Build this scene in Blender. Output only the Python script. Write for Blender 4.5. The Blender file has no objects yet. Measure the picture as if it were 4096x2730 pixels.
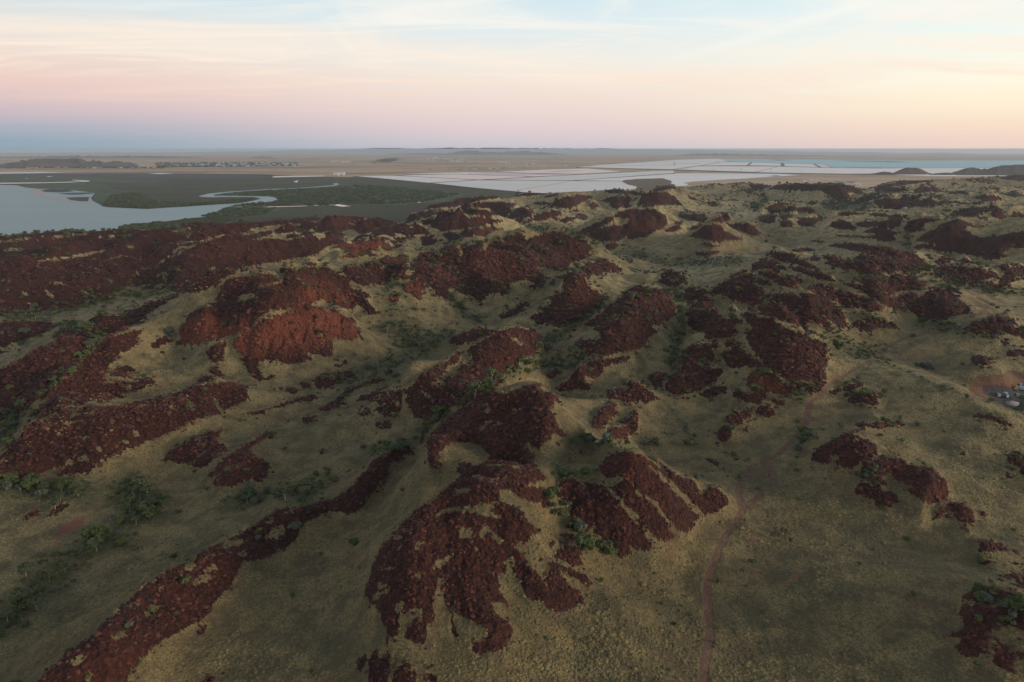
import bpy, math, random
import numpy as np
from mathutils import Vector, Matrix, Euler
R = math.radians
scene = bpy.context.scene
COL = scene.collection
rng = np.random.default_rng(7)
random.seed(7)

# ------------------------------------------------------------------ camera
CAM_H = 160.0
FPX = 2731.0                      # focal length in photo pixels (photo 4096 x 2730)
PITCH = math.atan((1365 - 596) / FPX)
cam_d = bpy.data.cameras.new('camera')
cam_d.sensor_width = 36.0
cam_d.lens = 36.0 * FPX / 4096.0
cam_d.clip_start = 1.0
cam_d.clip_end = 200000.0
cam = bpy.data.objects.new('camera', cam_d)
cam.location = (0, 0, CAM_H)
cam.rotation_euler = (math.pi / 2 - PITCH, 0, 0)
COL.objects.link(cam)
scene.camera = cam

# ------------------------------------------------------------------ world
def lin(c):
    return tuple(((v / 255.0) / 12.92 if v / 255.0 <= 0.04045 else ((v / 255.0 + 0.055) / 1.055) ** 2.4) for v in c) + (1.0,)

class NT:
    """small helper round a node tree"""
    def __init__(s, tree):
        s.t = tree
    def n(s, kind, **kw):
        nd = s.t.nodes.new(kind)
        for k, v in kw.items():
            if k.startswith('i_'):
                nd.inputs[k[2:].replace('_', ' ')].default_value = v
            else:
                setattr(nd, k, v)
        return nd
    def l(s, a, b):
        s.t.links.new(a, b)
    def math(s, op, a, b=None, c=None, clamp=False):
        nd = s.t.nodes.new('ShaderNodeMath'); nd.operation = op; nd.use_clamp = clamp
        for i, v in enumerate((a, b, c)):
            if v is None: continue
            if isinstance(v, (int, float)): nd.inputs[i].default_value = v
            else: s.l(v, nd.inputs[i])
        return nd.outputs[0]
    def mix(s, f, a, b, blend='MIX'):
        nd = s.t.nodes.new('ShaderNodeMix'); nd.data_type = 'RGBA'; nd.blend_type = blend
        for sock, v in ((nd.inputs[0], f), (nd.inputs[6], a), (nd.inputs[7], b)):
            if isinstance(v, (int, float)): sock.default_value = v
            elif isinstance(v, tuple): sock.default_value = v if len(v) == 4 else v + (1.0,)
            else: s.l(v, sock)
        return nd.outputs[2]
    def ramp(s, f, stops, interp='LINEAR'):
        nd = s.t.nodes.new('ShaderNodeValToRGB'); nd.color_ramp.interpolation = interp
        el = nd.color_ramp.elements
        while len(el) < len(stops): el.new(0.5)
        for e, (p, c) in zip(el, stops):
            e.position = p
            e.color = c if len(c) == 4 else tuple(c) + (1.0,)
        s.l(f, nd.inputs[0])
        return nd.outputs[0]
    def mapr(s, v, a, b, c=0.0, d=1.0, smooth=False):
        nd = s.t.nodes.new('ShaderNodeMapRange')
        if smooth: nd.interpolation_type = 'SMOOTHSTEP'
        s.l(v, nd.inputs[0])
        for i, q in zip((1, 2, 3, 4), (a, b, c, d)): nd.inputs[i].default_value = q
        return nd.outputs[0]
    def noise(s, vec, scale, detail=3.0, rough=0.55, dist=0.0, out=0):
        nd = s.t.nodes.new('ShaderNodeTexNoise')
        nd.inputs['Scale'].default_value = scale; nd.inputs['Detail'].default_value = detail
        nd.inputs['Roughness'].default_value = rough; nd.inputs['Distortion'].default_value = dist
        if vec is not None: s.l(vec, nd.inputs['Vector'])
        return nd.outputs[out]
    def scalev(s, vec, v3, rot=(0, 0, 0)):
        nd = s.t.nodes.new('ShaderNodeMapping'); nd.vector_type = 'POINT'
        nd.inputs['Scale'].default_value = v3; nd.inputs['Rotation'].default_value = rot
        s.l(vec, nd.inputs['Vector'])
        return nd.outputs[0]

SUN_AZ = R(112)     # clockwise from the view direction: behind the right shoulder
SUN_EL = R(12)
world = bpy.data.worlds.new('World')
scene.world = world
world.use_nodes = True
wt = NT(world.node_tree)
world.node_tree.nodes.clear()
tc = wt.n('ShaderNodeTexCoord')
sep = wt.n('ShaderNodeSeparateXYZ'); wt.l(tc.outputs['Generated'], sep.inputs[0])
wx, wy, wz = sep.outputs
az = wt.math('ARCTAN2', wx, wy)                    # 0 ahead, + to the right
zc = wt.math('MAXIMUM', wz, 0.0)
zf = wt.math('POWER', zc, 0.5)                     # ramps run over sqrt(sin(elevation))
def S(z): return math.sqrt(z)
left = wt.ramp(zf, [(0, lin((134, 157, 172))), (S(.010), lin((140, 161, 177))), (S(.026), lin((166, 170, 184))), (S(.048), lin((203, 183, 189))),
                    (S(.075), lin((228, 198, 190))), (S(.10), lin((230, 209, 199))), (S(.13), lin((224, 217, 210))),
                    (S(.17), lin((208, 221, 225))), (S(.23), lin((190, 214, 224))), (S(.45), lin((118, 140, 160))), (1, lin((66, 84, 108)))])
mid = wt.ramp(zf, [(0, lin((184, 188, 198))), (S(.01), lin((203, 194, 201))), (S(.03), lin((220, 201, 203))), (S(.055), lin((229, 211, 205))),
                   (S(.085), lin((236, 222, 211))), (S(.12), lin((233, 230, 223))), (S(.16), lin((216, 229, 233))),
                   (S(.23), lin((198, 222, 232))), (S(.45), lin((122, 144, 164))), (1, lin((68, 86, 110)))])
right = wt.ramp(zf, [(0, lin((228, 204, 194))), (S(.012), lin((236, 208, 194))), (S(.03), lin((243, 220, 196))), (S(.05), lin((250, 234, 206))),
                     (S(.08), lin((250, 243, 222))), (S(.115), lin((240, 244, 233))), (S(.16), lin((226, 240, 240))),
                     (S(.23), lin((208, 232, 240))), (S(.45), lin((132, 154, 170))), (1, lin((70, 88, 112)))])
fl = wt.mapr(az, R(-40), R(3), 0, 1, True)
fr = wt.mapr(az, R(0), R(40), 0, 1, True)
base = wt.mix(fr, wt.mix(fl, left, mid), right)
# high cirrus on a plane far above
inv = wt.math('DIVIDE', 1.0, wt.math('ADD', zc, 0.045))
cmb = wt.n('ShaderNodeCombineXYZ'); wt.l(wt.math('MULTIPLY', wx, inv), cmb.inputs[0]); wt.l(wt.math('MULTIPLY', wy, inv), cmb.inputs[1])
c1 = wt.noise(wt.scalev(cmb.outputs[0], (0.34, 0.95, 1), (0, 0, R(24))), 1.0, 7, 0.6, 1.3)
c2 = wt.noise(wt.scalev(cmb.outputs[0], (0.9, 0.22, 1), (0, 0, R(-28))), 1.3, 6, 0.62, 0.8)
cl = wt.math('MULTIPLY', wt.mapr(c1, .42, .68, 0, 1, True), wt.mapr(zc, 0.035, 0.10, 0.04, 1, True))
cl2 = wt.math('MULTIPLY', wt.mapr(c2, .48, .72, 0, 1, True), wt.mapr(zc, 0.07, 0.14, 0, 1, True))
clc = wt.ramp(zf, [(0, lin((240, 205, 190))), (S(.07), lin((244, 212, 194))), (S(.11), lin((249, 234, 216))), (S(.16), lin((247, 241, 231))), (1, lin((228, 228, 230)))])
sky = wt.mix(wt.math('MULTIPLY', cl, 0.75), base, clc)
sky = wt.mix(wt.math('MULTIPLY', cl2, 0.6), sky, clc)
azd = wt.math('DIVIDE', az, R(1))
u1 = wt.math('DIVIDE', wt.math('ADD', azd, 19.0), 16.0)
z1_ = wt.math('SUBTRACT', 0.136, wt.math('MULTIPLY', wt.math('MULTIPLY', u1, u1), 0.017))
g1 = wt.mapr(wt.math('ABSOLUTE', wt.math('SUBTRACT', wz, z1_)), 0.0, 0.026, 1, 0, True)
g1 = wt.math('MULTIPLY', g1, wt.mapr(azd, -1, 12, 1, 0, True))
g1 = wt.math('MULTIPLY', g1, wt.mapr(c1, .30, .62, .25, 1, True))
sky = wt.mix(wt.math('MULTIPLY', g1, 0.75), sky, lin((250, 233, 216)))
z2_ = wt.math('ADD', 0.140, wt.math('MULTIPLY', wt.math('SUBTRACT', azd, 18.6), 0.0043))
g2 = wt.mapr(wt.math('ABSOLUTE', wt.math('SUBTRACT', wz, z2_)), 0.0, 0.010, 1, 0, True)
g2 = wt.math('MULTIPLY', g2, wt.mapr(azd, 8, 20, 0, 1, True))
g2 = wt.math('MULTIPLY', g2, wt.mapr(azd, 27, 36, 1, 0, True))
sky = wt.mix(wt.math('MULTIPLY', g2, 0.45), sky, lin((246, 243, 234)))
# a physical twilight sky underneath adds the glow around the horizon where the sun went down
nish = wt.n('ShaderNodeTexSky'); nish.sky_type = 'NISHITA'; nish.sun_disc = False
nish.sun_elevation = SUN_EL; nish.sun_rotation = SUN_AZ
bg1 = wt.n('ShaderNodeBackground'); wt.l(sky, bg1.inputs[0]); bg1.inputs[1].default_value = 1.06
bg2 = wt.n('ShaderNodeBackground'); wt.l(nish.outputs[0], bg2.inputs[0]); bg2.inputs[1].default_value = 0.003
add = wt.n('ShaderNodeAddShader'); wt.l(bg1.outputs[0], add.inputs[0]); wt.l(bg2.outputs[0], add.inputs[1])
wo = wt.n('ShaderNodeOutputWorld'); wt.l(add.outputs[0], wo.inputs[0])

# ------------------------------------------------------------------ sun
sd = bpy.data.lights.new('sun', 'SUN')
sd.energy = 2.7
sd.angle = R(18)
sd.color = (1.0, 0.80, 0.62)
so = bpy.data.objects.new('sun', sd)
dirv = Vector((math.sin(SUN_AZ) * math.cos(SUN_EL), math.cos(SUN_AZ) * math.cos(SUN_EL), math.sin(SUN_EL)))
so.rotation_euler = dirv.to_track_quat('Z', 'Y').to_euler()
COL.objects.link(so)
vs = scene.view_settings
scene.display_settings.display_device = 'sRGB'
vs.view_transform = 'Standard'; vs.look = 'None'; vs.exposure = 0.0; vs.gamma = 1.0
vs.use_curve_mapping = False
scene.cycles.max_bounces = 5
scene.cycles.diffuse_bounces = 2
scene.cycles.glossy_bounces = 2
scene.cycles.volume_bounces = 0
scene.cycles.use_denoising = True
HAZE_DENSITY = 3.8e-5

# ------------------------------------------------------------------ geometry of the view
SP, CP = math.sin(PITCH), math.cos(PITCH)
CURV = 14.65e6                     # earth's curvature (with refraction): drop = d^2 / CURV
def project(x, y, z):
    dz = z - CAM_H
    dep = y * CP - dz * SP
    up = y * SP + dz * CP
    dep = np.where(dep < 1, 1, dep)
    return 2048 + FPX * x / dep, 1365 - FPX * up / dep, dep
def raydir(px, py):
    a = (px - 2048) / FPX; b = -(py - 1365) / FPX
    return a, CP + b * SP, -SP + b * CP
def unproj(px, py, z=0.0):
    """point where the photo's pixel meets the (curved) level z"""
    a, b, c = raydir(px, py)
    h = math.hypot(a, b)
    m = -c / h                                     # tangent of the angle below the horizon
    H = CAM_H - z                                  # d^2/CURV - m d + H = 0
    disc = m * m - 4 * H / CURV
    d = (m - math.sqrt(disc)) * CURV / 2 if disc > 0 and m > 0 else 46000.0
    d = min(d, 46000.0)
    return (a / h * d, b / h * d, z - d * d / CURV)

ZOOM = {'F': (0, 0, 1.0), 'Z1': (0, 500, .595), 'Z2': (1300, 500, .595), 'Z3': (2696, 500, .595),
        'Z4': (0, 850, .4783), 'Z5': (1000, 850, .4783), 'Z6': (2000, 850, .4783), 'Z7': (3000, 850, .4784),
        'Y1': (0, 1400, .425), 'Y2': (900, 1400, .425), 'Y3': (1800, 1400, .425), 'Y4': (2700, 1300, .4885),
        'Y5': (3300, 1400, .4248), 'X1': (0, 2000, .4675), 'X2': (1000, 2000, .4675), 'X3': (2000, 2000, .4675),
        'X4': (3000, 2000, .4658), 'SS': (3000, 650, .4658), 'Q': (3696, 1400, .1913), 'T': (1500, 580, .34)}
def trace(txt):
    """'Z4 10,20 30,40 X1 5,6' -> points of the photo"""
    out = []; z = ZOOM['F']
    for w in txt.split():
        if w in ZOOM: z = ZOOM[w]
        else:
            a, b = w.split(',')
            out.append((z[0] + float(a) * z[2], z[1] + float(b) * z[2]))
    return np.array(out)
# ------------------------------------------------------------------ outlines read off the photograph
# big rock masses: (name, label, outline)
MASS = [
('rocky_ridge', 'long narrow dark red boulder ridge running diagonally out of the bottom left corner',
 'X1 285,1562 400,1470 500,1390 570,1330 690,1220 830,1150 820,1110 920,1010 1050,905 1120,840 1220,730 1290,680 1400,610 1480,570 1560,540 1620,520 1690,470 1850,375 2000,290 2160,200 2290,120 2353,85 Y2 450,1510 560,1480 680,1470 760,1455 880,1440 890,1415 990,1410 1060,1370 1130,1310 1200,1240 1270,1160 1330,1100 1400,1040 1480,985 1570,940 1650,905 1720,910 1760,930 1720,990 1660,1010 1620,1050 1560,1060 1520,1130 1530,1180 1440,1240 1400,1300 1330,1380 X2 980,0 960,40 920,90 870,112 800,110 740,85 700,80 620,110 520,160 440,210 400,290 340,370 270,430 130,480 0,520 X1 2080,510 2030,620 1990,690 1960,740 1890,830 1770,940 1745,1000 1690,1030 1560,1100 1430,1150 1380,1200 1310,1260 1260,1320 1160,1420 1110,1480 1080,1562 1000,1700 200,1700'),
('rocky_ridge', 'long smooth red rock ridge at the left edge dotted with small green shrubs',
 'Y1 -200,1250 -200,1150 0,980 30,930 110,860 220,750 260,710 380,650 520,610 640,580 800,550 1000,530 1200,495 1400,465 1530,430 1640,410 1780,350 1900,325 2060,315 2160,305 2260,330 2320,370 2330,450 2230,520 2100,560 2050,610 1900,640 1820,660 1700,720 1610,770 1500,800 1400,840 1290,895 1180,920 1100,960 1010,1030 920,1060 870,1110 830,1140 720,1160 580,1195 510,1190 560,1140 650,1090 560,1110 490,1110 380,1150 200,1190 60,1215'),
('rocky_ridge', 'red rock slope between the green creek line and the long shrub-dotted ridge',
 'Y1 240,630 290,590 400,520 500,420 560,340 620,290 700,230 760,200 800,170 840,160 1000,120 1060,95 1090,100 1000,150 1010,180 990,215 930,270 960,300 940,345 1030,320 1170,290 1200,290 1280,320 1300,280 1360,265 1420,275 1440,300 1400,345 1290,360 1180,410 1110,430 1050,460 960,480 900,480 760,490 740,510 640,570 540,600 400,620 280,640'),
('rocky_ridge', 'narrow red rock bank along the right side of the green creek line',
 'Z4 440,1540 500,1470 590,1370 640,1290 720,1180 800,1110 900,1050 1000,1020 1120,985 1190,975 1180,1005 1100,1060 1140,1080 1130,1110 1010,1170 960,1210 890,1250 800,1285 740,1300 690,1320 640,1345 560,1440 520,1500'),
('rocky_hill', 'broad smooth brick red rock slope left of the green creek line',
 'Z4 -200,1400 -200,1350 0,1310 150,1230 230,1180 330,1120 440,1110 480,1070 430,1040 480,1000 600,980 700,1000 810,1050 800,1090 740,1160 670,1240 590,1320 560,1400 480,1480 400,1540 Y1 330,480 240,560 160,600 60,640 0,665 -200,700'),
('rocky_hill', 'low flat topped red rock mound at the left edge beside the grassy hollow',
 'Z4 -100,925 100,905 250,905 400,915 490,940 420,980 300,1030 200,1070 100,1090 30,1120 -100,1130'),
('rocky_ridge', 'tapering dark red rock spur pointing up right beside the bare grassy slope',
 'Z4 690,960 740,900 790,870 860,860 970,865 1000,860 1090,830 1200,780 1300,740 1400,715 1510,690 1480,705 1380,740 1410,755 1320,790 1260,830 1180,870 1200,880 1150,900 1180,905 1130,930 1040,970 940,1010 860,1020 760,1000'),
('rocky_hill', 'huge dark red rock slopes at the upper left below the bay, streaked with grass strips',
 'Z4 -300,210 0,198 80,193 200,183 340,173 480,153 600,150 730,157 850,147 920,138 1010,132 1090,142 1200,145 1300,137 1420,117 1500,97 1560,80 1640,74 1750,80 1860,90 2000,80 2091,90 2091,225 2200,225 Z5 200,220 300,235 400,215 480,200 540,190 560,215 640,210 670,190 690,155 735,155 735,245 700,265 640,300 560,350 480,370 370,385 240,410 120,430 0,450 Z4 1990,480 1960,510 1860,550 1800,600 1720,640 1600,665 1480,670 1420,650 1480,620 1560,600 1620,555 1560,570 1440,590 1350,600 1290,600 1200,600 1100,600 1010,630 950,660 860,690 790,700 700,745 620,775 560,790 450,800 300,835 150,855 0,860 -300,870'),
('rocky_hill', 'big central brick red cliffed hill with crags facing the grassy amphitheatre',
 'Z5 -620,990 -610,950 -560,900 -530,850 -470,810 -390,795 -310,775 -370,745 -280,750 -290,700 -260,640 -240,600 -190,560 -100,535 20,520 120,512 210,520 225,560 180,585 100,600 150,610 240,580 290,520 240,500 230,475 320,462 400,470 440,455 520,470 540,500 560,470 610,455 670,465 740,510 800,540 760,490 790,455 830,455 860,470 890,455 940,470 980,500 1000,520 940,440 1000,412 1050,430 1110,480 1120,440 1060,420 1110,390 1150,380 1220,400 1220,375 1270,368 1300,400 1330,410 1300,425 1310,490 1290,500 1230,500 1190,520 1170,560 1170,590 1110,610 1060,600 990,600 960,620 900,610 850,570 830,590 850,640 950,670 1010,700 1040,720 980,710 940,710 1000,770 1040,800 1060,860 990,850 940,790 880,760 850,810 790,800 740,770 700,740 640,740 600,720 540,740 500,750 520,790 600,800 640,820 700,790 760,840 820,870 880,900 890,930 850,930 900,970 915,1000 880,1050 830,1070 760,1060 700,1050 680,1100 690,1170 700,1200 650,1215 560,1190 480,1170 500,1230 450,1245 400,1265 350,1280 270,1270 230,1240 130,1230 60,1240 70,1300 90,1350 120,1385 180,1360 185,1385 140,1405 60,1400 20,1380 -30,1330 -60,1270 -90,1230 -50,1200 -150,1130 -150,1060 -80,1010 0,960 60,920 160,890 220,870 360,830 340,810 270,820 200,820 100,850 20,920 -10,960 -60,985 -100,1000 -180,1020 -330,1070 -410,1100 -500,1110 -560,1105 -570,1160 -560,1230 -570,1250 -570,1130 -580,1100 -660,1110 -590,1040'),
('rocky_hill', 'large domed red rock hill right of the amphitheatre, cut by a bushy gully',
 'Z5 1335,440 1360,400 1410,375 1400,360 1440,345 1530,350 1590,390 1600,350 1570,330 1620,300 1670,285 1720,300 1745,340 1740,390 1780,340 1745,300 1750,270 1800,270 1810,300 1830,280 1900,270 1930,300 1890,340 1960,310 1980,270 2040,250 2120,240 2060,225 2130,200 Z6 100,190 180,180 205,210 210,250 270,200 350,180 440,165 510,170 560,195 620,210 700,240 760,290 780,310 740,330 760,370 700,400 640,420 590,415 570,440 560,480 490,485 440,480 390,450 330,460 300,480 350,540 340,600 300,620 260,580 180,560 120,590 80,600 70,650 60,680 10,690 Z5 2000,680 1960,700 1970,740 1900,745 1860,700 1790,690 1740,670 1700,640 1660,620 1650,700 1690,750 1660,740 1600,710 1530,700 1550,650 1500,620 1430,650 1430,700 1420,740 1390,720 1340,680 1290,670 1280,640 1310,610 1350,590 1390,570 1260,570 1280,540 1340,530 1380,520 1370,490 1340,460'),
('rocky_hill', 'distant twin peaked red rock hill above the pale grass flat near picture centre',
 'Z6 610,180 680,140 760,110 850,70 900,40 960,30 980,0 1100,-30 1300,-20 1390,30 1400,90 1370,130 1290,160 1250,190 1210,210 1150,220 1070,230 1070,200 1030,220 1000,250 940,245 860,240 760,225 700,205'),
('rocky_hill', 'distant pointed dark red rock cone right of the twin peaked hill',
 'Z6 1570,205 1640,160 1700,120 1790,100 1850,110 1870,150 1950,190 2040,220 2000,235 1900,235 1850,255 1780,250 1700,225'),
('rocky_ridge', 'dark red rock spur with a small peak at its top, left of two parallel spurs',
 'Z6 530,550 620,490 700,460 750,430 820,395 880,400 920,420 980,460 1010,485 960,500 920,490 860,500 830,530 760,520 700,510 720,560 740,620 800,650 850,690 890,705 850,760 820,810 760,850 700,890 640,930 560,950 480,945 400,930 300,940 280,910 230,880 300,850 360,830 300,800 380,790 440,750 400,710 470,680 540,650 520,600'),
('rocky_ridge', 'shrub covered dark red rock spur, right one of two parallel spurs',
 'Z6 1000,720 1040,670 1100,630 1180,610 1240,625 1180,640 1290,640 1380,650 1430,680 1420,740 1450,760 1460,800 1460,860 1400,900 1320,930 1250,950 1260,980 1290,1000 1240,1040 1210,1080 1200,1110 1120,1150 1020,1160 940,1180 860,1190 770,1170 740,1200 700,1190 690,1130 640,1130 590,1120 620,1080 700,1070 780,1070 830,1050 810,1000 760,970 800,950 700,950 740,910 830,870 880,810 950,760'),
('rock_patch', 'rounded dark red rock knoll above the parallel spurs',
 'Z6 1300,590 1360,550 1340,520 1400,500 1460,500 1520,530 1560,550 1510,590 1460,630 1400,620 1350,600'),
('rocky_ridge', 'red rock ridge with a straw coloured grass crest and fluted end above the central ridge',
 'Z5 1650,1230 1700,1190 1790,1150 1900,1090 1960,1040 2060,995 2160,970 2230,962 2300,975 2380,990 2420,1020 2445,1060 2440,1110 2400,1150 2350,1190 2260,1215 2200,1260 2130,1300 2100,1350 2080,1400 2040,1450 2040,1490 1980,1530 1940,1568 Y2 2150,540 2080,570 2000,600 1960,630 1860,655 1790,640 1760,600 1740,540 1700,480 1730,430 1640,395 1530,395 1690,395 Z5 1380,1420 1390,1390 1470,1330 1560,1280 1640,1250'),
('rock_patch', 'flat oval red rock patch beside the upper end of the grass crested ridge',
 'Z5 1655,1085 1690,1045 1760,1010 1840,985 1900,970 1980,975 2010,985 1990,1020 1920,1050 1860,1080 1800,1090 1740,1100 1680,1098'),
('rock_patch', 'thin red rock strip curving down left from the amphitheatre floor',
 'Y2 855,565 930,530 1010,500 1060,450 1120,400 1210,360 1290,320 1370,270 1440,262 1510,280 1440,310 1330,325 1250,360 1190,400 1130,440 1110,470 1130,510 1060,530 980,545 900,568'),
('rock_patch', 'forked red rock patch with a long tail on the grassy flat left of the boulder ridge tip',
 'Y2 -170,1205 -100,1140 -40,1080 20,1010 90,960 140,920 220,870 320,810 400,770 490,760 420,800 320,850 250,900 210,930 260,940 190,990 300,1020 370,1030 410,1080 400,1140 400,1190 340,1225 270,1220 220,1190 210,1230 130,1250 60,1285 -20,1292 -90,1280 -110,1250 -60,1200 -20,1160 -120,1200'),
('rock_patch', 'wing shaped red rock patch split by a grass streak, below the long shrub-dotted ridge',
 'Y1 1500,1030 1560,990 1640,930 1700,890 1790,830 1870,795 1950,775 2050,755 2140,740 2070,770 2040,790 2040,870 2110,900 2120,930 2070,980 2060,1010 1990,1060 1950,1100 1880,1115 1830,1100 1820,1060 1780,1060 1700,1060 1600,1045 1540,1050'),
('rocky_ridge', 'large central boulder covered ridge running down to the bottom with fingers of red scree',
 'Y3 0,590 60,560 160,520 240,480 260,460 330,420 480,400 640,380 720,345 800,320 860,340 800,365 830,395 900,410 980,440 990,480 950,530 900,540 960,590 990,640 1000,680 1050,740 1090,800 1040,815 970,780 930,790 940,830 880,870 850,940 790,930 700,870 680,900 700,950 780,970 810,1000 780,1060 830,1120 870,1160 900,1210 880,1235 800,1220 800,1250 700,1280 790,1290 860,1330 930,1370 940,1430 910,1490 860,1490 X3 300,70 180,110 230,190 310,260 310,280 240,300 235,350 200,370 120,360 80,400 130,450 200,520 240,545 120,540 50,515 0,530 30,590 10,640 X2 2090,640 2100,720 2120,810 2180,920 2180,950 2120,880 2040,880 2050,940 2100,1000 2190,1060 2230,1110 2200,1180 2180,1230 2120,1280 2060,1320 2000,1300 1930,1345 1880,1280 1870,1215 1930,1220 1970,1210 2000,1170 1980,1120 1930,1070 1880,1040 1800,1010 1740,980 1720,1040 1750,1120 1765,1190 1740,1200 1710,1130 1690,1040 1690,950 1650,820 1620,760 1640,690 1600,690 1580,720 1580,800 1560,900 1580,1000 1560,1050 1510,1080 1500,1170 1480,1230 1440,1250 1380,1220 1335,1190 1340,1090 1400,1020 1460,1060 1480,1000 1470,940 1400,930 1360,950 1300,980 1270,1040 1290,1100 1270,1170 1210,1180 1160,1150 1150,1100 1110,1040 1080,940 1040,890 990,840 975,770 1020,690 1030,620 1050,540 1100,450 1140,360 1240,260 1300,190 1380,110 1470,50 1530,0 Y3 -280,1490 -200,1440 -120,1370 -30,1290 40,1230 100,1180 50,1150 50,1110 100,1045 150,1060 190,1080 230,1080 330,1040 350,980 320,940 270,900 210,870 110,868 0,868 Y2 2230,865 2140,870 2080,890 2060,930 1990,990 2020,1010 1990,1000 1970,1040 2010,1060 2000,1100 1950,1125 1910,1100 1890,1040 1900,980 1890,900 1900,840 1960,780 2020,700 2100,620 2200,560'),
('rocky_hill', 'pyramid shaped brown red boulder hill with straight spurs, left of the track junction',
 'Y3 1400,1130 1430,1070 1460,1010 1550,975 1640,960 1740,965 1800,1000 1870,1035 1970,1100 2080,1125 2180,1190 2250,1215 2310,1230 Y4 190,1330 200,1385 250,1370 260,1325 310,1318 350,1350 400,1380 430,1420 410,1470 370,1500 310,1530 240,1560 X3 1880,90 1800,120 1740,130 1650,180 1640,210 1600,265 1550,265 1480,210 1440,230 1510,290 1460,345 1410,350 1360,330 1300,300 1230,250 1250,330 1300,380 1300,420 1230,440 1170,420 1100,370 1140,465 1080,470 1010,485 940,430 920,380 850,300 800,210 760,290 700,290 640,270 560,230 600,190 590,110 640,0 Y3 1130,1450 1060,1420 1010,1370 1020,1300 1040,1240 1090,1205 1150,1205 1190,1230 1240,1270 1300,1255 1400,1265 1500,1280 1540,1260 1600,1220 1500,1205 1450,1190 1420,1160'),
('rock_patch', 'tongue of dark red scree with two bare gullies right of the central ridge foot',
 'X3 75,600 90,560 150,548 230,560 290,600 330,660 360,740 380,730 370,640 400,600 380,540 420,490 450,530 520,580 600,600 680,640 740,680 770,720 740,765 700,740 620,690 560,650 500,610 480,640 540,700 600,760 660,790 695,850 660,890 620,910 580,950 520,960 440,955 400,940 360,880 340,860 270,860 230,850 200,790 150,700 110,650'),
('rock_patch', 'broken red boulder slab between the central ridge and the pyramid hill',
 'X3 430,470 460,430 530,420 520,370 470,370 470,345 500,340 560,370 640,420 680,460 640,480 690,530 690,550 640,570 600,560 560,540 500,520 480,500 440,500'),
('rock_patch', 'small crested red rock hump upper one of the trio in the middle grass flat',
 'Y3 1455,430 1480,385 1540,375 1600,390 1635,420 1630,390 1660,350 1600,325 1670,290 1720,300 1780,330 1850,380 1900,420 1940,460 1870,465 1830,500 1760,490 1700,490 1640,490 1600,465 1520,460 1470,465'),
('rock_patch', 'teardrop red rock patch lower left of the trio in the middle grass flat',
 'Y3 1325,720 1340,670 1400,590 1460,540 1510,505 1545,510 1540,560 1570,590 1530,640 1480,650 1480,690 1440,720 1380,745 1330,735'),
('rock_patch', 'hook shaped red rock patch lower right of the trio in the middle grass flat',
 'Y3 1460,820 1480,770 1540,730 1620,710 1680,720 1690,690 1600,690 1610,660 1700,655 1705,590 1735,585 1760,640 1770,740 1720,770 1650,800 1640,840 1560,845 1480,850'),
('rock_patch', 'ragged red rock spur below the parallel spurs beside the bushy creek',
 'Y3 950,340 1000,330 1050,305 1110,270 1130,230 1170,190 1150,165 1200,150 1280,110 1380,85 1480,70 1560,60 1670,60 1650,100 1560,110 1480,140 1430,160 1440,200 1390,250 1300,255 1260,250 1250,300 1310,340 1290,390 1250,400 1200,380 1100,400 1020,390 980,370'),
('rocky_hill', 'smooth dark red rock lobe at the lower left of the right hand hill group',
 'Z6 1365,1430 1400,1370 1500,1310 1510,1220 1520,1160 1570,1110 1680,1090 1800,1085 1810,1120 1750,1130 1790,1180 1780,1240 1730,1250 1700,1220 1640,1230 1660,1290 1720,1310 1820,1300 1860,1340 1800,1390 1740,1440 1690,1480 1640,1500 1560,1500 1500,1520 1440,1530 1380,1490'),
('rock_patch', 'bean shaped dark red rock dome ringed by grass in the right hand hill group',
 'Z6 1865,1240 1860,1190 1900,1140 1970,1115 2020,1150 2100,1210 2180,1260 2240,1290 2150,1300 2050,1290 1960,1310 1890,1295'),
('rocky_ridge', 'long steep dark red boulder spur descending to the dirt track at right',
 'Z7 -40,1010 30,970 -30,920 -40,880 -70,850 -10,830 60,870 140,880 200,910 280,960 360,1000 480,1040 600,1080 640,1110 620,1150 640,1200 650,1270 610,1290 620,1390 560,1400 630,1440 550,1500 480,1510 400,1470 340,1430 260,1380 190,1330 130,1300 60,1200 0,1130 -30,1080'),
('rocky_ridge', 'red rock strip with grass seams directly below the long steep boulder spur',
 'Y4 625,400 650,370 720,350 800,400 880,460 960,520 940,570 880,580 820,560 760,540 720,570 800,590 890,640 870,665 820,650 760,600 700,590 640,560 580,490 550,445 600,415 680,450 720,440 640,420'),
('rocky_hill', 'dark red rock dome with streaming spurs behind the long steep boulder spur',
 'Z7 60,800 90,760 150,720 200,690 290,670 380,690 440,740 520,790 600,850 660,920 700,960 690,990 650,1000 600,950 540,920 490,900 455,930 500,990 580,1035 480,1010 440,960 380,940 300,920 200,880 100,850'),
('rocky_ridge', 'narrow dark red rock tongue ending in the hollow above the track',
 'Z7 400,680 470,670 560,680 640,720 720,790 780,880 800,950 740,965 690,920 600,840 500,780 420,720'),
('rocky_ridge', 'striped dark red rock slope running right towards the round hill',
 'Z7 450,630 560,640 500,605 560,605 700,650 840,680 960,720 1060,760 1130,790 1060,830 980,820 900,800 800,800 720,750 660,730 600,720 580,680 520,660'),
('rocky_hill', 'broad dark maroon rock plateau at the upper right, cut by grass strips',
 'Z7 640,280 700,260 830,255 960,270 1100,290 1250,310 1350,350 1420,390 1460,440 1430,500 1380,510 1260,490 1140,500 1020,520 960,520 900,490 840,480 700,460 630,430 660,400 760,400 870,420 870,380 960,360 1100,390 1000,350 900,330 760,300'),
('rocky_hill', 'dark maroon rock slope just above the round hill',
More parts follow.
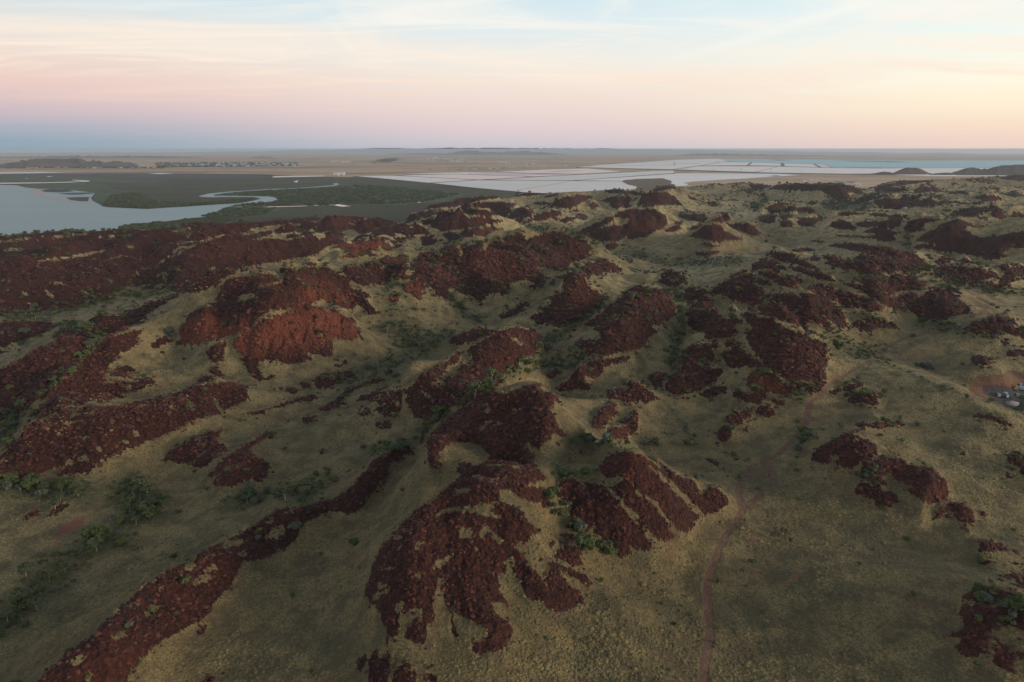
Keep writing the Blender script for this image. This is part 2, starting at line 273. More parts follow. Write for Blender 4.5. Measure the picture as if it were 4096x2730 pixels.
 'Z7 830,555 900,540 1000,535 1100,530 1250,530 1380,540 1450,600 1440,640 1330,650 1220,660 1160,690 1250,780 1300,820 1200,800 1100,770 1000,720 960,680 870,640 780,600 850,590 960,610 900,580'),
('rocky_hill', 'isolated round dark red rock hill beside the bend of the far track',
 'Z7 1290,790 1320,750 1400,710 1480,660 1560,645 1640,640 1700,670 1760,730 1830,780 1840,820 1790,850 1700,860 1640,900 1560,900 1480,900 1400,880 1340,830'),
('rock_patch', 'twin dark red rock knobs on the grassy rise above the track',
 'Z7 810,975 860,910 900,890 960,920 960,880 1020,880 1100,890 1180,920 1250,975 1160,965 1060,960 1010,1000 930,990 870,965'),
('rocky_hill', 'dark red rock hill at the right edge above the gravel pit slope',
 'Z7 1780,970 1850,920 1960,890 2020,870 2100,870 2180,870 2220,900 2200,950 2291,990 2500,1010 2500,1080 2200,1030 2100,1000 2080,1050 2020,1050 1990,1010 1900,1020 1820,990'),
('rock_patch', 'flat lens shaped dark rock patch right of the maroon plateau',
 'Z7 1520,500 1560,460 1650,450 1780,450 1900,470 2020,490 2070,530 2000,560 1900,590 1780,600 1660,590 1580,550'),
('rocky_hill', 'very wide dark maroon rock hill at the right edge in the middle distance',
 'Z7 1400,220 1480,170 1600,100 1700,60 1800,70 1880,110 2000,110 1950,130 1820,120 1790,150 1850,160 1860,200 2000,210 2080,190 2291,150 2600,150 2600,260 2200,300 2100,350 2150,380 2000,400 1900,370 1780,350 1600,330 1480,300 1370,300 1380,270 1500,260 1550,280 1560,265 1450,245 1380,235'),
('rock_patch', 'lone dark oval rock mound on the grass slope above the gravel pit',
 'Z7 1830,1250 1860,1200 1920,1200 1990,1220 2000,1260 1960,1290 1880,1290'),
('rocky_hill', 'maroon rock slope with a white branched bush right of the track',
 'Y5 -147,990 -100,940 -20,890 60,860 170,840 280,835 380,850 440,880 480,930 440,1000 400,1030 330,1060 280,1090 200,1100 160,1110 140,1080 60,1060 -32,1070 -125,1029'),
('rocky_hill', 'humped maroon rock outcrop with a curled lower lobe right of the track',
 'Y5 310,1130 350,1070 440,1040 560,1020 680,1015 740,1040 760,1080 840,1090 920,1090 1000,1110 1080,1180 1130,1250 1160,1340 1140,1400 1080,1430 980,1450 900,1420 840,1380 790,1340 770,1310 840,1300 880,1300 820,1280 740,1270 660,1230 650,1200 560,1170 530,1200 570,1260 520,1275 430,1250 350,1220 330,1170'),
('rock_patch', 'low maroon rock patch under the humped outcrop, overgrown at its foot',
 'Y5 265,1290 300,1260 400,1265 500,1290 540,1340 600,1330 660,1370 690,1440 640,1460 600,1480 520,1470 460,1470 420,1410 340,1370 270,1350'),
('rock_patch', 'jagged dark rock rib lower right of the humped outcrop',
 'X4 1550,160 1600,100 1650,60 1700,10 1760,10 1830,40 1900,80 1930,130 1930,180 1880,185 1840,190 1850,220 1890,270 1840,260 1810,190 1780,170 1740,120 1680,130 1620,150'),
('rocky_hill', 'very dark bushy rock slope in the bottom right corner',
 'X4 1790,960 1830,900 1900,895 2000,910 2100,930 2250,920 2353,910 2600,920 2600,1180 2353,1120 2280,1100 2200,1090 2130,1100 2110,1160 2060,1190 2030,1230 2040,1270 2010,1340 1950,1350 1880,1365 1810,1320 1760,1280 1830,1220 1820,1190 1700,1175 1740,1150 1820,1120 1860,1080 1830,1040 1800,1000'),
('rock_patch', 'dark rock band just above the bushy slope in the bottom right corner',
 'X4 1820,830 1900,790 1980,755 2060,760 2160,770 2250,790 2353,810 2600,820 2600,920 2250,890 2150,870 2050,880 1950,880 1860,860'),
('rock_patch', 'lone red scree patch below the bushy slope in the bottom right corner',
 'X4 2090,1370 2120,1300 2150,1220 2200,1230 2230,1290 2250,1370 2240,1460 2160,1460 2100,1410'),
('rocky_hill', 'distant dark humped rock hills on the skyline before the salt ponds at right',
 'SS 150,230 220,195 300,183 420,180 540,185 650,185 720,190 800,185 880,200 950,235 990,265 920,270 850,260 850,300 830,350 760,330 700,300 640,270 600,240 500,250 400,245 300,240'),
('rocky_hill', 'distant flat dark rock plateau below the small cone hill at right',
 'SS 1060,340 1120,310 1240,310 1320,330 1480,330 1620,340 1640,360 1500,375 1360,385 1200,380 1080,365'),
('rocky_hill', 'dark red rock hill in the middle distance left of the right hand valley',
 'Z6 1515,650 1560,630 1610,625 1650,660 1750,660 1830,610 1930,550 2000,530 2080,520 2110,560 2110,600 2160,630 2200,660 2190,700 2130,740 2040,750 1960,740 1900,720 1860,680 1760,680 1640,690 1560,680'),
('rocky_hill', 'blocky dark red rock slope at the head of the right hand hill group',
 'Z6 1530,850 1600,820 1720,815 1820,815 1820,850 1860,870 1800,910 1900,890 1990,880 1990,920 1950,950 1980,1000 1920,1040 1800,1050 1700,1060 1700,1010 1620,980 1570,930 1580,880'),
('rocky_ridge', 'long low red rock ridge on the plateau behind the big central hill',
 'Z5 1420,60 1500,70 1560,40 1660,20 1750,15 1830,40 1900,30 2000,45 2100,60 2120,80 2030,90 1950,100 1900,120 1800,130 1700,150 1590,160 1520,110 1450,90'),
('rocky_ridge', 'reddish rock ridge descending beside the bare pale cone behind the central hill',
 'Z5 880,70 960,60 1040,50 1100,40 1200,30 1360,35 1280,55 1200,75 1120,100 1060,130 1000,160 940,150 910,120 890,90'),
('rocky_ridge', 'low rust coloured crag line in front of the bare pale cone',
 'Z5 740,375 800,350 850,310 940,275 1000,255 1090,240 1160,260 1170,300 1080,300 1010,330 950,360 870,370 800,378'),
]
# small rock patches, no object of their own when they are tiny in the photo
PATCH = '''Z4 -100,1160 60,1150 70,1165 -100,1190
Y1 1010,240 1100,170 1180,165 1240,170 1260,200 1180,225 1160,270 1060,260
Z5 0,225 0,180 100,160 190,150 190,175 130,205 60,215
Z5 200,165 250,140 350,115 470,95 560,95 590,115 480,135 370,155 370,170 290,180 220,178
Z5 290,200 380,190 480,165 555,158 520,190 440,200 380,210 300,215
Z5 0,95 100,70 250,45 400,30 550,25 700,28 830,30 940,38 960,45 880,60 860,65 820,85 750,110 640,110 570,85 640,68 560,68 450,80 300,95 150,110 50,130 0,140
Z4 1250,1110 1300,1060 1380,1040 1410,1080 1340,1110 1300,1120 1260,1120
Z4 1710,1170 1740,1130 1800,1110 1850,1080 1890,1090 1860,1180 1870,1240 1800,1260 1740,1220
Z4 1740,1320 1790,1290 1830,1320 1880,1370 1830,1375 1760,1350
Z4 1650,1400 1690,1375 1740,1370 1790,1400 1740,1415 1670,1425
Z5 1170,690 1230,690 1250,740 1200,760 1165,730
Z5 1190,530 1230,500 1300,500 1280,550 1220,570 1190,560
Z5 690,300 730,270 820,260 860,250 870,270 800,290 720,310
Z5 890,240 930,220 970,225 920,245
Z5 1000,200 1060,170 1140,140 1180,130 1230,115 1310,112 1330,125 1270,150 1310,140 1390,100 1450,120 1500,160 1500,185 1430,190 1370,170 1300,165 1200,175 1100,190
Z5 1230,215 1290,195 1370,195 1390,210 1310,220 1250,225
Z5 1165,235 1220,235 1240,260 1180,260
Z5 1460,220 1500,190 1550,180 1520,215 1480,230
Z5 1420,260 1490,260 1430,270
Z5 1370,310 1440,315 1380,325
Z5 1120,320 1190,318 1150,330
Z5 990,365 1040,350 1050,365 1000,375
Z5 450,425 490,405 540,425 560,445 500,445
Z5 1600,175 1680,160 1740,190 1750,225 1690,232 1630,215
Z5 1740,180 1800,140 1920,130 2020,120 2130,130 2110,145 2020,155 1960,185 1850,200 1770,200
Z5 1920,245 1970,235 1990,260 1930,265
Z5 1830,240 1890,245 1850,260
Z2 640,565 690,535 770,525 860,510 920,485 990,490 1060,480 1160,478 1180,490 1130,500 1060,505 1000,520 920,530 890,550 860,555 780,560 720,565 660,570
Z2 1000,550 1010,525 1100,520 1230,522 1280,530 1270,550 1240,560 1260,590 1200,610 1130,600 1100,560
Z2 1250,480 1340,455 1450,455 1560,450 1480,465 1400,475 1300,480
Z2 1460,490 1500,470 1570,455 1570,470 1500,490
Z2 1240,600 1280,565 1350,560 1390,580 1390,610 1330,630 1260,630 1230,620
Z2 1390,640 1430,600 1500,585 1570,575 1590,595 1540,620 1440,645
Z2 1400,520 1480,515 1530,535 1440,540 1390,530
Z2 1520,530 1560,500 1650,480 1700,470 1800,475 1780,495 1720,530 1660,550 1600,560 1550,550
Z2 1750,545 1790,525 1830,530 1840,555 1800,565
Z2 1570,650 1620,625 1700,615 1740,600 1700,630 1620,650
Z2 1840,510 1920,480 2000,475 2060,500 2000,540 1960,570 1920,560 1900,520
Z2 1860,440 1950,430 2060,445 2160,460 2140,480 2050,465 1900,455
Z2 2100,520 2130,470 2200,450 2300,450 2353,480 2400,540 2250,540 2150,555
Z2 2200,430 2300,405 2353,415 2353,430 2250,440
Z2 860,590 960,560 1100,575 1160,600 1100,610 960,600
Z2 500,620 640,590 760,580 800,590 700,610 600,640
Z6 870,290 920,255 970,255 1000,275 960,300 920,320 890,310
Z6 1560,140 1600,115 1690,105 1650,140 1590,150
Z6 1900,100 1940,90 2000,95 2060,85 2120,110 2180,180 2150,200 2060,180 1980,150 1920,120
Z6 1480,40 1500,15 1600,20 1700,10 1740,60 1700,85 1640,80 1550,60
Z6 1450,80 1530,70 1510,110 1460,100
Z6 1370,160 1420,120 1480,105 1520,140 1450,165
Z6 1750,70 1830,30 1900,0 1930,60 1880,80 1800,85
Z6 1640,360 1620,320 1700,340 1780,320 1850,320 1820,345 1740,370
Z6 1660,260 1740,255 1820,280 1790,290 1700,280
Z6 490,70 560,35 640,40 620,65 560,80
Z6 650,20 700,20 690,35
Z6 180,90 260,50 270,80 200,100
Z6 260,30 340,10 440,-20 520,0 470,30 380,65 280,70
Z6 1050,415 1090,405 1110,415 1070,422
Z6 0,860 80,830 150,780 220,745 200,790 130,830 60,870 0,890
Z5 2090,870 2180,810 2290,750 2300,780 2230,850 2140,880
Z5 545,1400 560,1370 620,1350 700,1345 760,1340 830,1330 870,1360 820,1390 760,1420 700,1440 640,1480 560,1475 540,1450
Z5 420,1430 460,1415 510,1430 510,1460 450,1465
Z5 230,1490 285,1460 240,1510
Z5 300,1495 360,1475 400,1480 390,1510 350,1520
Z5 715,1295 780,1270 730,1250 800,1250 825,1270 770,1295
Z5 1110,1360 1150,1310 1190,1330 1150,1350
Y2 210,595 280,570 400,545 500,515 600,485 700,455 780,435 850,430 850,460 780,485 720,475 620,500 520,535 440,545 370,560 380,600 300,600
Y2 1230,470 1300,435 1350,420 1390,400 1450,395 1500,410 1540,450 1590,490 1600,530 1630,560 1600,600 1560,570 1500,530 1440,500 1400,500 1300,480
Y2 1530,395 1640,395 1660,430 1650,540 1620,560 1640,500 1560,440
Y2 1230,600 1270,550 1330,555 1360,590 1310,625 1260,620
Y2 1400,570 1450,535 1490,550 1540,600 1580,640 1530,645 1470,610
Y2 715,665 760,630 830,625 800,655 870,665 790,685 730,680
Y2 1420,715 1490,705 1560,700 1580,720 1560,755 1470,760 1430,740
Y2 880,960 930,935 940,980 890,985
X1 375,130 430,80 500,30 570,25 580,45 520,90 440,130 390,140
X1 170,170 240,110 300,75 340,90 280,130 210,160
X3 390,380 400,350 440,340 440,390 410,400
X3 470,290 540,280 620,310 660,360 600,340 520,320
X2 910,1440 930,1360 980,1330 1000,1370 950,1460 915,1490
X2 1000,1380 1040,1310 1100,1280 1090,1340 1120,1370 1170,1330 1190,1280 1195,1340 1180,1440 1170,1530 1140,1600 1000,1600 1010,1480
X2 1180,1620 1220,1490 1260,1430 1310,1400 1360,1410 1370,1440 1340,1460 1420,1490 1410,1620
X2 1470,1550 1500,1500 1560,1500 1600,1540 1590,1600
X2 1150,1190 1190,1180 1180,1270 1165,1240
X1 1700,1600 1750,1510 1830,1490 1810,1530 1840,1600
X1 1880,1480 1920,1460 1920,1480 1890,1495
X1 1660,1130 1690,1095 1740,1090 1740,1120 1700,1150
Y3 1830,270 1920,210 1975,215 1970,300 1945,365 1900,330 1860,290
Y3 880,240 940,200 1000,185 1020,210 970,250 910,270
Y3 1310,320 1350,300 1320,340
Y3 1390,870 1480,880 1440,895
Z6 1660,1540 1720,1480 1800,1460 1870,1450 1880,1490 1800,1530 1740,1550
Z6 1860,1085 1930,1070 1970,1100 1900,1115
Z6 1520,730 1580,690 1680,690 1750,720 1790,760 1780,795 1700,800 1620,790 1580,770
Z6 1900,800 1940,790 1980,820 1920,825
Z6 2130,580 2180,560 2260,590 2240,605 2160,600
Z6 2060,760 2130,730 2220,720 2230,750 2150,780
Z6 2150,800 2200,750 2300,710 2340,740 2300,870 2200,850
Z6 2090,450 2160,410 2300,400 2300,470 2180,470
Z6 2140,500 2300,480 2300,570 2200,540
Z6 1910,530 1970,500 2080,490 2010,515
Y4 455,590 460,555 520,550 600,580 650,560 720,590 700,640 660,660 600,640 520,620
Y4 660,680 740,660 800,690 790,740 720,750 660,720
Y4 470,705 520,720 560,690 610,700 590,740 620,760 560,770 540,820 500,830 460,820 400,810 390,780 430,750 490,740
Y4 330,900 350,850 400,835 440,860 450,900 430,950 380,965 340,945
Y4 225,1095 280,1100 350,1140 340,1165 270,1130
Y4 465,1090 510,1095 500,1120 470,1110
Y4 530,860 565,870 550,885
Z7 1160,720 1220,700 1300,680 1390,670 1380,700 1300,760 1200,760
Z7 2070,1080 2140,1070 2180,1100 2120,1100
Z7 2140,1180 2200,1150 2350,1160 2350,1210 2200,1210
Z7 1410,1270 1450,1270 1490,1305 1430,1300
Z7 1545,410 1600,385 1690,390 1660,420 1580,440
Z7 1750,400 1820,400 1860,420 1800,425
Z7 1940,630 1970,590 2030,590 2120,630 2080,660 1980,650
Z7 2080,570 2130,510 2060,440 2180,470 2350,450 2350,510 2220,530 2200,580 2140,620 2090,600
Z7 1280,130 1340,80 1450,50 1600,50 1560,80 1460,90 1460,120 1440,160 1330,170 1290,160
Z7 660,110 690,75 760,60 830,80 880,130 840,145 740,140 680,130
Z7 870,90 960,70 1060,80 1150,70 1160,30 1260,20 1270,60 1260,120 1180,140 1080,120 960,130 900,115
Z7 940,170 1010,135 1100,125 1180,150 1260,175 1200,190 1220,230 1180,250 1080,240 1000,220 900,210 740,200 700,180 820,190 940,200 1050,195 1080,185 980,175
Z7 500,240 540,228 620,240 600,255 540,252
Z7 340,325 400,300 480,290 550,320 460,325 400,335
Z7 240,110 250,70 320,65 360,90 340,125 280,130
Z7 380,80 430,45 530,40 600,30 600,60 550,90 520,110 440,120 390,100
Z7 50,50 80,30 160,20 210,40 210,80 150,100 80,75
Z7 240,40 280,15 370,30 340,45 270,60
Z7 130,350 180,335 280,335 350,370 430,400 520,450 560,470 480,470 380,440 280,420 200,380
Z7 60,410 130,405 240,430 180,440 100,430
Z7 0,450 100,440 240,450 280,480 180,480 80,475 0,480
Z7 340,480 400,470 500,490 600,520 700,560 720,585 620,575 520,550 420,510
Z7 60,520 80,490 180,490 280,520 290,540 240,560 330,540 420,570 430,590 330,615 240,610 180,560 100,540
Z7 35,580 60,560 150,580 180,600 90,605
Z7 500,390 540,375 580,390 560,415
Z7 600,380 690,372 710,385 640,398
Z7 0,620 50,615 95,650 60,740 0,780
Z7 100,700 160,670 190,690 140,720
Y5 0,400 60,380 150,350 230,325 330,320 300,350 220,375 100,395 40,405
Y5 195,460 230,420 300,400 360,410 390,390 430,405 470,440 485,490 450,520 390,510 320,490 270,510 210,500
Y5 280,735 350,705 450,690 560,690 640,700 720,710 750,735 640,710 590,740 530,745 440,740 350,740
Y5 210,765 300,760 380,760 300,785
Y5 110,825 150,800 220,785 270,800 280,830 200,835 150,850
Y5 1380,620 1450,612 1540,620 1600,630 1680,650 1710,690 1790,745 1700,730 1640,700 1600,670 1500,655 1400,640
Y5 1710,1000 1750,950 1810,940 1874,1010 2000,1100 2000,1220 1830,1150 1780,1080 1720,1040
Y5 1250,970 1320,965 1370,1000 1320,1000
Y5 1665,1160 1700,1155 1770,1200 1700,1190
Z7 2140,1180 2160,1150 2291,1150 2291,1205 2200,1205
X4 1940,80 1990,100 2030,155 1980,130
X4 1945,420 1960,350 2050,335 2110,345 2190,390 2140,430 2050,440 1970,440
X4 2210,420 2240,405 2270,430 2230,450
X4 1950,520 2020,505 2090,525 2040,550
X4 2120,620 2200,610 2300,605 2400,610 2400,650 2280,665 2180,660
X4 2200,710 2280,690 2400,690 2400,740 2260,730
X4 2310,1300 2353,1280 2400,1290 2400,1400 2320,1370
SS 0,170 30,180 50,195 100,180 190,200 120,225 60,235 0,235
SS 240,250 360,255 320,265
SS 80,270 110,262 130,285 90,292
SS 130,390 180,370 240,340 370,350 300,380 400,385 520,390 570,425 480,435 380,420 250,430 150,440
SS 0,340 50,350 75,385 30,400 0,395
SS 940,310 1000,270 1080,290 1060,320 980,330
SS 1060,230 1100,200 1200,180 1280,150 1380,150 1500,145 1560,160 1400,185 1300,195 1200,210 1300,225 1380,240 1300,260 1150,260 1080,255
SS 1390,250 1440,215 1520,210 1590,235 1500,265 1420,268
SS 1720,185 1760,172 1810,190 1750,200
SS 1820,185 1880,195 1850,208
SS 1830,125 1950,120 2040,145 1930,140
SS 1920,300 2000,280 2100,280 2170,310 2100,340 2000,335
SS 2150,125 2250,105 2353,100 2353,125 2220,140 2160,135
SS 1650,410 1720,400 1750,420 1680,428
SS 1800,395 1900,385 2050,385 2120,400 2060,420 1900,425 1800,415
SS 1500,300 1560,290 1600,300 1540,310
SS 1640,325 1760,335 1900,355 1780,355
SS 740,450 800,420 900,430 1000,440 900,455 800,465
SS 900,410 960,380 1010,385 960,410
SS 1010,450 1080,435 1180,445 1190,500 1300,500 1310,440 1360,455 1300,500 1160,470 1080,470
SS 1340,520 1420,490 1500,475 1600,480 1640,490 1540,510 1500,530
SS 2240,445 2353,440 2353,470
SS 1990,215 2120,220 2200,235 2080,230
SS 2200,270 2353,270 2353,290 2240,285
SS 1480,265 1600,270 1560,278
SS 1760,270 1900,265 1850,278'''
# grass inside the rock
HOLES = '''X1 950,1180 1060,1120 1075,1170 1000,1200
X1 600,1370 720,1310 750,1340 660,1410
X1 710,1520 770,1460 800,1490 740,1550
X1 1230,980 1260,900 1340,900 1320,970 1250,1000
X1 1040,1070 1130,1030 1130,1060 1060,1090
X1 1540,600 1600,520 1690,550 1600,610
X1 1610,710 1680,650 1760,640 1820,670 1750,720 1640,740
X1 1730,600 1820,540 1860,580 1760,640
X1 1890,410 1900,350 2010,330 2110,330 2090,360 1960,400
X1 1710,510 1830,460 1830,480 1740,520
X1 1480,660 1540,630 1540,650 1490,680
X1 1320,760 1400,720 1420,740 1340,780
X1 2030,450 2110,410 2110,470 2060,490
X1 2140,270 2210,235 2220,250 2150,285
X1 2240,190 2320,165 2340,185 2270,205
X2 95,330 190,230 280,215 300,270 220,330
X2 5,260 80,235 60,270 10,285
X2 110,190 200,170 200,190 140,210
X2 255,110 370,70 370,95 300,110
X1 1070,920 1190,890 1180,905 1100,930
Y1 720,1000 790,985 840,1020 800,1060 730,1040
Y1 600,1050 640,1010 690,1040 660,1080 610,1080
Y1 1210,555 1240,520 1390,480 1400,490 1330,530
Y1 1990,470 2030,450 2060,540 2150,575 2130,590 2060,580
Y1 1740,510 1790,480 1830,530 1780,545
Y1 1530,490 1640,515 1670,550 1610,555
Y1 810,590 880,560 880,580 830,600
Y1 460,680 560,660 550,690 480,700
Y1 600,690 720,655 730,670 640,710
Y1 740,820 830,795 830,815 760,830
Y1 500,795 590,770 590,785 520,800
Y1 880,900 930,900 970,950 940,960 890,930
Y1 1230,760 1290,760 1320,820 1280,830
Y1 1150,850 1210,840 1200,870
Y1 220,960 280,950 260,990
Y1 1140,320 1210,320 1230,350 1180,380
Z4 -100,250 0,245 160,215 400,190 500,185 650,170 740,165 720,180 560,205 400,220 200,230 50,250
Z4 -100,310 120,300 210,300 220,315 100,325 -100,350
Z4 280,405 430,385 600,370 680,345 830,320 1000,290 1090,280 1190,290 1060,297 960,318 800,348 650,378 450,404 330,414
Z4 780,210 900,195 960,190 950,200 830,215
Z4 830,412 950,370 1020,360 1120,375 1200,402 1150,397 1030,372 940,387
Z4 1470,260 1520,245 1640,240 1700,235 1800,190 1900,175 1830,202 1720,247 1600,292 1540,322 1500,352 1440,372 1350,422 1290,440 1380,378 1440,328 1480,290 1540,270
Z4 1270,590 1290,540 1360,495 1370,500 1310,545 1290,600
Z4 1090,570 1130,575 1120,600 1095,600
Z4 230,760 270,755 285,780 275,830 240,820 250,790
Z4 370,640 400,660 450,700 440,712 400,700 375,670
Z4 790,465 840,475 860,500 880,540 930,560 960,590 920,582 870,545 830,495
Z4 -100,563 80,560 70,572 -100,577
Z4 130,540 280,560 200,570 150,570
Z4 1120,490 1160,510 1150,525 1120,515
Z4 1160,465 1220,460 1210,475
Z4 580,530 650,530 640,542
Z4 35,630 75,635 70,660 40,655
Z4 180,660 220,665 225,700 200,690
Z4 600,630 700,658 810,693 790,705 700,672
Z4 390,580 500,580 550,610 460,602
Z4 1410,160 1500,145 1640,120 1690,120 1560,142 1480,157
Z4 1540,215 1580,190 1640,160 1600,192 1560,222
Z4 2010,190 2100,150 2200,125 2400,95 2400,120 2200,142 2120,172 2060,192
Z4 2100,225 2200,205 2400,180 2400,210 2230,217 2150,227
Z4 1470,470 1510,460 1500,480 1470,490
Z4 1750,480 1790,450 1810,440 1780,490
Z6 840,130 900,100 960,40 1080,50 1060,100 1010,110 980,110 900,120
Z6 920,870 960,840 1010,850 970,910 930,890
Z5 1500,1440 1560,1380 1640,1290 1700,1260 1780,1160 1830,1170 1850,1220 1880,1270 1820,1290 1750,1260 1740,1310 1700,1400 1640,1380 1620,1420 1700,1480 1640,1470 1560,1430 1520,1460
Z5 2130,1030 2190,1040 2290,1110 2270,1120 2180,1070
Y2 1920,330 1980,320 2060,390 2140,440 2210,485 2170,480 2080,430 2000,370
Y2 1830,400 1890,410 1960,500 1930,500 1880,440
Y2 1900,545 1960,570 2010,610 1960,600
Y2 -10,1150 60,1090 150,1070 160,1100 90,1110 30,1150 -60,1190 -60,1170
Y1 1820,1040 1860,990 1920,940 1980,905 1980,918 1920,965 1880,1005 1840,1060
Y1 1870,830 1900,800 1960,820 1920,850 1930,880 1890,885
Y3 430,1310 520,1320 640,1390 700,1430 800,1500 880,1580 700,1580 620,1490 520,1440 430,1410
X3 100,0 340,20 330,80 240,180 180,110
Y3 230,505 300,495 370,505 320,518 240,515
Y3 300,575 350,535 380,555 340,590
Y3 270,700 340,660 390,655 350,700 300,760 275,750
Y3 640,450 760,450 760,460 650,462
Y3 410,690 450,675 470,700 430,710
Y3 530,580 620,550 700,550 660,570 560,585
Y3 810,610 860,590 870,610 840,628
Y3 350,1070 400,1065 490,1075 590,1085 650,1060 690,1070 650,1110 560,1100 450,1095 340,1085
Y3 340,1230 400,1200 500,1180 510,1195 420,1215 360,1240
Y3 190,1170 280,1160 300,1200 240,1220
Y3 660,1250 760,1250 860,1290 760,1280 680,1270
Y3 0,1390 30,1340 120,1310 190,1305 160,1340 80,1370 20,1390
Y3 640,1100 700,1110 640,1120
Y3 20,1510 120,1500 250,1450 380,1430 430,1440 330,1500 150,1530 40,1535
X2 1530,130 1620,110 1740,60 1800,90 1900,60 2000,80 2140,130 2080,140 1960,130 1840,100 1760,100 1640,130 1560,145
X2 1770,280 1810,230 1870,250 1885,310 1840,340 1780,320
X2 1940,300 1980,210 2040,250 2110,320 2120,370 2080,360 2040,300 1980,240 2010,310 1960,330
X2 1290,240 1340,225 1380,255 1320,265
X2 1200,310 1290,295 1300,320 1240,340
X2 1390,410 1430,370 1490,355 1460,410 1400,440
X2 1550,590 1570,520 1640,490 1730,460 1700,510 1640,550 1580,595
X2 1230,420 1300,380 1310,400 1270,440
X2 1410,640 1440,615 1465,630 1450,680 1415,680
X2 1060,750 1090,710 1150,710 1170,730 1080,780
X2 1030,850 1080,800 1190,760 1200,790 1130,840 1050,870
X2 1250,920 1300,865 1320,880 1310,940 1290,980 1260,960
X2 1080,595 1240,560 1240,580 1120,605
X2 1890,420 1920,400 1945,420 1920,445
X2 1740,880 1770,860 1700,960 1760,1000 1720,990
Y3 1240,1250 1380,1225 1480,1230 1580,1195 1640,1190 1620,1230 1520,1290 1480,1290 1400,1270 1300,1260
Y3 1480,1300 1520,1300 1570,1370 1640,1430 1700,1490 1750,1540 1800,1580 1730,1580 1660,1500 1590,1420 1540,1370
X3 1040,20 1080,60 1150,150 1230,230 1290,280 1270,310 1210,230 1120,140 1060,70
Y3 1850,1070 1920,1100 2020,1180 2120,1270 2200,1340 2270,1430 2353,1520 2370,1580 2280,1500 2200,1420 2100,1300 2000,1210 1900,1120
X3 1590,0 1640,20 1700,80 1740,120 1700,120 1640,70 1600,30
Y3 1640,1230 1720,1270 1780,1340 1860,1390 1940,1450 2020,1540 1960,1530 1880,1440 1780,1370 1700,1290
X3 1300,0 1350,60 1410,110 1480,180 1440,200 1400,150 1330,80
Y4 1070,460 1100,450 1140,490 1120,505 1080,490
Y4 820,440 880,460 960,515 980,530 920,500 840,455
Z7 420,1400 500,1400 540,1440 500,1450
Z7 870,1060 960,1080 900,1090
Y5 530,1200 560,1170 650,1200 660,1230 600,1250 570,1240
Y5 30,1040 60,980 110,975 120,1010 80,1050
X4 1620,130 1700,85 1760,90 1780,120 1740,125 1680,120 1640,145
X4 2000,880 2100,860 2200,880 2230,900 2100,925 2010,905
Z4 1980,740 2020,690 2080,675 2150,680 2140,710 2060,735
Z5 520,760 600,740 660,750 700,770 640,810 560,790
Z5 560,1020 600,990 640,1010 600,1040'''
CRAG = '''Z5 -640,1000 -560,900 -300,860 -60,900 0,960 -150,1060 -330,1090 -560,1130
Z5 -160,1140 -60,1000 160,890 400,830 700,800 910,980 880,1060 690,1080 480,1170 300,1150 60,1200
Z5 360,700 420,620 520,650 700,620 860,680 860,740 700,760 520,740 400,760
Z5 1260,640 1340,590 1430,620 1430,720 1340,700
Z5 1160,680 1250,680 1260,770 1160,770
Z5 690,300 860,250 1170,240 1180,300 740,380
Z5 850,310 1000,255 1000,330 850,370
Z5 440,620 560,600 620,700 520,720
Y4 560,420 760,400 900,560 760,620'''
DIRT = '''X1 480,300 490,240 530,200 620,160 720,135 700,190 640,240 570,280 500,330 470,340
Y4 700,1120 740,1095 775,1150 800,1210 760,1210 710,1165
Y4 585,1240 625,1200 640,1240 600,1260
X2 845,500 905,470 890,540 850,545
X2 480,370 570,290 550,340 500,380
X4 340,620 460,640 400,680
X4 -60,340 60,340 120,360 0,370
Y1 1250,1250 1330,1170 1340,1190 1270,1260'''
PIT = 'Q 930,870 980,720 1080,510 1280,490 1500,430 1800,390 2091,400 3500,420 3500,1500 2091,1280 1700,1180 1300,1040 1050,930'
PIT_IN = 'Q 1200,740 1300,660 1450,640 2091,600 3400,600 3400,1300 2091,1200 1700,1050 1500,1000 1400,880 1250,800'
ROADS = ['X3 1725,1700 1735,1562 1760,1350 1790,1150 1780,950 1770,800 1790,650 1850,480 1920,320 2000,220 2050,140 2080,60 Y4 560,1480 640,1440 700,1380 760,1320 800,1280 810,1230 770,1180 735,1150 730,1115 780,1090 860,1050 920,990 980,920 1040,840 1080,780 1085,700 1110,640 1180,570 1260,490 1340,440 1433,385 Z7 940,1270 1080,1200 1090,1160 1180,1110 1300,1050 1400,1030 1500,1000',
 'Z7 1850,880 1860,860 1920,850 1970,800 1985,760 1940,730 1850,720',
 'Y4 560,1480 545,1500 530,1420 520,1350 545,1290 590,1240 620,1210 610,1160',
 'Y4 620,1230 700,1230 760,1250 800,1262']
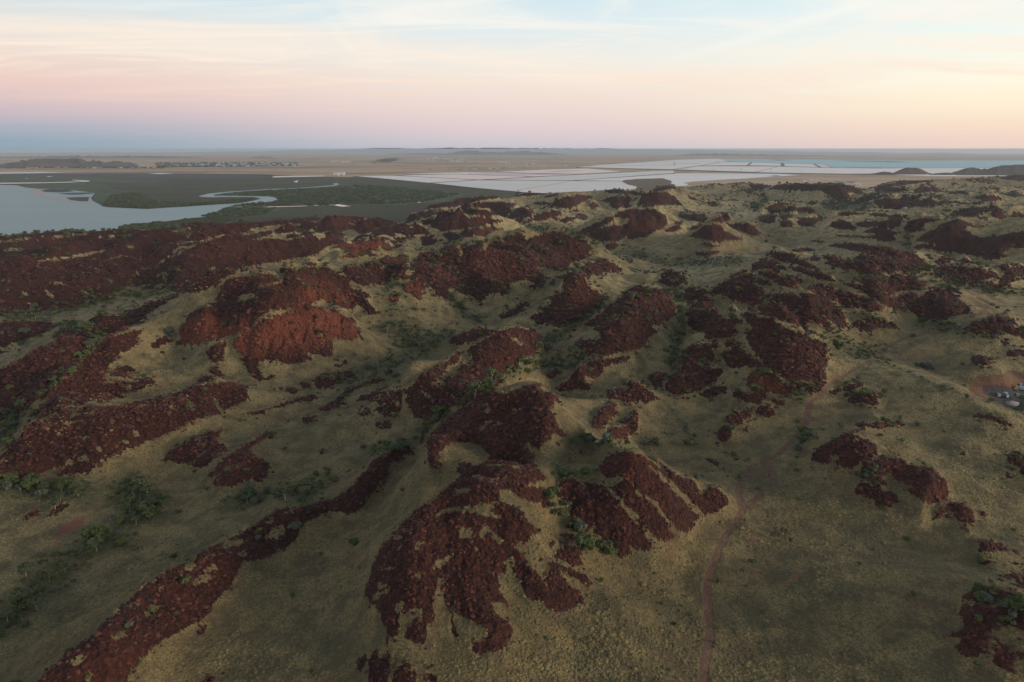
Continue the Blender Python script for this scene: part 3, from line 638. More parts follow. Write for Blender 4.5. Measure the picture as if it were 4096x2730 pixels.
# bushy belts: points, half width in photo pixels, how many plants, plant size in metres, where it is
BELTS = [
('Y1 0,1260 250,1280 500,1350 760,1330', 40, 34, 4.6, 'in the left edge tree belt below the long ridge'),
('Y1 1150,1300 1300,1350 1450,1400 1400,1500 1200,1480', 45, 32, 5.0, 'in the dense left foreground grove'),
('X1 1200,60 1000,300 800,350 650,480 500,620', 50, 30, 4.7, 'in the woodland strip down the left foreground valley'),
('X1 450,650 250,850 100,1000 0,1100', 45, 18, 4.6, 'in the thin woodland at the lower left corner'),
('Z4 860,1040 760,1150 650,1260 560,1350 450,1460 330,1540', 14, 26, 4.6, 'along the creek line between the two red slopes'),
('Y1 240,560 60,700 0,860', 28, 16, 5.0, 'in the left edge grove where the creek line ends'),
('Z4 -50,890 300,860 500,800 700,740 900,690 1200,640 1500,610', 26, 40, 5.5, 'in the grey green valley below the streaked slopes'),
('Z4 500,930 640,950 740,980 850,1040', 14, 12, 5.0, 'at the mouth of the grey green valley'),
('Z5 1180,720 1200,900 1300,1050 1500,1060', 50, 22, 5.0, 'on the amphitheatre floor under the red crags'),
('Z5 1600,1040 1300,1180 1100,1320 950,1350 800,1450', 40, 34, 4.6, 'along the drainage below the amphitheatre'),
('Z5 1710,480 1700,620 1690,720 1760,800 1800,870 1950,900', 12, 18, 4.2, 'in the dark gully cutting the domed red hill'),
('Z6 300,660 500,560 700,470', 10, 14, 4.0, 'at the foot of the domed red hill'),
('Z6 880,700 800,800 700,880 560,980 400,1080', 14, 18, 4.2, 'between the two parallel spurs'),
('Z6 380,1090 250,1230 120,1330 0,1380', 20, 14, 5.0, 'by the creek below the grass crested ridge'),
('Y3 450,300 330,370 200,450 50,540', 16, 12, 5.2, 'on the creek beside the fluted end of the crested ridge'),
('Y3 650,170 900,150 1250,90', 22, 20, 5.2, 'in the thicket under the shrubby spur'),
('Z6 1450,650 1480,750 1520,850 1480,950 1450,1100 1470,1250 1440,1380', 22, 34, 4.6, 'in the straight valley right of the parallel spurs'),
('Z6 250,120 600,165 900,300 1150,350 1300,400 1500,430 2000,400', 16, 36, 5.0, 'on the pale flat in the middle distance'),
('Z7 1310,170 1320,300', 10, 8, 6.0, 'in the gap beside the very wide maroon hill'),
('Z7 1470,430 1500,520 1600,600 1900,640 2291,680', 14, 26, 5.0, 'in the green valley behind the round hill'),
('Z7 650,980 750,1040 860,1170 1080,1190', 26, 16, 4.2, 'beside the dirt track below the maroon spurs'),
('Z7 1380,920 1600,950 1750,980 2000,1030', 18, 18, 4.5, 'at the foot of the round hill'),
('Y3 1150,880 1400,860 1600,890 1950,900', 14, 10, 3.6, 'in the shallow draw above the pyramid hill'),
('Y3 960,1180 1050,1190 1270,1160 1420,1170', 12, 8, 3.8, 'in the hollow between central ridge and pyramid hill'),
('Y2 1300,970 1600,900 1750,870 1850,790 1920,700 2080,590', 16, 22, 4.0, 'in the green swale above the boulder ridge tip'),
('Y2 20,1450 300,1370 500,1350 700,1420 950,1200', 26, 18, 4.6, 'on the dark valley side left of the boulder ridge'),
('X3 470,40 540,170 700,300 740,440', 14, 9, 4.6, 'against the left foot of the pyramid hill'),
('X3 860,400 960,470', 12, 4, 5.0, 'at the lowest tip of the pyramid hill'),
('Y4 900,600 1050,560 1000,640', 14, 6, 4.0, 'by the track at the foot of the boulder spur'),
('Y4 1040,860 1100,920 980,980', 16, 5, 4.0, 'right of the dirt track above the junction'),
('X4 1900,740 2100,880 2300,900 2200,1080', 24, 14, 3.6, 'on the dark slope in the bottom right corner'),
('Y5 350,1130 480,1110 440,1250 280,1190', 20, 8, 3.8, 'beside the humped maroon outcrop'),
('SS 80,380 130,320 60,400', 10, 8, 6.5, 'in a far gully among the right hand hills'),
('SS 850,370 650,380 1000,360', 14, 12, 6.5, 'in the far valley below the skyline hills'),
]
# single plants: photo x,y (foot), crown width px, kind, label
SOLO = [
('X2 370,830', 46, 'shrub', 'lone round green shrub on the open grass left of the central ridge'),
('X2 535,1490', 55, 'shrub', 'bushy green shrub on the open grass near the bottom edge'),
('X2 1740,960', 40, 'shrub', 'dark green dome shrub growing in the lowest scree of the central ridge'),
('X3 1490,1075', 50, 'shrub', 'dark green shrub standing alone on the grass plain left of the track'),
('X3 1865,710', 42, 'shrub', 'dark green shrub right beside the bend of the dirt track'),
('X3 865,700', 48, 'shrub', 'loose green shrub on the grass below the pyramid hill'),
('X3 435,1440', 22, 'shrub', 'small dark shrub on the empty grass at the bottom'),
('X3 1325,640', 26, 'shrub', 'small bright green shrub on the grass left of the track bend'),
('X3 2065,630', 38, 'tree', 'bright green sapling right of the track'),
('X3 2140,550', 44, 'tree', 'pale trunked gum tree right of the track'),
('X3 2330,340', 46, 'tree', 'green gum tree right of the track, nearer the junction'),
('X4 285,300', 62, 'tree', 'spreading white trunked gum tree on the flat right of the track'),
('X4 200,330', 46, 'tree', 'dense green tree touching the spreading gum'),
('X4 350,370', 38, 'tree', 'small green tree below the spreading gum'),
('X4 30,560', 52, 'tree', 'tall green tree beside the pale mosaic grass'),
('X4 155,160', 26, 'tree', 'slim white trunked sapling near the junction'),
('X4 1340,350', 60, 'shrub', 'wide green shrub on the plain below the humped outcrop'),
('X4 935,560', 38, 'shrub', 'small dark shrub in the middle of the lower right plain'),
('X4 1395,815', 46, 'shrub', 'dark round shrub with red dirt beside it on the lower right plain'),
('X4 1965,1050', 60, 'shrub', 'bright green bush in front of the dark bottom right slope'),
('X4 1960,1420', 50, 'shrub', 'pale green bush at the foot of the bottom right scree'),
('X4 1130,75', 40, 'shrub', 'green bush under the low maroon patch'),
('Y4 1010,1430', 40, 'shrub', 'green shrub on the plain right of the track loop'),
('Y4 480,1075', 50, 'shrub', 'dark bush on the drainage line above the track junction'),
('Y4 770,1235', 20, 'shrub', 'tiny dark bush at the track junction'),
('Y5 935,1370', 30, 'shrub', 'bright green bush on the curled lobe of the humped outcrop'),
('Y5 890,1150', 36, 'shrub', 'olive bush on top of the humped outcrop'),
('Y5 520,1500', 36, 'shrub', 'green bush below the overgrown maroon patch'),
('Y5 420,555', 26, 'shrub', 'dark bush under the small rock patch beside the track'),
('Y5 1760,1140', 40, 'shrub', 'green bush beside the dark rock at the right edge'),
('Y5 1440,680', 30, 'shrub', 'dark shrub under the thin rock strip below the gravel pit'),
('Y2 1450,1200', 30, 'shrub', 'green shrub on the flank of the boulder ridge tip'),
('Y2 1330,1420', 26, 'shrub', 'dark shrub where the boulder ridge narrows'),
('Y2 1670,1330', 50, 'shrub', 'grey green bush on the grass right of the boulder ridge'),
('Y2 890,1270', 40, 'tree', 'white trunked gum tree alone on the dark valley side'),
('Y2 1350,1000', 30, 'tree', 'bleached white branched tree above the boulder ridge'),
('Y2 1800,840', 30, 'tree', 'pale trunked tree at the head of the green swale'),
('Y2 720,1430', 56, 'shrub', 'broad dark green bush against the boulder ridge'),
('Y2 565,940', 44, 'shrub', 'low green bush on the wide grass flat'),
('X1 300,870', 30, 'tree', 'leaning white trunked gum tree in the lower left valley'),
('X1 525,790', 34, 'tree', 'white trunked gum tree in the lower left valley'),
('X1 825,735', 30, 'tree', 'bare white trunk tree left of the boulder ridge'),
('X1 1295,960', 46, 'shrub', 'round green bush standing on the boulder ridge'),
('X1 760,1530', 42, 'shrub', 'yellow green bush at the bottom end of the boulder ridge'),
('X1 1200,1400', 36, 'shrub', 'dark bush at the lower edge of the boulder ridge'),
('X1 1480,500', 50, 'shrub', 'dense dark tree crown against the upper edge of the boulder ridge'),
('X1 1905,190', 34, 'tree', 'twisted white branched tree above the boulder ridge'),
('Y3 1715,775', 36, 'shrub', 'dark green bush on the hook shaped patch'),
('Y3 1360,640', 30, 'shrub', 'dark green bush on the edge of the teardrop patch'),
('Y3 1060,1530', 62, 'shrub', 'large grey green bush at the left foot of the pyramid hill'),
('Y3 520,1060', 26, 'shrub', 'bright green shrub on the saddle of the central ridge'),
('Y3 2190,1350', 24, 'shrub', 'dark green shrub on the right spur of the pyramid hill'),
('Y3 1600,1420', 28, 'shrub', 'dark green shrub in the seam of the pyramid hill'),
('Y3 1880,1190', 30, 'shrub', 'dark bush below the summit of the pyramid hill'),
('Y3 1190,190', 30, 'shrub', 'bright green shrub on the ragged spur'),
('Y3 2190,870', 30, 'tree', 'small pale trunked tree in the draw left of the track'),
('Z6 1570,1520', 70, 'shrub', 'dense dark green thicket at the tip of the smooth dark lobe'),
('Z7 395,1530', 50, 'shrub', 'round dark green bush at the tip of the long boulder spur'),
('Z7 220,940', 22, 'shrub', 'yellow green shrub on the long boulder spur'),
('Z5 1550,830', 26, 'shrub', 'dark round bush high on the amphitheatre floor'),
('Z5 1320,1080', 46, 'shrub', 'largest dark bush on the amphitheatre floor'),
('Z5 120,1150', 40, 'shrub', 'dark bush against the foot of the red crags'),
('Z5 410,1140', 40, 'shrub', 'dark green bush low on the crag face'),
]
# ------------------------------------------------------------------ noise fields in metres
def make_tile(n, beta, seed):
    g = np.random.default_rng(seed)
    fx = np.fft.fftfreq(n)[:, None]; fy = np.fft.rfftfreq(n)[None, :]
    f = np.sqrt(fx * fx + fy * fy); f[0, 0] = 1
    a = np.fft.rfft2(g.standard_normal((n, n))) / f ** beta
    a[0, 0] = 0
    t = np.fft.irfft2(a, (n, n))
    return (t / t.std()).astype(np.float32)
T1 = make_tile(1024, 1.15, 1)
T2 = make_tile(1024, 1.6, 2)
T3 = make_tile(1024, 0.9, 3)
def samp(t, x, y, cell):
    n = t.shape[0]
    u = x / cell; v = y / cell
    iu = np.floor(u).astype(np.int64); iv = np.floor(v).astype(np.int64)
    fu = (u - iu).astype(np.float32); fv = (v - iv).astype(np.float32)
    a = t[iu % n, iv % n]; b = t[(iu + 1) % n, iv % n]; c = t[iu % n, (iv + 1) % n]; d = t[(iu + 1) % n, (iv + 1) % n]
    return (a * (1 - fu) + b * fu) * (1 - fv) + (c * (1 - fu) + d * fu) * fv
def vnoise(x, y, L, seed=0):
    """smooth value noise of wavelength L"""
    t = T3; n = 1024
    u = x / L + 17.3 * seed; v = y / L + 5.7 * seed
    iu = np.floor(u).astype(np.int64); iv = np.floor(v).astype(np.int64)
    fu = u - iu; fv = v - iv
    fu = fu * fu * (3 - 2 * fu); fv = fv * fv * (3 - 2 * fv)
    k = 37
    a = t[(iu * k) % n, (iv * k) % n]; b = t[((iu + 1) * k) % n, (iv * k) % n]
    c = t[(iu * k) % n, ((iv + 1) * k) % n]; d = t[((iu + 1) * k) % n, ((iv + 1) * k) % n]
    return (a * (1 - fu) + b * fu) * (1 - fv) + (c * (1 - fu) + d * fu) * fv

# ------------------------------------------------------------------ terrain grid (rings round the take-off point)
def spaced(dense_lo, dense_hi, n, lo, hi, m):
    a = np.linspace(lo, dense_lo, m, endpoint=False); b = np.linspace(dense_lo, dense_hi, n); c = np.linspace(dense_hi, hi, m + 1)[1:]
    return np.concatenate([a, b, c])
AZ = np.radians(spaced(-38.6, 38.6, 840, -64, 64, 60))
ND = 1240
DD = np.concatenate([np.linspace(50, 130, 50, endpoint=False), 130 * (5400 / 130) ** np.linspace(0, 1, ND - 50)])
A2, D2 = np.meshgrid(AZ, DD)                       # rows = distance, columns = azimuth
GX = D2 * np.sin(A2); GY = D2 * np.cos(A2)
NR, NC = GX.shape

# valley floors: photo x,y : height
FLOOR = '''0,2100,7 500,2200,7 600,1950,8 1200,2600,10 1300,1780,10 2800,2600,12 3600,2400,14 3000,1950,12 2700,1650,12
2400,1680,12 1650,1400,12 1900,1250,15 2300,1380,14 2650,1330,15 2600,1000,18 2900,1000,20 3150,1360,17 3400,1400,20 4000,1600,16
300,1180,8 0,1260,6 150,1520,5 3700,1250,20 4060,1150,22 2400,850,24 3200,850,30 3600,850,32 4060,850,36 1500,950,34 500,1050,18
2000,830,30 3400,770,28 3900,740,38 2050,2650,11 900,1700,9 700,1250,14 1100,1750,9 -300,2000,6 4400,2000,15 -300,1200,5 4400,1000,25'''
fa, fd, fz = [], [], []
for w in FLOOR.split():
    px, py, z = map(float, w.split(','))
    X, Y, Z = unproj(px, py, z)
    fa.append(math.atan2(X, Y)); fd.append(math.log(math.hypot(X, Y))); fz.append(z)
num = np.zeros_like(GX); den = np.zeros_like(GX) + 1e-6
LD = np.log(D2)
for a, d, z in zip(fa, fd, fz):
    r2 = ((A2 - a) / 0.16) ** 2 + ((LD - d) / 0.22) ** 2
    w = 1.0 / (0.15 + r2) ** 2
    num += w * z; den += w
H0 = num / den

# ridges: 'zoomed points' with heights, half width (m), asymmetry not needed
RIDGE = [
('X1 100,1640,20 450,1440,22 650,1300,22 1000,960,22 1250,740,21 1600,560,20 2150,215,19 Y2 700,1490,17 1000,1430,17 1250,1200,20 1480,1000,19 1680,930,16', 15),
('Y3 860,470,30 700,540,40 640,660,44 560,820,43 560,980,42 600,1100,42 560,1220,42 480,1350,40 X2 1900,110,40 1850,270,38 1800,420,33 1800,560,24', 34),
('Y3 640,660,42 350,610,28 100,650,20', 26),
('X2 1850,260,40 1500,300,24 1300,500,16', 26),
('X2 1800,420,34 1650,640,20 X2 1300,900,13', 26),
('X2 2000,300,34 2130,420,24 X3 200,640,16', 20),
('Y3 1650,1000,36 1660,1110,40 1660,1190,39 1500,1275,36 1350,1300,34 X3 900,100,26 950,300,16', 26),
('Y3 1660,1150,42 1900,1300,32 2100,1480,20', 17),
('Y3 1760,1020,34 2100,1215,26 2300,1380,18', 16),
('X3 300,590,20 500,760,16', 18),
('Y1 2250,350,22 1950,350,26 1600,440,28 1200,520,28 800,590,28 400,680,26 150,850,20', 24),
('Y1 1300,320,20 900,330,22 600,450,20 400,560,16', 22),
('Z4 1100,1010,24 800,1200,22 600,1420,18', 22),
('Z4 650,1000,26 400,1130,28 100,1300,28 -100,1450,24', 32),
('Z4 300,915,18 0,915,20', 25),
('Z4 1500,695,30 1150,830,28 850,880,22', 26),
('Z4 -300,215,36 0,205,38 350,178,40 700,158,40 1000,140,42 1300,135,44 1600,85,48 2000,95,48 2300,85,48', 60),
('Z4 -100,430,30 300,400,32 700,330,36 1200,270,36', 60),
('Z4 100,560,24 500,520,26 900,370,32 1150,375,32 1300,330,30', 40),
('Z4 1100,520,22 1450,400,38 1700,300,46 2000,220,50 2250,200,50', 44),
('Z4 1400,720,32 1750,740,42 1950,560,52 Z5 200,500,56 600,440,60 900,440,60 1200,360,62 1500,330,62 1800,280,62 2100,200,62', 62),
('Z5 -450,820,46 -100,640,56 400,560,54', 50),
('Z5 150,890,42 350,860,46 500,900,38', 34),
('Z5 620,830,42 720,820,42 800,940,26', 24),
('Z5 -450,920,40 -300,1000,30', 30),
('Z5 1380,600,40 1340,560,46', 26),
('Z5 1950,310,60 1900,500,46 1750,650,26', 34),
('Z6 430,180,62 600,260,52 750,350,32', 46),
('Z6 100,220,60 60,450,44 150,560,26', 40),
('Z6 960,30,56 1200,-20,66 1350,40,56', 60), ('Z6 1100,80,50 1180,180,30', 36), ('Z6 920,130,44 960,220,28', 30),
('Z6 1790,105,56 1850,170,40', 44), ('Z6 2010,90,46 2080,150,34', 36),
('Z6 830,400,40 700,520,40 640,700,42 450,850,34 280,880,24', 28),
('Z6 1200,625,44 1250,700,46 1080,850,42 950,1000,36 800,1120,20', 32),
('Z6 1430,510,32 1440,580,24', 34),
('Z5 2230,985,37 2050,1075,38 1800,1240,37 1640,1300,38 1540,1440,34 Y2 1900,350,34 1600,400,26 1400,400,20', 26),
('Z5 1930,980,26 1750,1050,22', 26),
('Y2 1450,275,16 1200,370,16 950,540,13', 14), ('Y2 850,440,14 500,520,13', 14),
('Y3 1500,90,22 1200,190,24 1080,330,17', 20),
('Y3 1680,300,22 1800,400,18 1540,390,20', 20), ('Y3 1530,520,18 1400,650,14', 14), ('Y3 1720,600,18 1600,780,14', 14),
('Y1 2000,770,16 1700,930,13', 18), ('Y1 2353,890,16 2150,1100,13 2250,1180,12', 16),
('Z6 2050,550,50 1900,640,48 1700,670,34', 40), ('Z6 1700,700,30 1750,770,22', 28),
('Z6 1750,830,38 1850,950,36 1750,1030,26', 36),
('Z6 1700,1100,34 1600,1230,32 1500,1420,22', 30), ('Z6 1700,1320,28 1550,1460,18', 24), ('Z6 1980,1130,34 2080,1260,26', 24),
('Z7 0,850,50 150,960,50 350,1130,44 500,1320,28 560,1450,18', 36),
('Z7 200,690,50 380,760,48 600,930,28', 34), ('Z7 500,690,48 700,840,34 760,930,24', 30),
('Z7 600,620,48 900,710,44 1080,810,26', 36),
('Z7 250,350,44 700,440,52 1000,400,56 1300,380,50 1420,440,36', 60), ('Z7 900,560,48 1200,560,46 1420,610,32', 44),
('Z7 1540,650,46 1700,720,42', 48), ('Z7 1350,730,28', 24),
('Z7 900,900,34 1080,900,34', 28), ('Z7 2100,880,44 1900,920,36', 36), ('Z7 1750,470,44 1950,500,38', 44),
('Z7 1600,90,60 1800,80,62 2100,170,60 2400,200,60', 70), ('Z7 1800,260,44 2100,300,40', 60),
('Z7 1950,100,50 1150,140,46', 60), ('Z7 750,80,50 1000,90,48', 44),
('Z7 1920,1210,30', 20),
('Y5 300,150,28 700,260,32 1100,420,32 1500,560,30 1900,720,26 2400,900,24', 46),
('Y5 200,420,24 600,420,26 900,560,24', 34),
('Y4 900,520,24 800,620,18', 20), ('Y4 440,760,20 380,860,18', 14),
('Y5 250,860,26 560,1030,28 900,1120,28 1080,1260,22', 28), ('Y5 350,1280,20 560,1380,18', 20), ('Y5 500,700,24 350,730,22', 18),
('Y5 1500,620,24 1700,680,22', 26), ('Y5 1700,990,26 1900,1100,24', 22),
('X4 1720,20,24 1850,180,19', 18), ('X4 2100,380,20', 16), ('X4 2000,780,22 2300,840,26 2500,900,28', 22), ('X4 1950,930,20 2300,980,26 2500,1000,28', 24),
('Z2 680,545,42 900,500,50 1150,483,52 1350,460,56 1600,455,56 1900,440,60 2150,455,60 2300,410,62', 100),
('SS -100,175,62 300,187,60 550,187,60 800,190,60 930,240,46', 110), ('SS 640,240,50 820,330,40', 60),
('SS 1100,210,50 1400,150,66 1800,140,68 2200,110,74 2600,100,74', 130),
('SS 1000,280,46 1300,315,52 1600,340,48', 80), ('SS 1450,215,56', 50), ('SS 1900,290,56 2150,300,56', 80),
('SS 150,380,42 350,360,46 540,400,40', 50), ('SS 500,480,44 300,500,44', 44), ('SS 780,500,44 1100,500,48', 50), ('SS 1500,480,50 1900,500,54', 70),
('SS 1800,400,54 2200,400,56', 80), ('SS 1200,420,40 1000,440,40', 60),
('Z2 2200,540,50 2050,600,36', 60), ('Z2 1650,490,46 1560,560,36', 50), ('Z2 1320,600,40 1250,630,34', 46), ('Z2 1500,590,44', 36),
('Z5 900,60,56 880,200,40', 42), ('Z5 1300,120,52 1100,150,50', 46), ('Z5 1750,60,56 2000,60,56', 60), ('Z5 1900,150,54', 40),
]
ACC = np.zeros_like(GX)
PW = 3.0
for txt, w in RIDGE:
    z = ZOOM['F']; P = []
    for t in txt.split():
        if t in ZOOM: z = ZOOM[t]; continue
        a, b, c = map(float, t.split(','))
        X, Y, Z = unproj(z[0] + a * z[2], z[1] + b * z[2], c)
        P.append((X, Y, c))
    P = np.array(P)
    if len(P) == 1: P = np.vstack([P, P + [w * .3, 0, 0]])
    dm = np.hypot(P[:, 0], P[:, 1])
    r0 = np.searchsorted(DD, dm.min() - 3.3 * w); r1 = np.searchsorted(DD, dm.max() + 3.3 * w)
    X = GX[r0:r1]; Y = GY[r0:r1]; B = H0[r0:r1]
    best = np.zeros_like(X)
    # bend the plan of the ridge a little so it has spurs
    wob = w * .38
    Xw = X + wob * vnoise(X, Y, w * 1.1, 3) ; Yw = Y + wob * vnoise(X, Y, w * 1.1, 4)
    for (x0, y0, h0), (x1, y1, h1) in zip(P[:-1], P[1:]):
        ex, ey = x1 - x0, y1 - y0; L2 = ex * ex + ey * ey + 1e-6
        t = np.clip(((Xw - x0) * ex + (Yw - y0) * ey) / L2, 0, 1)
        dx = Xw - x0 - t * ex; dy = Yw - y0 - t * ey
        r = np.sqrt(dx * dx + dy * dy) / (w * .82)
        # rounded crest, straight flanks
        prof = np.exp(-0.72 * (np.sqrt(r * r + 0.006) - 0.077) ** 1.45)
        best = np.maximum(best, np.maximum(h0 + t * (h1 - h0) - B, 0) * prof)
    ACC[r0:r1] += best ** PW
RID = ACC ** (1 / PW)
RID = np.where(RID > 0, RID, 0)
LW = 2.0 ** np.round(np.log2(np.clip(D2 / 400, .5, 4)))
ero = .75 - np.minimum(np.abs(vnoise(GX, GY, 62, 11)), 1.6) * .8 - np.minimum(np.abs(vnoise(GX, GY, 26, 12)), 1.5) * .3
ero = np.clip(ero, -.8, .8)
RID = RID * (1.06 + .24 * ero)
Hh = H0 + RID

# the seaward edge of the hills
EDGE = '-900,962,30 -300,948,34 0,943,36 137,931,37 238,924,37 321,922,37 369,926,38 470,915,38 535,918,38 631,916,39 702,908,40 738,893,40 785,887,40 833,890,41 922,890,41 1011,888,42 1130,881,43 1220,872,44 1309,862,45 1336,857,45 1389,859,46 1437,863,46 1473,863,46 1502,857,47 1538,856,47 1633,839,48 1681,834,48 1716,817,48 1812,806,50 1835,792,51 1895,790,52 1931,784,53 1990,783,54 2026,789,54 2091,771,54 2163,771,55 2228,767,55 2311,760,55 2419,756,56 2466,754,56 2520,762,56 2579,756,57 2639,747,57 2700,741,57 2800,738,58 2900,736,58 3000,729,58 3028,733,58 3047,734,58 3088,741,58 3112,737,58 3140,734,58 3196,735,58 3256,734,58 3303,736,58 3354,736,55 3396,741,52 3433,755,42 3456,759,35 3484,750,36 3512,741,38 3573,722,44 3606,719,49 3652,720,55 3727,715,57 3764,713,58 3810,710,59 3885,705,61 3950,708,62 4025,699,64 4096,696,66 4300,692,66 4900,690,66'
ea, ed, es = [], [], []
for w in EDGE.split():
    a, b, c = map(float, w.split(','))
    X, Y, Z = unproj(a, b, c); ea.append(math.atan2(X, Y)); ed.append(math.hypot(X, Y)); es.append((Z - CAM_H) / math.hypot(X, Y))
eslope = np.interp(AZ, ea, es)[None, :]
def cap(H):
    lim = CAM_H + D2 * eslope - 0.0005 * D2 * np.abs(vnoise(GX, GY, 30, 8)); k = 0.0018 * D2
    u = (lim - H) / k
    return np.where(D2 > 600, lim - k * np.where(u > 20, u, np.log1p(np.exp(np.clip(u, -50, 20)))), H)
edist = np.interp(AZ, ea, ed)[None, :]
tt = np.clip((D2 - edist) / (edist * 0.10 + 20), 0, 1)
far_amp = np.clip((D2 - 900) / 1500, 0, 1)
rough = np.clip(D2 / 1500, 0.12, 1.0)
Hh = Hh + samp(T1, GX, GY, 5.0) * (0.9 + 2.4 * far_amp) * 0.8
Hh = Hh + (np.abs(vnoise(GX, GY, 90, 1)) * -6 + 3) * (0.25 + 0.9 * far_amp)
Hh = Hh * (1 - tt * tt * (3 - 2 * tt)) - 14 * tt
Hh = Hh - D2 ** 2 / CURV

# ------------------------------------------------------------------ outlines -> mask (sampled where each ground point shows)
SW, SH = 2560, 1400          # half photo pixels, with a margin
OX, OY = 250, 0
def inside(poly, X, Y):
    c = np.zeros(X.shape, np.int16)       # winding number
    n = len(poly); j = n - 1
    for i in range(n):
        xi, yi = poly[i]; xj, yj = poly[j]
        if yi != yj:
            m = ((yi > Y) != (yj > Y)) & (X < (xj - xi) * (Y - yi) / (yj - yi) + xi)
            c += np.where(m, 1 if yi > yj else -1, 0).astype(np.int16)
        j = i
    return c != 0
def paint(img, pts, val):
    p = np.array(pts) / 2.0 + [OX, OY]
    x0, y0 = np.floor(p.min(0)).astype(int) - 1; x1, y1 = np.ceil(p.max(0)).astype(int) + 2
    x0, y0 = max(x0, 0), max(y0, 0); x1, y1 = min(x1, SW), min(y1, SH)
    if x1 <= x0 or y1 <= y0: return
    xs, ys = np.meshgrid(np.arange(x0, x1) + .5, np.arange(y0, y1) + .5)
    m = inside(p, xs, ys)
    img[y0:y1, x0:x1][m] = val
IDM = np.zeros((SH, SW), np.int16)
polys = []
for k, line in enumerate(PATCH.split('\n')):
    polys.append((200 + k, trace(line)))
    paint(IDM, polys[-1][1], 200 + k)
for k, (nm, lb, tx) in enumerate(MASS):
    polys.append((1 + k, trace(tx)))
    paint(IDM, polys[-1][1], 1 + k)
for line in HOLES.split('\n'):
    paint(IDM, trace(line), 0)
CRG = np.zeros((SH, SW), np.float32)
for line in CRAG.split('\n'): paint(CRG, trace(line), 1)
DRT = np.zeros((SH, SW), np.float32)
for line in DIRT.split('\n'): paint(DRT, trace(line), 1)
PITM = np.zeros((SH, SW), np.float32)
paint(PITM, trace(PIT), 1); paint(PITM, trace(PIT_IN), 2)
BLT = np.zeros((SH, SW), np.float32)
YY, XX = np.mgrid[0:SH, 0:SW]
for txt, hw, n_, s_, w_ in BELTS:
    p = trace(txt) / 2.0 + [OX, OY]; h = hw / 2.0 * 1.25
    if len(p) == 1: p = np.vstack([p, p + 1])
    for (x0, y0), (x1, y1) in zip(p[:-1], p[1:]):
        a0, a1 = int(max(min(x0, x1) - 2 * h, 0)), int(min(max(x0, x1) + 2 * h, SW)); b0, b1 = int(max(min(y0, y1) - 2 * h, 0)), int(min(max(y0, y1) + 2 * h, SH))
        if a1 <= a0 or b1 <= b0: continue
        X = XX[b0:b1, a0:a1]; Y = YY[b0:b1, a0:a1]
        ex, ey = x1 - x0, y1 - y0
        t = np.clip(((X - x0) * ex + (Y - y0) * ey) / (ex * ex + ey * ey + 1e-6), 0, 1)
        r2 = (X - x0 - t * ex) ** 2 + (Y - y0 - t * ey) ** 2
        BLT[b0:b1, a0:a1] = np.maximum(BLT[b0:b1, a0:a1], np.exp(-r2 / (h * h)))
# faint drainage lines
for txt in ('Y4 0,800 60,870 130,950 200,1000 420,1050 560,1110 680,1180 770,1220', 'Y5 520,60 600,150 780,230 950,300 1130,380 1230,410 1400,440 1874,600 2100,680',
            'Y3 1980,480 2060,560 2180,720 2260,860', 'X3 1900,760 1890,900 1950,1040 2000,1180'):
    p = trace(txt) / 2.0 + [OX, OY]
    for (x0, y0), (x1, y1) in zip(p[:-1], p[1:]):
        for t in np.linspace(0, 1, int(math.hypot(x1 - x0, y1 - y0)) + 2):
            cx, cy = int(x0 + t * (x1 - x0)), int(y0 + t * (y1 - y0))
            if 3 < cx < SW - 4 and 3 < cy < SH - 4: BLT[cy - 2:cy + 3, cx - 3:cx + 4] = np.maximum(BLT[cy - 2:cy + 3, cx - 3:cx + 4], .85)

def visible(Hm):
    sl = (Hm - CAM_H) / D2
    run = np.maximum.accumulate(sl, axis=0)
    return sl >= run - 0.0012 - 0.5 / D2
def lookup(Hm):
    px, py, dep = project(GX, GY, Hm)
    amp = np.clip(1500.0 / dep, 1.2, 5.0)
    lod = 2.0 ** np.round(np.log2(np.clip(dep / 170.0, 1, 30)))
    wx_ = samp(T1, GX / lod, GY / lod, 1.3); wy_ = samp(T1, GX / lod + 300, GY / lod + 777, 1.3)
    hx = samp(T3, GX / lod + 50, GY / lod, .55); hy = samp(T3, GX / lod, GY / lod + 70, .55)
    qx = px + amp * (wx_ + .9 * hx); qy = py + amp * 0.7 * (wy_ + .9 * hy)
    ix = np.clip((qx / 2 + OX).astype(int), 0, SW - 1); iy = np.clip((qy / 2 + OY).astype(int), 0, SH - 1)
    ids = IDM[iy, ix].copy()
    out = (px < -180) | (px > 4200) | (py > 2760)
    hid = ~visible(Hm)
    pr = (samp(T1, GX, GY, 6.0) + 0.6 * vnoise(GX, GY, 60, 6)) > 0.75
    use = hid | out
    ids = np.where(use, np.where(pr, 199, 0), ids)
    # extra small patches on the far hills, too small to trace
    farr = (D2 > 800) & (ids == 0) & (py < 1150)
    st = samp(T1, GX * 0.6, GY * 1.0, 7.0) + 0.5 * samp(T3, GX, GY, 9.0)
    right_ = np.clip((px - 2000) / 900, 0, 1)
    ids = np.where(farr & (st > 0.95 - 0.75 * right_), 199, ids)
    # pockets of grass in the rock
    g = samp(T1, GX * .55 / lod + 91, GY / lod + 45, 0.9) + 0.5 * samp(T3, GX / lod, GY / lod, 1.6)
    ids = np.where((ids > 0) & (g > np.interp(dep, [200, 400, 900], [2.2, 1.85, 1.65])), 0, ids)
    return ids, px, py, dep, use, ix, iy
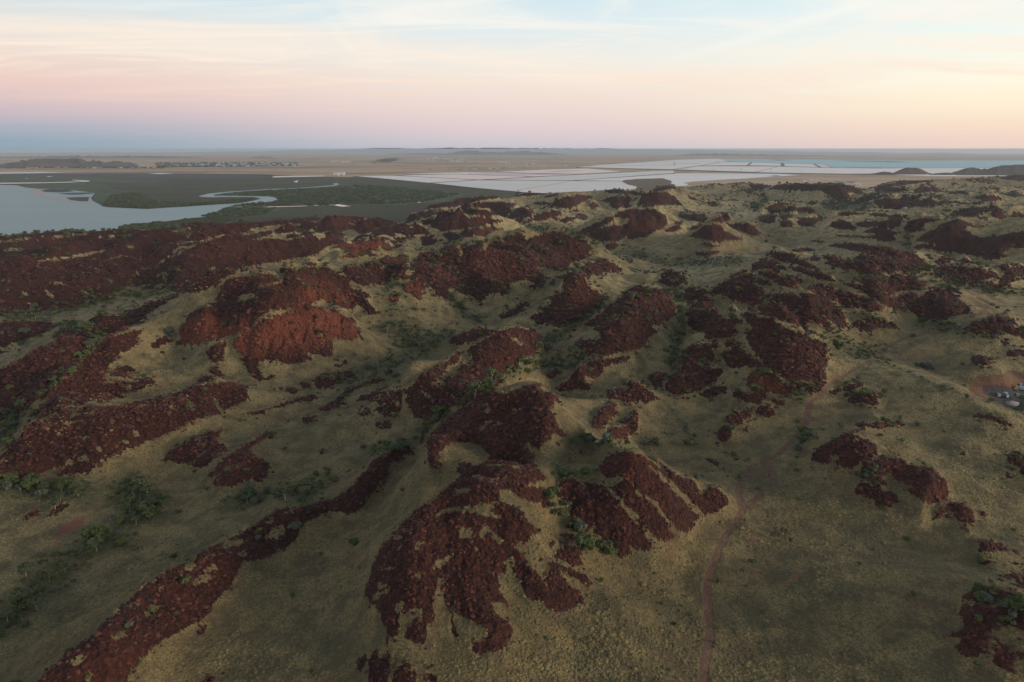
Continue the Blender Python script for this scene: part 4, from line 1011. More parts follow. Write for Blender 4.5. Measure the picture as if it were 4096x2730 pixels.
def blur(a, r):
    """box blur along both grid directions, twice"""
    for _ in range(2):
        for ax in (0, 1):
            c = np.cumsum(np.pad(a, [(r + 1, r) if i == ax else (0, 0) for i in (0, 1)], mode='edge'), axis=ax)
            a = (np.take(c, np.arange(2 * r + 1, c.shape[ax]), axis=ax) - np.take(c, np.arange(0, c.shape[ax] - 2 * r - 1), axis=ax)) / (2 * r + 1)
    return a
ids, *_ = lookup(Hh)
edgefade = (1 - tt) ** 2
scale_d = np.clip(D2, 150, 2500)
add = np.zeros_like(Hh)
for it in range(3):
    m = (ids > 0).astype(np.float32)
    big = blur(m, 12); small = blur(m, 4)
    new = (big ** 1.4 * 0.0240 + small ** 1.5 * 0.0075) * scale_d * edgefade
    add = new if it == 0 else 0.5 * add + 0.5 * new
    ids, *_ = lookup(cap(Hh + add))
Hh = cap(Hh + add)
# gullies and lumpy relief of the rock, soft relief of the grass
m1 = blur((ids > 0).astype(np.float32), 2)
gul = 1 - np.abs(samp(T2, GX, GY, 1.6)) * 1.1
Hh = Hh + m1 * (gul * 0.0085 * np.clip(D2, 200, 1800) * edgefade)
lodf = 2.0 ** np.round(np.log2(np.clip(D2 / 300, 1, 12)))
Hh = Hh + m1 * samp(T3, GX / lodf, GY / lodf, 0.9) * 0.62 * np.clip(lodf, 1, 5)
Hh = Hh + samp(T3, GX / lodf, GY / lodf, 1.4) * 0.10 * np.clip(lodf, 1, 4)
Hh = cap(Hh)
ids, PX, PY, DEP, HID, IX, IY = lookup(Hh)
BM = blur((ids > 0).astype(np.float32), 3)
nb = samp(T1, GX * .7 + 7, GY + 3, 1.6) + .5 * samp(T3, GX, GY, 3.0)
ids = np.where((ids == 0) & (BM > .04) & (BM < .8) & (nb > np.interp(D2, [300, 600], [1.5, .85])), 199, ids)
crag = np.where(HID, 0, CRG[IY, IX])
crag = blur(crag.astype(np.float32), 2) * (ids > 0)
blk = samp(T3, np.floor(GX / 4 + samp(T1, GX, GY, 2) * .7) * 4, np.floor(GY / 4 + samp(T1, GX + 99, GY, 2) * .7) * 4, 3.0)
Hh = Hh + crag * (blk * 2.2)
belt = np.where(HID | (PX > 4200) | (PX < -180) | (PY > 2760), np.clip(samp(T2, GX, GY, 8.0) - .6, 0, 1), BLT[IY, IX])
dirt = np.where(HID, 0, DRT[IY, IX]).astype(np.float32)
pit = np.where(HID, 0, PITM[IY, IX]).astype(np.float32)
# scattered bare red soil
soil = np.clip((samp(T1, GX / 1.0 + 33, GY + 12, 1.2) - 2.1) * 2.0, 0, 1) * (D2 < 900)
dirt = np.maximum(blur(dirt, 1), soil * (ids == 0))
# tracks
track = np.zeros_like(GX)
for txt in ROADS:
    p = trace(txt)
    x0_, y0_ = p.min(0) - 60; x1_, y1_ = p.max(0) + 60
    sel = np.nonzero((PX > x0_) & (PX < x1_) & (PY > y0_) & (PY < y1_) & ~HID)
    X = PX[sel] + 0.0; Y = PY[sel] + 0.0; de = DEP[sel]
    sa = (CAM_H - Hh[sel]) / np.sqrt(D2[sel] ** 2 + 2e4)
    sa = np.clip(sa, .1, 1)
    # smooth the line
    q = [p[0]]
    for i in range(len(p) - 1):
        a = p[max(i - 1, 0)]; b = p[i]; c = p[i + 1]; d = p[min(i + 2, len(p) - 1)]
        for t in np.linspace(0, 1, 7)[1:]:
            q.append(0.5 * ((2 * b) + (-a + c) * t + (2 * a - 5 * b + 4 * c - d) * t * t + (-a + 3 * b - 3 * c + d) * t ** 3))
    q = np.array(q); best = np.full(X.shape, 1e9)
    side = np.zeros(X.shape)
    for (ax_, ay_), (bx_, by_) in zip(q[:-1], q[1:]):
        mm = (X > min(ax_, bx_) - 50) & (X < max(ax_, bx_) + 50) & (Y > min(ay_, by_) - 50) & (Y < max(ay_, by_) + 50)
        if not mm.any(): continue
        Xs, Ys, ss = X[mm], Y[mm], sa[mm]
        ex, ey = bx_ - ax_, by_ - ay_
        t = np.clip(((Xs - ax_) * ex + (Ys - ay_) * ey) / (ex * ex + ey * ey + 1e-9), 0, 1)
        r = np.hypot(Xs - ax_ - t * ex, (Ys - ay_ - t * ey) / ss) * de[mm] / FPX
        best[mm] = np.minimum(best[mm], r)
    half = 0.62 + 0.0031 * de
    v = np.clip((half + 0.45 - best) / 0.45, 0, 1)
    # two wheel lines
    rut = np.exp(-((best - 0.8) / 0.4) ** 2)
    track[sel] = np.maximum(track[sel], v * (0.86 + 0.14 * rut))
ids = np.where(track > 0.3, 0, ids)
ids = np.where(pit > 0, 0, ids)
pb = blur((pit > 1).astype(np.float32), 5)
Hh = Hh - pb * 5 - blur((pit > 0).astype(np.float32), 3) * 1.5
Hh = Hh - (track > .3) * 0.12

# ------------------------------------------------------------------ heights anywhere
def cell(x, y):
    a = math.atan2(x, y); d = math.hypot(x, y)
    i = int(np.searchsorted(DD, d)) - 1; j = int(np.searchsorted(AZ, a)) - 1
    return min(max(i, 0), NR - 2), min(max(j, 0), NC - 2), a, d
def height(x, y):
    i, j, a, d = cell(x, y)
    u = (d - DD[i]) / (DD[i + 1] - DD[i]); v = (a - AZ[j]) / (AZ[j + 1] - AZ[j])
    u = min(max(u, 0), 1); v = min(max(v, 0), 1)
    return float((Hh[i, j] * (1 - u) + Hh[i + 1, j] * u) * (1 - v) + (Hh[i, j + 1] * (1 - u) + Hh[i + 1, j + 1] * u) * v)
def on_ground(px, py):
    """first point of the terrain that the ray through a photo pixel meets, or None"""
    a, b, c = raydir(px, py)
    h = math.hypot(a, b); az_ = math.atan2(a, b); sl = c / h
    j = min(max(int(np.searchsorted(AZ, az_)) - 1, 0), NC - 2)
    v = (az_ - AZ[j]) / (AZ[j + 1] - AZ[j])
    col = (Hh[:, j] * (1 - v) + Hh[:, j + 1] * v - CAM_H) / DD
    hit = np.nonzero(col >= sl)[0]
    if len(hit) == 0: return None
    i = hit[0]
    if i == 0: d = DD[0]
    else:
        t = (sl - col[i - 1]) / (col[i] - col[i - 1] + 1e-12); d = DD[i - 1] + t * (DD[i] - DD[i - 1])
    x, y = d * math.sin(az_), d * math.cos(az_)
    return x, y, height(x, y), d
# ------------------------------------------------------------------ materials
def new_mat(name, rough=0.9, spec=0.2):
    m = bpy.data.materials.new(name); m.use_nodes = True
    t = NT(m.node_tree)
    b = m.node_tree.nodes['Principled BSDF']
    b.inputs['Roughness'].default_value = rough
    b.inputs['Specular IOR Level'].default_value = spec
    return m, t, b
def straw(t, pos, green, pale=None):
    """colour of the dry spinifex at a place, greener where shrubs and moisture are"""
    n1 = t.noise(pos, 0.016, 5, 0.6)
    n2 = t.noise(pos, 0.11, 4, 0.65)
    n3 = t.noise(pos, 0.55, 3, 0.6)
    a = t.ramp(n1, [(0.30, (0.120, 0.096, 0.042)), (0.46, (0.178, 0.140, 0.060)), (0.58, (0.228, 0.176, 0.076)), (0.72, (0.155, 0.128, 0.060))])
    b = t.mix(t.mapr(n2, .42, .60, 0, .9), a, (0.080, 0.068, 0.036, 1))
    c = t.mix(t.mapr(n3, .5, .74, 0, .55), b, (0.27, 0.21, 0.10, 1))
    n4 = t.noise(pos, 0.035, 6, 0.7)
    c = t.mix(t.mapr(n4, .52, .68, 0, .7), c, (0.085, 0.090, 0.045, 1))
    c = t.mix(t.mapr(n4, .30, .42, .5, 0), c, (0.150, 0.088, 0.050, 1))
    if pale is not None: c = t.mix(t.math('MULTIPLY', pale, t.mapr(n2, .40, .62, .95, .25)), c, (0.56, 0.465, 0.245, 1))  # lightens farther grass; partly lens falloff put into the colour
    d = t.mix(t.math('MULTIPLY', green, t.mapr(n2, .3, .6, .55, .95)), c, (0.092, 0.104, 0.050, 1))
    return d
def rockcol(t, pos, crag):
    n1 = t.noise(pos, 0.03, 4, 0.6)
    n2 = t.noise(pos, 0.45, 4, 0.7)
    v = t.n('ShaderNodeTexVoronoi'); v.inputs['Scale'].default_value = 0.9; v.inputs['Randomness'].default_value = 1
    t.l(pos, v.inputs['Vector'])
    sp = t.n('ShaderNodeSeparateColor'); t.l(v.outputs['Color'], sp.inputs[0])
    a = t.ramp(n1, [(0.28, (0.032, 0.012, 0.010)), (0.5, (0.050, 0.017, 0.012)), (0.72, (0.084, 0.028, 0.017))])
    b = t.mix(t.mapr(n2, .35, .7, 0, .75), a, (0.018, 0.009, 0.009, 1))
    c = t.mix(t.mapr(sp.outputs[0], .55, 1, 0, .6), b, (0.110, 0.036, 0.025, 1))
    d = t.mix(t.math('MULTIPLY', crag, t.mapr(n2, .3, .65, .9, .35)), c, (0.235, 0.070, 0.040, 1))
    return d
M = {}
def build_terrain_mat():
    m, t, b = new_mat('terrain')
    geo = t.n('ShaderNodeNewGeometry'); pos = geo.outputs['Position']
    ca = t.n('ShaderNodeAttribute', attribute_name='ma'); cb = t.n('ShaderNodeAttribute', attribute_name='mb')
    sa = t.n('ShaderNodeSeparateColor'); t.l(ca.outputs['Color'], sa.inputs[0])
    sb = t.n('ShaderNodeSeparateColor'); t.l(cb.outputs['Color'], sb.inputs[0])
    rock, crag, belt = sa.outputs; dirt, track, pit = sb.outputs
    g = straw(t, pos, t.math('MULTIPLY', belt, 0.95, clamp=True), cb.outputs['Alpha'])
    # hummocks of spinifex with dark gaps and red soil between
    v = t.n('ShaderNodeTexVoronoi'); v.inputs['Scale'].default_value = 1.5; t.l(pos, v.inputs['Vector'])
    g = t.mix(t.mapr(v.outputs['Distance'], .35, .7, 0, .8), g, (0.095, 0.066, 0.036, 1))
    soiln = t.noise(pos, 0.06, 5, 0.7)
    g = t.mix(t.mapr(soiln, .60, .78, 0, .55), g, (0.190, 0.085, 0.050, 1))
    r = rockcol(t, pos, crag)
    dn = t.noise(pos, 0.35, 4, .6)
    soil = t.mix(dn, (0.150, 0.058, 0.038, 1), (0.205, 0.092, 0.062, 1))
    c = t.mix(dirt, g, soil)
    rn = t.math('ADD', rock, t.mapr(t.noise(pos, 0.9, 3, .6), .2, .8, -.3, .3))
    c = t.mix(t.mapr(rn, .42, .58, 0, 1), c, r)
    pitc = t.ramp(t.math('ADD', t.math('MULTIPLY', pit, 1.0), t.mapr(t.noise(pos, .035, 4, .6), .3, .7, -.1, .1)),
                  [(0.0, (0.10, 0.042, 0.028)), (0.45, (0.085, 0.038, 0.028)), (0.60, (0.15, 0.045, 0.030)), (0.74, (0.10, 0.05, 0.035)), (0.84, (0.050, 0.047, 0.046)), (1, (0.058, 0.054, 0.052))])
    c = t.mix(t.mapr(pit, .3, .6, 0, 1), c, pitc)
    tc_ = t.mix(t.mapr(dn, .35, .65), (0.105, 0.060, 0.040, 1), (0.155, 0.092, 0.064, 1))
    c = t.mix(track, c, tc_)
    t.l(c, b.inputs['Base Color'])
    # relief
    b1 = t.n('ShaderNodeBump'); b1.inputs['Strength'].default_value = 0.9; b1.inputs['Distance'].default_value = 1.3
    vv = t.n('ShaderNodeTexVoronoi'); vv.inputs['Scale'].default_value = 0.7; t.l(pos, vv.inputs['Vector'])
    hgt = t.math('ADD', t.math('MULTIPLY', t.noise(pos, .25, 6, .72), 1.3), t.math('MULTIPLY', vv.outputs['Distance'], -0.7))
    t.l(t.mapr(rock, 0, 1, .30, 1.0), b1.inputs['Strength']); t.l(hgt, b1.inputs['Height']); t.l(b1.outputs[0], b.inputs['Normal'])
    M['terrain'] = m
build_terrain_mat()

def inst_attr(t, name):
    a = t.n('ShaderNodeAttribute', attribute_name=name); a.attribute_type = 'INSTANCER'
    return a.outputs['Fac']
def build_grass_mat():
    m, t, b = new_mat('spinifex')
    geo = t.n('ShaderNodeNewGeometry'); pos = geo.outputs['Position']
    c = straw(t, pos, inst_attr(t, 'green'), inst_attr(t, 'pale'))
    oi = t.n('ShaderNodeObjectInfo')
    c = t.mix(t.mapr(oi.outputs['Random'], 0, 1, 0, .3), c, (0.23, 0.185, 0.095, 1))
    c = t.mix(t.mapr(oi.outputs['Random'], .72, .9, 0, .8), c, (0.075, 0.080, 0.040, 1))
    t.l(c, b.inputs['Base Color'])
    M['spinifex'] = m
build_grass_mat()
def build_boulder_mat():
    m, t, b = new_mat('boulder', .8, .3)
    geo = t.n('ShaderNodeNewGeometry'); pos = geo.outputs['Position']
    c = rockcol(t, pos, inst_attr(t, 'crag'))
    oi = t.n('ShaderNodeObjectInfo')
    c = t.mix(t.mapr(oi.outputs['Random'], .5, 1, 0, .75), c, (0.140, 0.050, 0.034, 1))
    c = t.mix(t.mapr(oi.outputs['Random'], 0, .3, .6, 0), c, (0.022, 0.011, 0.012, 1))
    t.l(c, b.inputs['Base Color'])
    M['boulder'] = m
build_boulder_mat()
def build_leaf(name, c1, c2):
    m, t, b = new_mat(name, .7, .25)
    geo = t.n('ShaderNodeNewGeometry'); pos = geo.outputs['Position']
    oi = t.n('ShaderNodeObjectInfo')
    f = t.math('ADD', t.math('MULTIPLY', oi.outputs['Random'], .6), t.math('MULTIPLY', t.noise(pos, 1.4, 2, .6), .5))
    c = t.mix(f, c1 + (1,), c2 + (1,))
    t.l(c, b.inputs['Base Color'])
    M[name] = m
build_leaf('leaf_shrub', (0.040, 0.064, 0.016), (0.105, 0.125, 0.034))
build_leaf('leaf_gum', (0.046, 0.064, 0.026), (0.105, 0.120, 0.050))
build_leaf('leaf_grey', (0.060, 0.078, 0.052), (0.125, 0.135, 0.088))
build_leaf('leaf_mangrove', (0.040, 0.056, 0.028), (0.080, 0.098, 0.046))
def flat(name, col, rough=.85, col2=None, sc=.05, spec=.2, metal=0, detail=5, str_=None):
    m, t, b = new_mat(name, rough, spec)
    b.inputs['Metallic'].default_value = metal
    if col2:
        geo = t.n('ShaderNodeNewGeometry')
        vec = t.scalev(geo.outputs['Position'], str_) if str_ else geo.outputs['Position']
        n = t.noise(vec, sc, detail, .65)
        t.l(t.mix(t.mapr(n, .32, .68), col + (1,), col2 + (1,)), b.inputs['Base Color'])
    else:
        b.inputs['Base Color'].default_value = col + (1,)
    M[name] = m
    return m, t, b
flat('bark_white', (0.55, 0.52, 0.46), .8, (0.40, 0.36, 0.30), 2.0)
flat('bark_dark', (0.10, 0.075, 0.055), .9, (0.16, 0.12, 0.09), 2.0)
flat('white_wall', (0.62, 0.62, 0.60)); flat('grey_wall', (0.30, 0.32, 0.33)); flat('cream_wall', (0.42, 0.40, 0.35))
flat('roof_light', (0.46, 0.48, 0.49), .5); flat('roof_dark', (0.12, 0.13, 0.15)); flat('roof_blue', (0.25, 0.33, 0.38))
flat('yellow_paint', (0.36, 0.24, 0.05), .5); flat('green_paint', (0.06, 0.17, 0.06), .5); flat('teal_paint', (0.28, 0.38, 0.40), .5)
flat('blue_paint', (0.03, 0.07, 0.13), .5); flat('orange_paint', (0.30, 0.12, 0.05), .5); flat('tyre', (0.02, 0.02, 0.02))
flat('window_glass', (0.03, 0.04, 0.05), .15, spec=.6)
flat('pale_heap', (0.24, 0.21, 0.20), .9, (0.34, 0.30, 0.29), .3)
flat('mud', (0.075, 0.056, 0.048), .95, (0.085, 0.100, 0.050), .0028, spec=.05, detail=10, str_=(.5, 1, 1))
flat('mud_dark', (0.060, 0.060, 0.070), .9, (0.095, 0.085, 0.080), .003, spec=.1, detail=8)
flat('mangrove_floor', (0.040, 0.058, 0.024), .9, (0.080, 0.104, 0.044), .006, detail=10, str_=(.6, 1, 1))
flat('sandbar', (0.46, 0.34, 0.30), .6, (0.38, 0.30, 0.27), .01)
flat('levee', (0.16, 0.095, 0.072), .9, (0.11, 0.075, 0.062), .01)
flat('causeway', (0.085, 0.08, 0.085), .9, (0.12, 0.11, 0.11), .01)
flat('far_hill', (0.155, 0.105, 0.070), .95, (0.075, 0.045, 0.038), .006, detail=10)
flat('dark_hill', (0.10, 0.078, 0.04), .95, (0.030, 0.016, 0.015), .012, detail=10)
flat('cone_hill', (0.105, 0.072, 0.046), .95, (0.078, 0.05, 0.035), .02, detail=8)
flat('town_trees', (0.030, 0.048, 0.026), .95, (0.055, 0.070, 0.035), .02)
flat('far_range', (0.07, 0.06, 0.06), .95, (0.05, 0.045, 0.045), .0012)
flat('island_ground', (0.16, 0.115, 0.06), .95, (0.11, 0.085, 0.05), .01)
def build_water(name, col, rough, tint2=None, sc=.002, mixf=.5):
    m, t, b = new_mat(name, rough, .5)
    geo = t.n('ShaderNodeNewGeometry'); pos = geo.outputs['Position']
    if tint2:
        n = t.noise(t.scalev(pos, (1, 3, 1)), sc, 6, .6)
        t.l(t.mix(t.mapr(n, .35, .65), col + (1,), tint2 + (1,)), b.inputs['Base Color'])
    else: b.inputs['Base Color'].default_value = col + (1,)
    if 'brine' in name: b.inputs['Specular IOR Level'].default_value = .22
    bp = t.n('ShaderNodeBump'); bp.inputs['Strength'].default_value = .10; bp.inputs['Distance'].default_value = .5
    t.l(t.noise(pos, .08, 4, .6), bp.inputs['Height']); t.l(bp.outputs[0], b.inputs['Normal'])
    M[name] = m
build_water('sea', (0.085, 0.175, 0.195), .38, (0.12, 0.205, 0.22))
build_water('creek', (0.16, 0.17, 0.17), .08)
build_water('brine_pink', (0.84, 0.66, 0.60), .5, (0.88, 0.74, 0.69), .0015)
build_water('brine_pale', (0.62, 0.60, 0.57), .5, (0.74, 0.68, 0.64), .0015)
build_water('brine_white', (0.86, 0.76, 0.71), .5, (0.70, 0.68, 0.66), .002)
build_water('brine_blue', (0.14, 0.40, 0.46), .45, (0.22, 0.48, 0.52), .0012)
def build_plain():
    m, t, b = new_mat('plain', .95, .1)
    geo = t.n('ShaderNodeNewGeometry'); pos = geo.outputs['Position']
    n1 = t.noise(t.scalev(pos, (.55, 1, 1)), .00035, 8, .62)
    n2 = t.noise(t.scalev(pos, (.4, 1.2, 1)), .0016, 8, .66)
    c = t.ramp(n1, [(.32, (0.26, 0.165, 0.11)), (.44, (0.42, 0.285, 0.19)), (.52, (0.54, 0.38, 0.25)), (.60, (0.38, 0.28, 0.19)), (.72, (0.18, 0.15, 0.11))])
    c = t.mix(t.mapr(n2, .50, .66, 0, .75), c, (0.060, 0.060, 0.040, 1))
    c = t.mix(t.mapr(n2, .26, .40, .6, 0), c, (0.23, 0.115, 0.085, 1))
    n3 = t.noise(t.scalev(pos, (.5, 1, 1)), .006, 8, .7)
    c = t.mix(t.mapr(n3, .50, .68, 0, .55), c, (0.085, 0.080, 0.055, 1))
    c = t.mix(t.mapr(n3, .28, .44, .5, 0), c, (0.46, 0.33, 0.22, 1))
    t.l(c, b.inputs['Base Color'])
    M['plain'] = m
build_plain()
# ------------------------------------------------------------------ object helpers
def tag(o, label=None, cat=None, group=None, kind=None):
    if label: o['label'] = label
    if cat: o['category'] = cat
    if group: o['group'] = group
    if kind: o['kind'] = kind
    return o
def mesh_np(name, V, F, mat=None, smooth=False):
    me = bpy.data.meshes.new(name)
    V = np.asarray(V, dtype=np.float32); F = np.asarray(F, dtype=np.int32)
    k = F.shape[1]
    me.vertices.add(len(V)); me.vertices.foreach_set('co', V.ravel())
    me.loops.add(F.size); me.loops.foreach_set('vertex_index', F.ravel())
    me.polygons.add(len(F)); me.polygons.foreach_set('loop_start', np.arange(0, F.size, k, dtype=np.int32))
    me.polygons.foreach_set('loop_total', np.full(len(F), k, dtype=np.int32))
    if smooth: me.polygons.foreach_set('use_smooth', np.ones(len(F), bool))
    me.update(calc_edges=True)
    if mat: me.materials.append(M[mat])
    return me
def mesh_py(name, V, F, mat=None):
    me = bpy.data.meshes.new(name); me.from_pydata([tuple(v) for v in V], [], [tuple(f) for f in F]); me.update()
    if mat: me.materials.append(M[mat])
    return me
def link(name, me, loc=(0, 0, 0), rz=0, parent=None, scale=None):
    o = bpy.data.objects.new(name, me); o.location = loc; o.rotation_euler = (0, 0, rz)
    if scale is not None: o.scale = scale if hasattr(scale, '__len__') else (scale,) * 3
    if parent is not None: o.parent = parent
    COL.objects.link(o)
    return o

# ------------------------------------------------------------------ ground, rocky hills, tracks
print('terrain grid', NR, NC, 'z', Hh.min(), Hh.max())
VV = np.stack([GX, GY, Hh], -1).reshape(-1, 3).astype(np.float32)
rockv = (ids > 0).astype(np.float32)
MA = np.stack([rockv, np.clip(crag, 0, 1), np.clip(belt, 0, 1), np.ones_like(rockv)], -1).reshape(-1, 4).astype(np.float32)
pale = np.clip((D2 - 230) / 750, 0, 1) ** .8 * np.clip(.8 + .35 * vnoise(GX, GY, 120, 9), .2, 1)  # grass pales with distance: regional tone, plus brightness falloff towards the camera painted in
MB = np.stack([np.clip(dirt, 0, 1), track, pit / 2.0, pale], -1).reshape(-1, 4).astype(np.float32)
II, JJ = np.meshgrid(np.arange(NR - 1), np.arange(NC - 1), indexing='ij')
b0 = (II * NC + JJ).ravel()
FQ = np.stack([b0, b0 + 1, b0 + NC + 1, b0 + NC], -1)[:, ::-1]
def area_px(p):
    x, y = p[:, 0], p[:, 1]
    return abs(np.dot(x, np.roll(y, -1)) - np.dot(y, np.roll(x, -1))) / 2
POLY = dict(polys)
own = {}
for k, p in POLY.items():
    own[k] = k < 199 or area_px(p) > 2600
fid = ids[:-1, :-1].ravel().astype(np.int32)
lut = np.zeros(1000, np.int32)
for k in range(1, 1000): lut[k] = k if own.get(k, False) else 199
fid = lut[fid]
tr = (track[:-1, :-1] > .3).ravel(); pt = (pit[:-1, :-1] > 0).ravel()
fid[(fid == 0) & tr] = 900
fid[(fid == 0) & pt] = 901
REF = ['diagonal boulder ridge', 'long shrub-dotted ridge', 'slope under the creek line', 'rock bank on the creek line', 'brick red slope',
 'flat topped left edge mound', 'tapering dark spur', 'streaked slopes below the bay', 'central cliffed hill', 'domed red hill', 'distant twin peaked hill', 'distant pointed cone',
 'left parallel spur', 'right parallel spur', 'rounded knoll', 'grass crested ridge', 'flat oval patch', 'thin curving strip', 'forked patch', 'wing shaped patch', 'central boulder ridge',
 'pyramid hill', 'scree tongue', 'broken slab', 'small crested hump', 'teardrop patch', 'hook shaped patch', 'ragged spur', 'smooth dark lobe', 'bean shaped dome', 'long steep boulder spur',
 'strip with grass seams', 'dome with streaming spurs', 'narrow dark tongue', 'striped slope', 'broad maroon plateau', 'slope above the round hill', 'round hill', 'twin knobs',
 'hill at the right edge', 'lens shaped patch', 'very wide maroon hill', 'lone oval mound', 'maroon slope by the track', 'humped outcrop', 'overgrown low patch', 'jagged rib',
 'dark bottom right slope', 'dark band at the bottom right', 'bottom right scree patch', 'skyline hills', 'far flat plateau', 'hill left of the right valley', 'blocky slope',
 'long low ridge on the plateau', 'ridge by the pale cone', 'rust coloured crag line']
assert len(REF) == len(MASS), (len(REF), len(MASS))
cen = np.array([trace(m[2]).mean(0) for m in MASS])
used_labels = set(m[1] for m in MASS)
def part_of(k, px, py):
    """which part of rock mass k a photo point lies on"""
    c = cen[k]; p = np.ptp(trace(MASS[k][2]), axis=0)
    a = 'upper' if py < c[1] - .12 * p[1] else 'lower' if py > c[1] + .12 * p[1] else ''
    b = 'left' if px < c[0] - .12 * p[0] else 'right' if px > c[0] + .12 * p[0] else ''
    return (a + ' ' + b).strip() if (a or b) else 'middle'
def fit(words):
    """drop the least needed words until a label has at most 16"""
    while sum(len(w.split()) for w in words) > 16 and len(words) > 2: words.pop(1)
    return ' '.join(words)
def patch_label(p):
    c = p.mean(0); A = area_px(p); w = np.ptp(p[:, 0]); h = np.ptp(p[:, 1])
    size = 'tiny' if A < 4000 else 'small' if A < 9000 else 'mid sized' if A < 22000 else 'large'
    fill = A / max(w * h, 1)
    shape = 'thin' if (w > 3.4 * h or h > 3.4 * w or fill < .35) else 'long' if (w > 2.1 * h) else 'rounded' if fill > .62 else 'ragged'
    colr = 'maroon' if c[0] > 2900 else 'dark red' if c[1] < 1300 else 'red'
    o = np.argsort(((cen - c) ** 2).sum(1))
    for k in range(6):
        d = c - cen[o[k]]
        dr = ('right of' if d[0] > 0 else 'left of') if abs(d[0]) > abs(d[1]) * 1.3 else ('below' if d[1] > 0 else 'behind')
        L = '%s %s %s rock patch %s the %s' % (size, shape, colr, dr, REF[o[k]])
        if L not in used_labels:
            used_labels.add(L); return L
    for k in range(5):
        L = '%s %s %s rock patch between the %s and the %s' % (size, shape, colr, REF[o[k]], REF[o[k + 1]])
        if L not in used_labels:
            used_labels.add(L); return L
    return L
def terrain_piece(name, sel):
    f = FQ[sel]
    if len(f) == 0: return None
    uq, inv = np.unique(f.ravel(), return_inverse=True)
    me = mesh_np(name, VV[uq], inv.reshape(-1, 4), 'terrain', True)
    for nm, arr in (('ma', MA), ('mb', MB)):
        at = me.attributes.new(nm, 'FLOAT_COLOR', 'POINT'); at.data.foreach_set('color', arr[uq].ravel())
    return link(name, me)
order = np.argsort(fid, kind='stable'); sf = fid[order]
cuts = np.searchsorted(sf, np.arange(0, 1001))
for k in range(0, 1000):
    a, b_ = cuts[k], cuts[k + 1]
    if b_ <= a: continue
    sel = order[a:b_]
    if k == 0: o = terrain_piece('ground', sel); tag(o, 'rolling dry spinifex grassland between the red rock hills', kind='structure')
    elif k == 900: o = terrain_piece('dirt_track', sel); tag(o, 'two-rut red dirt track winding up from the bottom edge past a small loop', kind='structure')
    elif k == 901: o = terrain_piece('gravel_pit', sel); tag(o, 'red rimmed gravel pit with dark grey floor at the right edge', kind='structure')
    elif k == 199: o = terrain_piece('far_rock_patches', sel); tag(o, 'countless small dark rock patches strewn over the far hills', 'rock patches', kind='stuff')
    elif k < 199:
        nm, lb, _ = MASS[k - 1]; o = terrain_piece(nm, sel); tag(o, lb, kind='structure')
    else:
        if b_ - a < 12: 
            pass
        o = terrain_piece('rock_patch', sel); tag(o, patch_label(POLY[k]), kind='structure')
# ------------------------------------------------------------------ coastal plain, sea, salt ponds
nr = 150
rr = np.concatenate([[0.0], 60 * (52000 / 60) ** np.linspace(0, 1, nr)]); na = 180
aa = np.linspace(0, 2 * math.pi, na, endpoint=False)
V = []; F = []
for i, r in enumerate(rr):
    for a in aa: V.append((r * math.sin(a), r * math.cos(a), -1.2 - r * r / CURV))
for i in range(len(rr) - 1):
    for j in range(na):
        F.append((i * na + j, (i + 1) * na + j, (i + 1) * na + (j + 1) % na, i * na + (j + 1) % na))
tag(link('coastal_plain', mesh_np('coastal_plain', V, F, 'plain', True)), 'wide tan coastal plain with dark scrub bands reaching to the horizon', kind='structure')

def sheet(name, txt, z, mat, label, kind='structure', wob=0.0):
    p = trace(txt)
    # add points along long edges, roughen natural shores
    q = []
    for i in range(len(p)):
        a = p[i]; b = p[(i + 1) % len(p)]; n = max(1, int(np.hypot(*(b - a)) / 9))
        for k in range(n):
            t = k / n; w = a + (b - a) * t
            if wob and k:
                w = w + np.array([random.uniform(-1, 1) * wob * 1.6, random.uniform(-1, 1) * wob * .35])
            q.append(w)
    P = [unproj(x, y, z) for x, y in q]
    # tessellate so it follows the curve of the earth well enough (far edges only drop)
    from mathutils.geometry import tessellate_polygon
    tri = tessellate_polygon([[Vector((x, y, 0)) for x, y, _ in P]])
    me = mesh_py(name, P, [tuple(t) for t in tri], mat)
    import bmesh
    bm = bmesh.new(); bm.from_mesh(me)
    for it in range(7):
        long_ = [e for e in bm.edges if e.calc_length() > 900]
        if not long_: break
        bmesh.ops.subdivide_edges(bm, edges=long_, cuts=1)
        bmesh.ops.triangulate(bm, faces=[f for f in bm.faces if len(f.verts) > 3])
    for v in bm.verts: v.co.z = z - (v.co.x ** 2 + v.co.y ** 2) / CURV
    for f in bm.faces:
        f.normal_update()
        if f.normal.z < 0: f.normal_flip()
    bm.to_mesh(me); bm.free()
    return tag(link(name, me), label, kind=kind)
sheet('tidal_flat', 'Z1 -900,324 0,324 500,327 1000,325 1500,330 1800,333 2000,345 2353,352 Z2 200,347 340,358 700,392 1000,425 1300,452 1300,560 1000,640 500,760 Z1 1400,1000 -900,1100', -0.6, 'mud', 'dark brown tidal mud flat between the bay and the salt ponds')
sheet('mud_band', 'Z1 -900,328 0,326 450,326 900,332 1200,328 1500,334 1750,340 1850,352 1500,356 1000,352 500,348 0,346 -900,350', -0.35, 'mud_dark', 'blue grey strip of bare mud beyond the mangroves', wob=2)
sheet('mangrove_flat', 'Z1 60,405 200,395 620,390 740,410 760,435 930,445 1000,480 1030,510 1200,525 1400,520 1650,492 1745,493 1600,527 1330,544 1150,554 990,565 740,554 690,546 640,525 610,506 640,460 500,440 420,428 260,430 170,420', -0.1, 'mangrove_floor', 'green mangrove tongue along the far shore of the bay', wob=3)
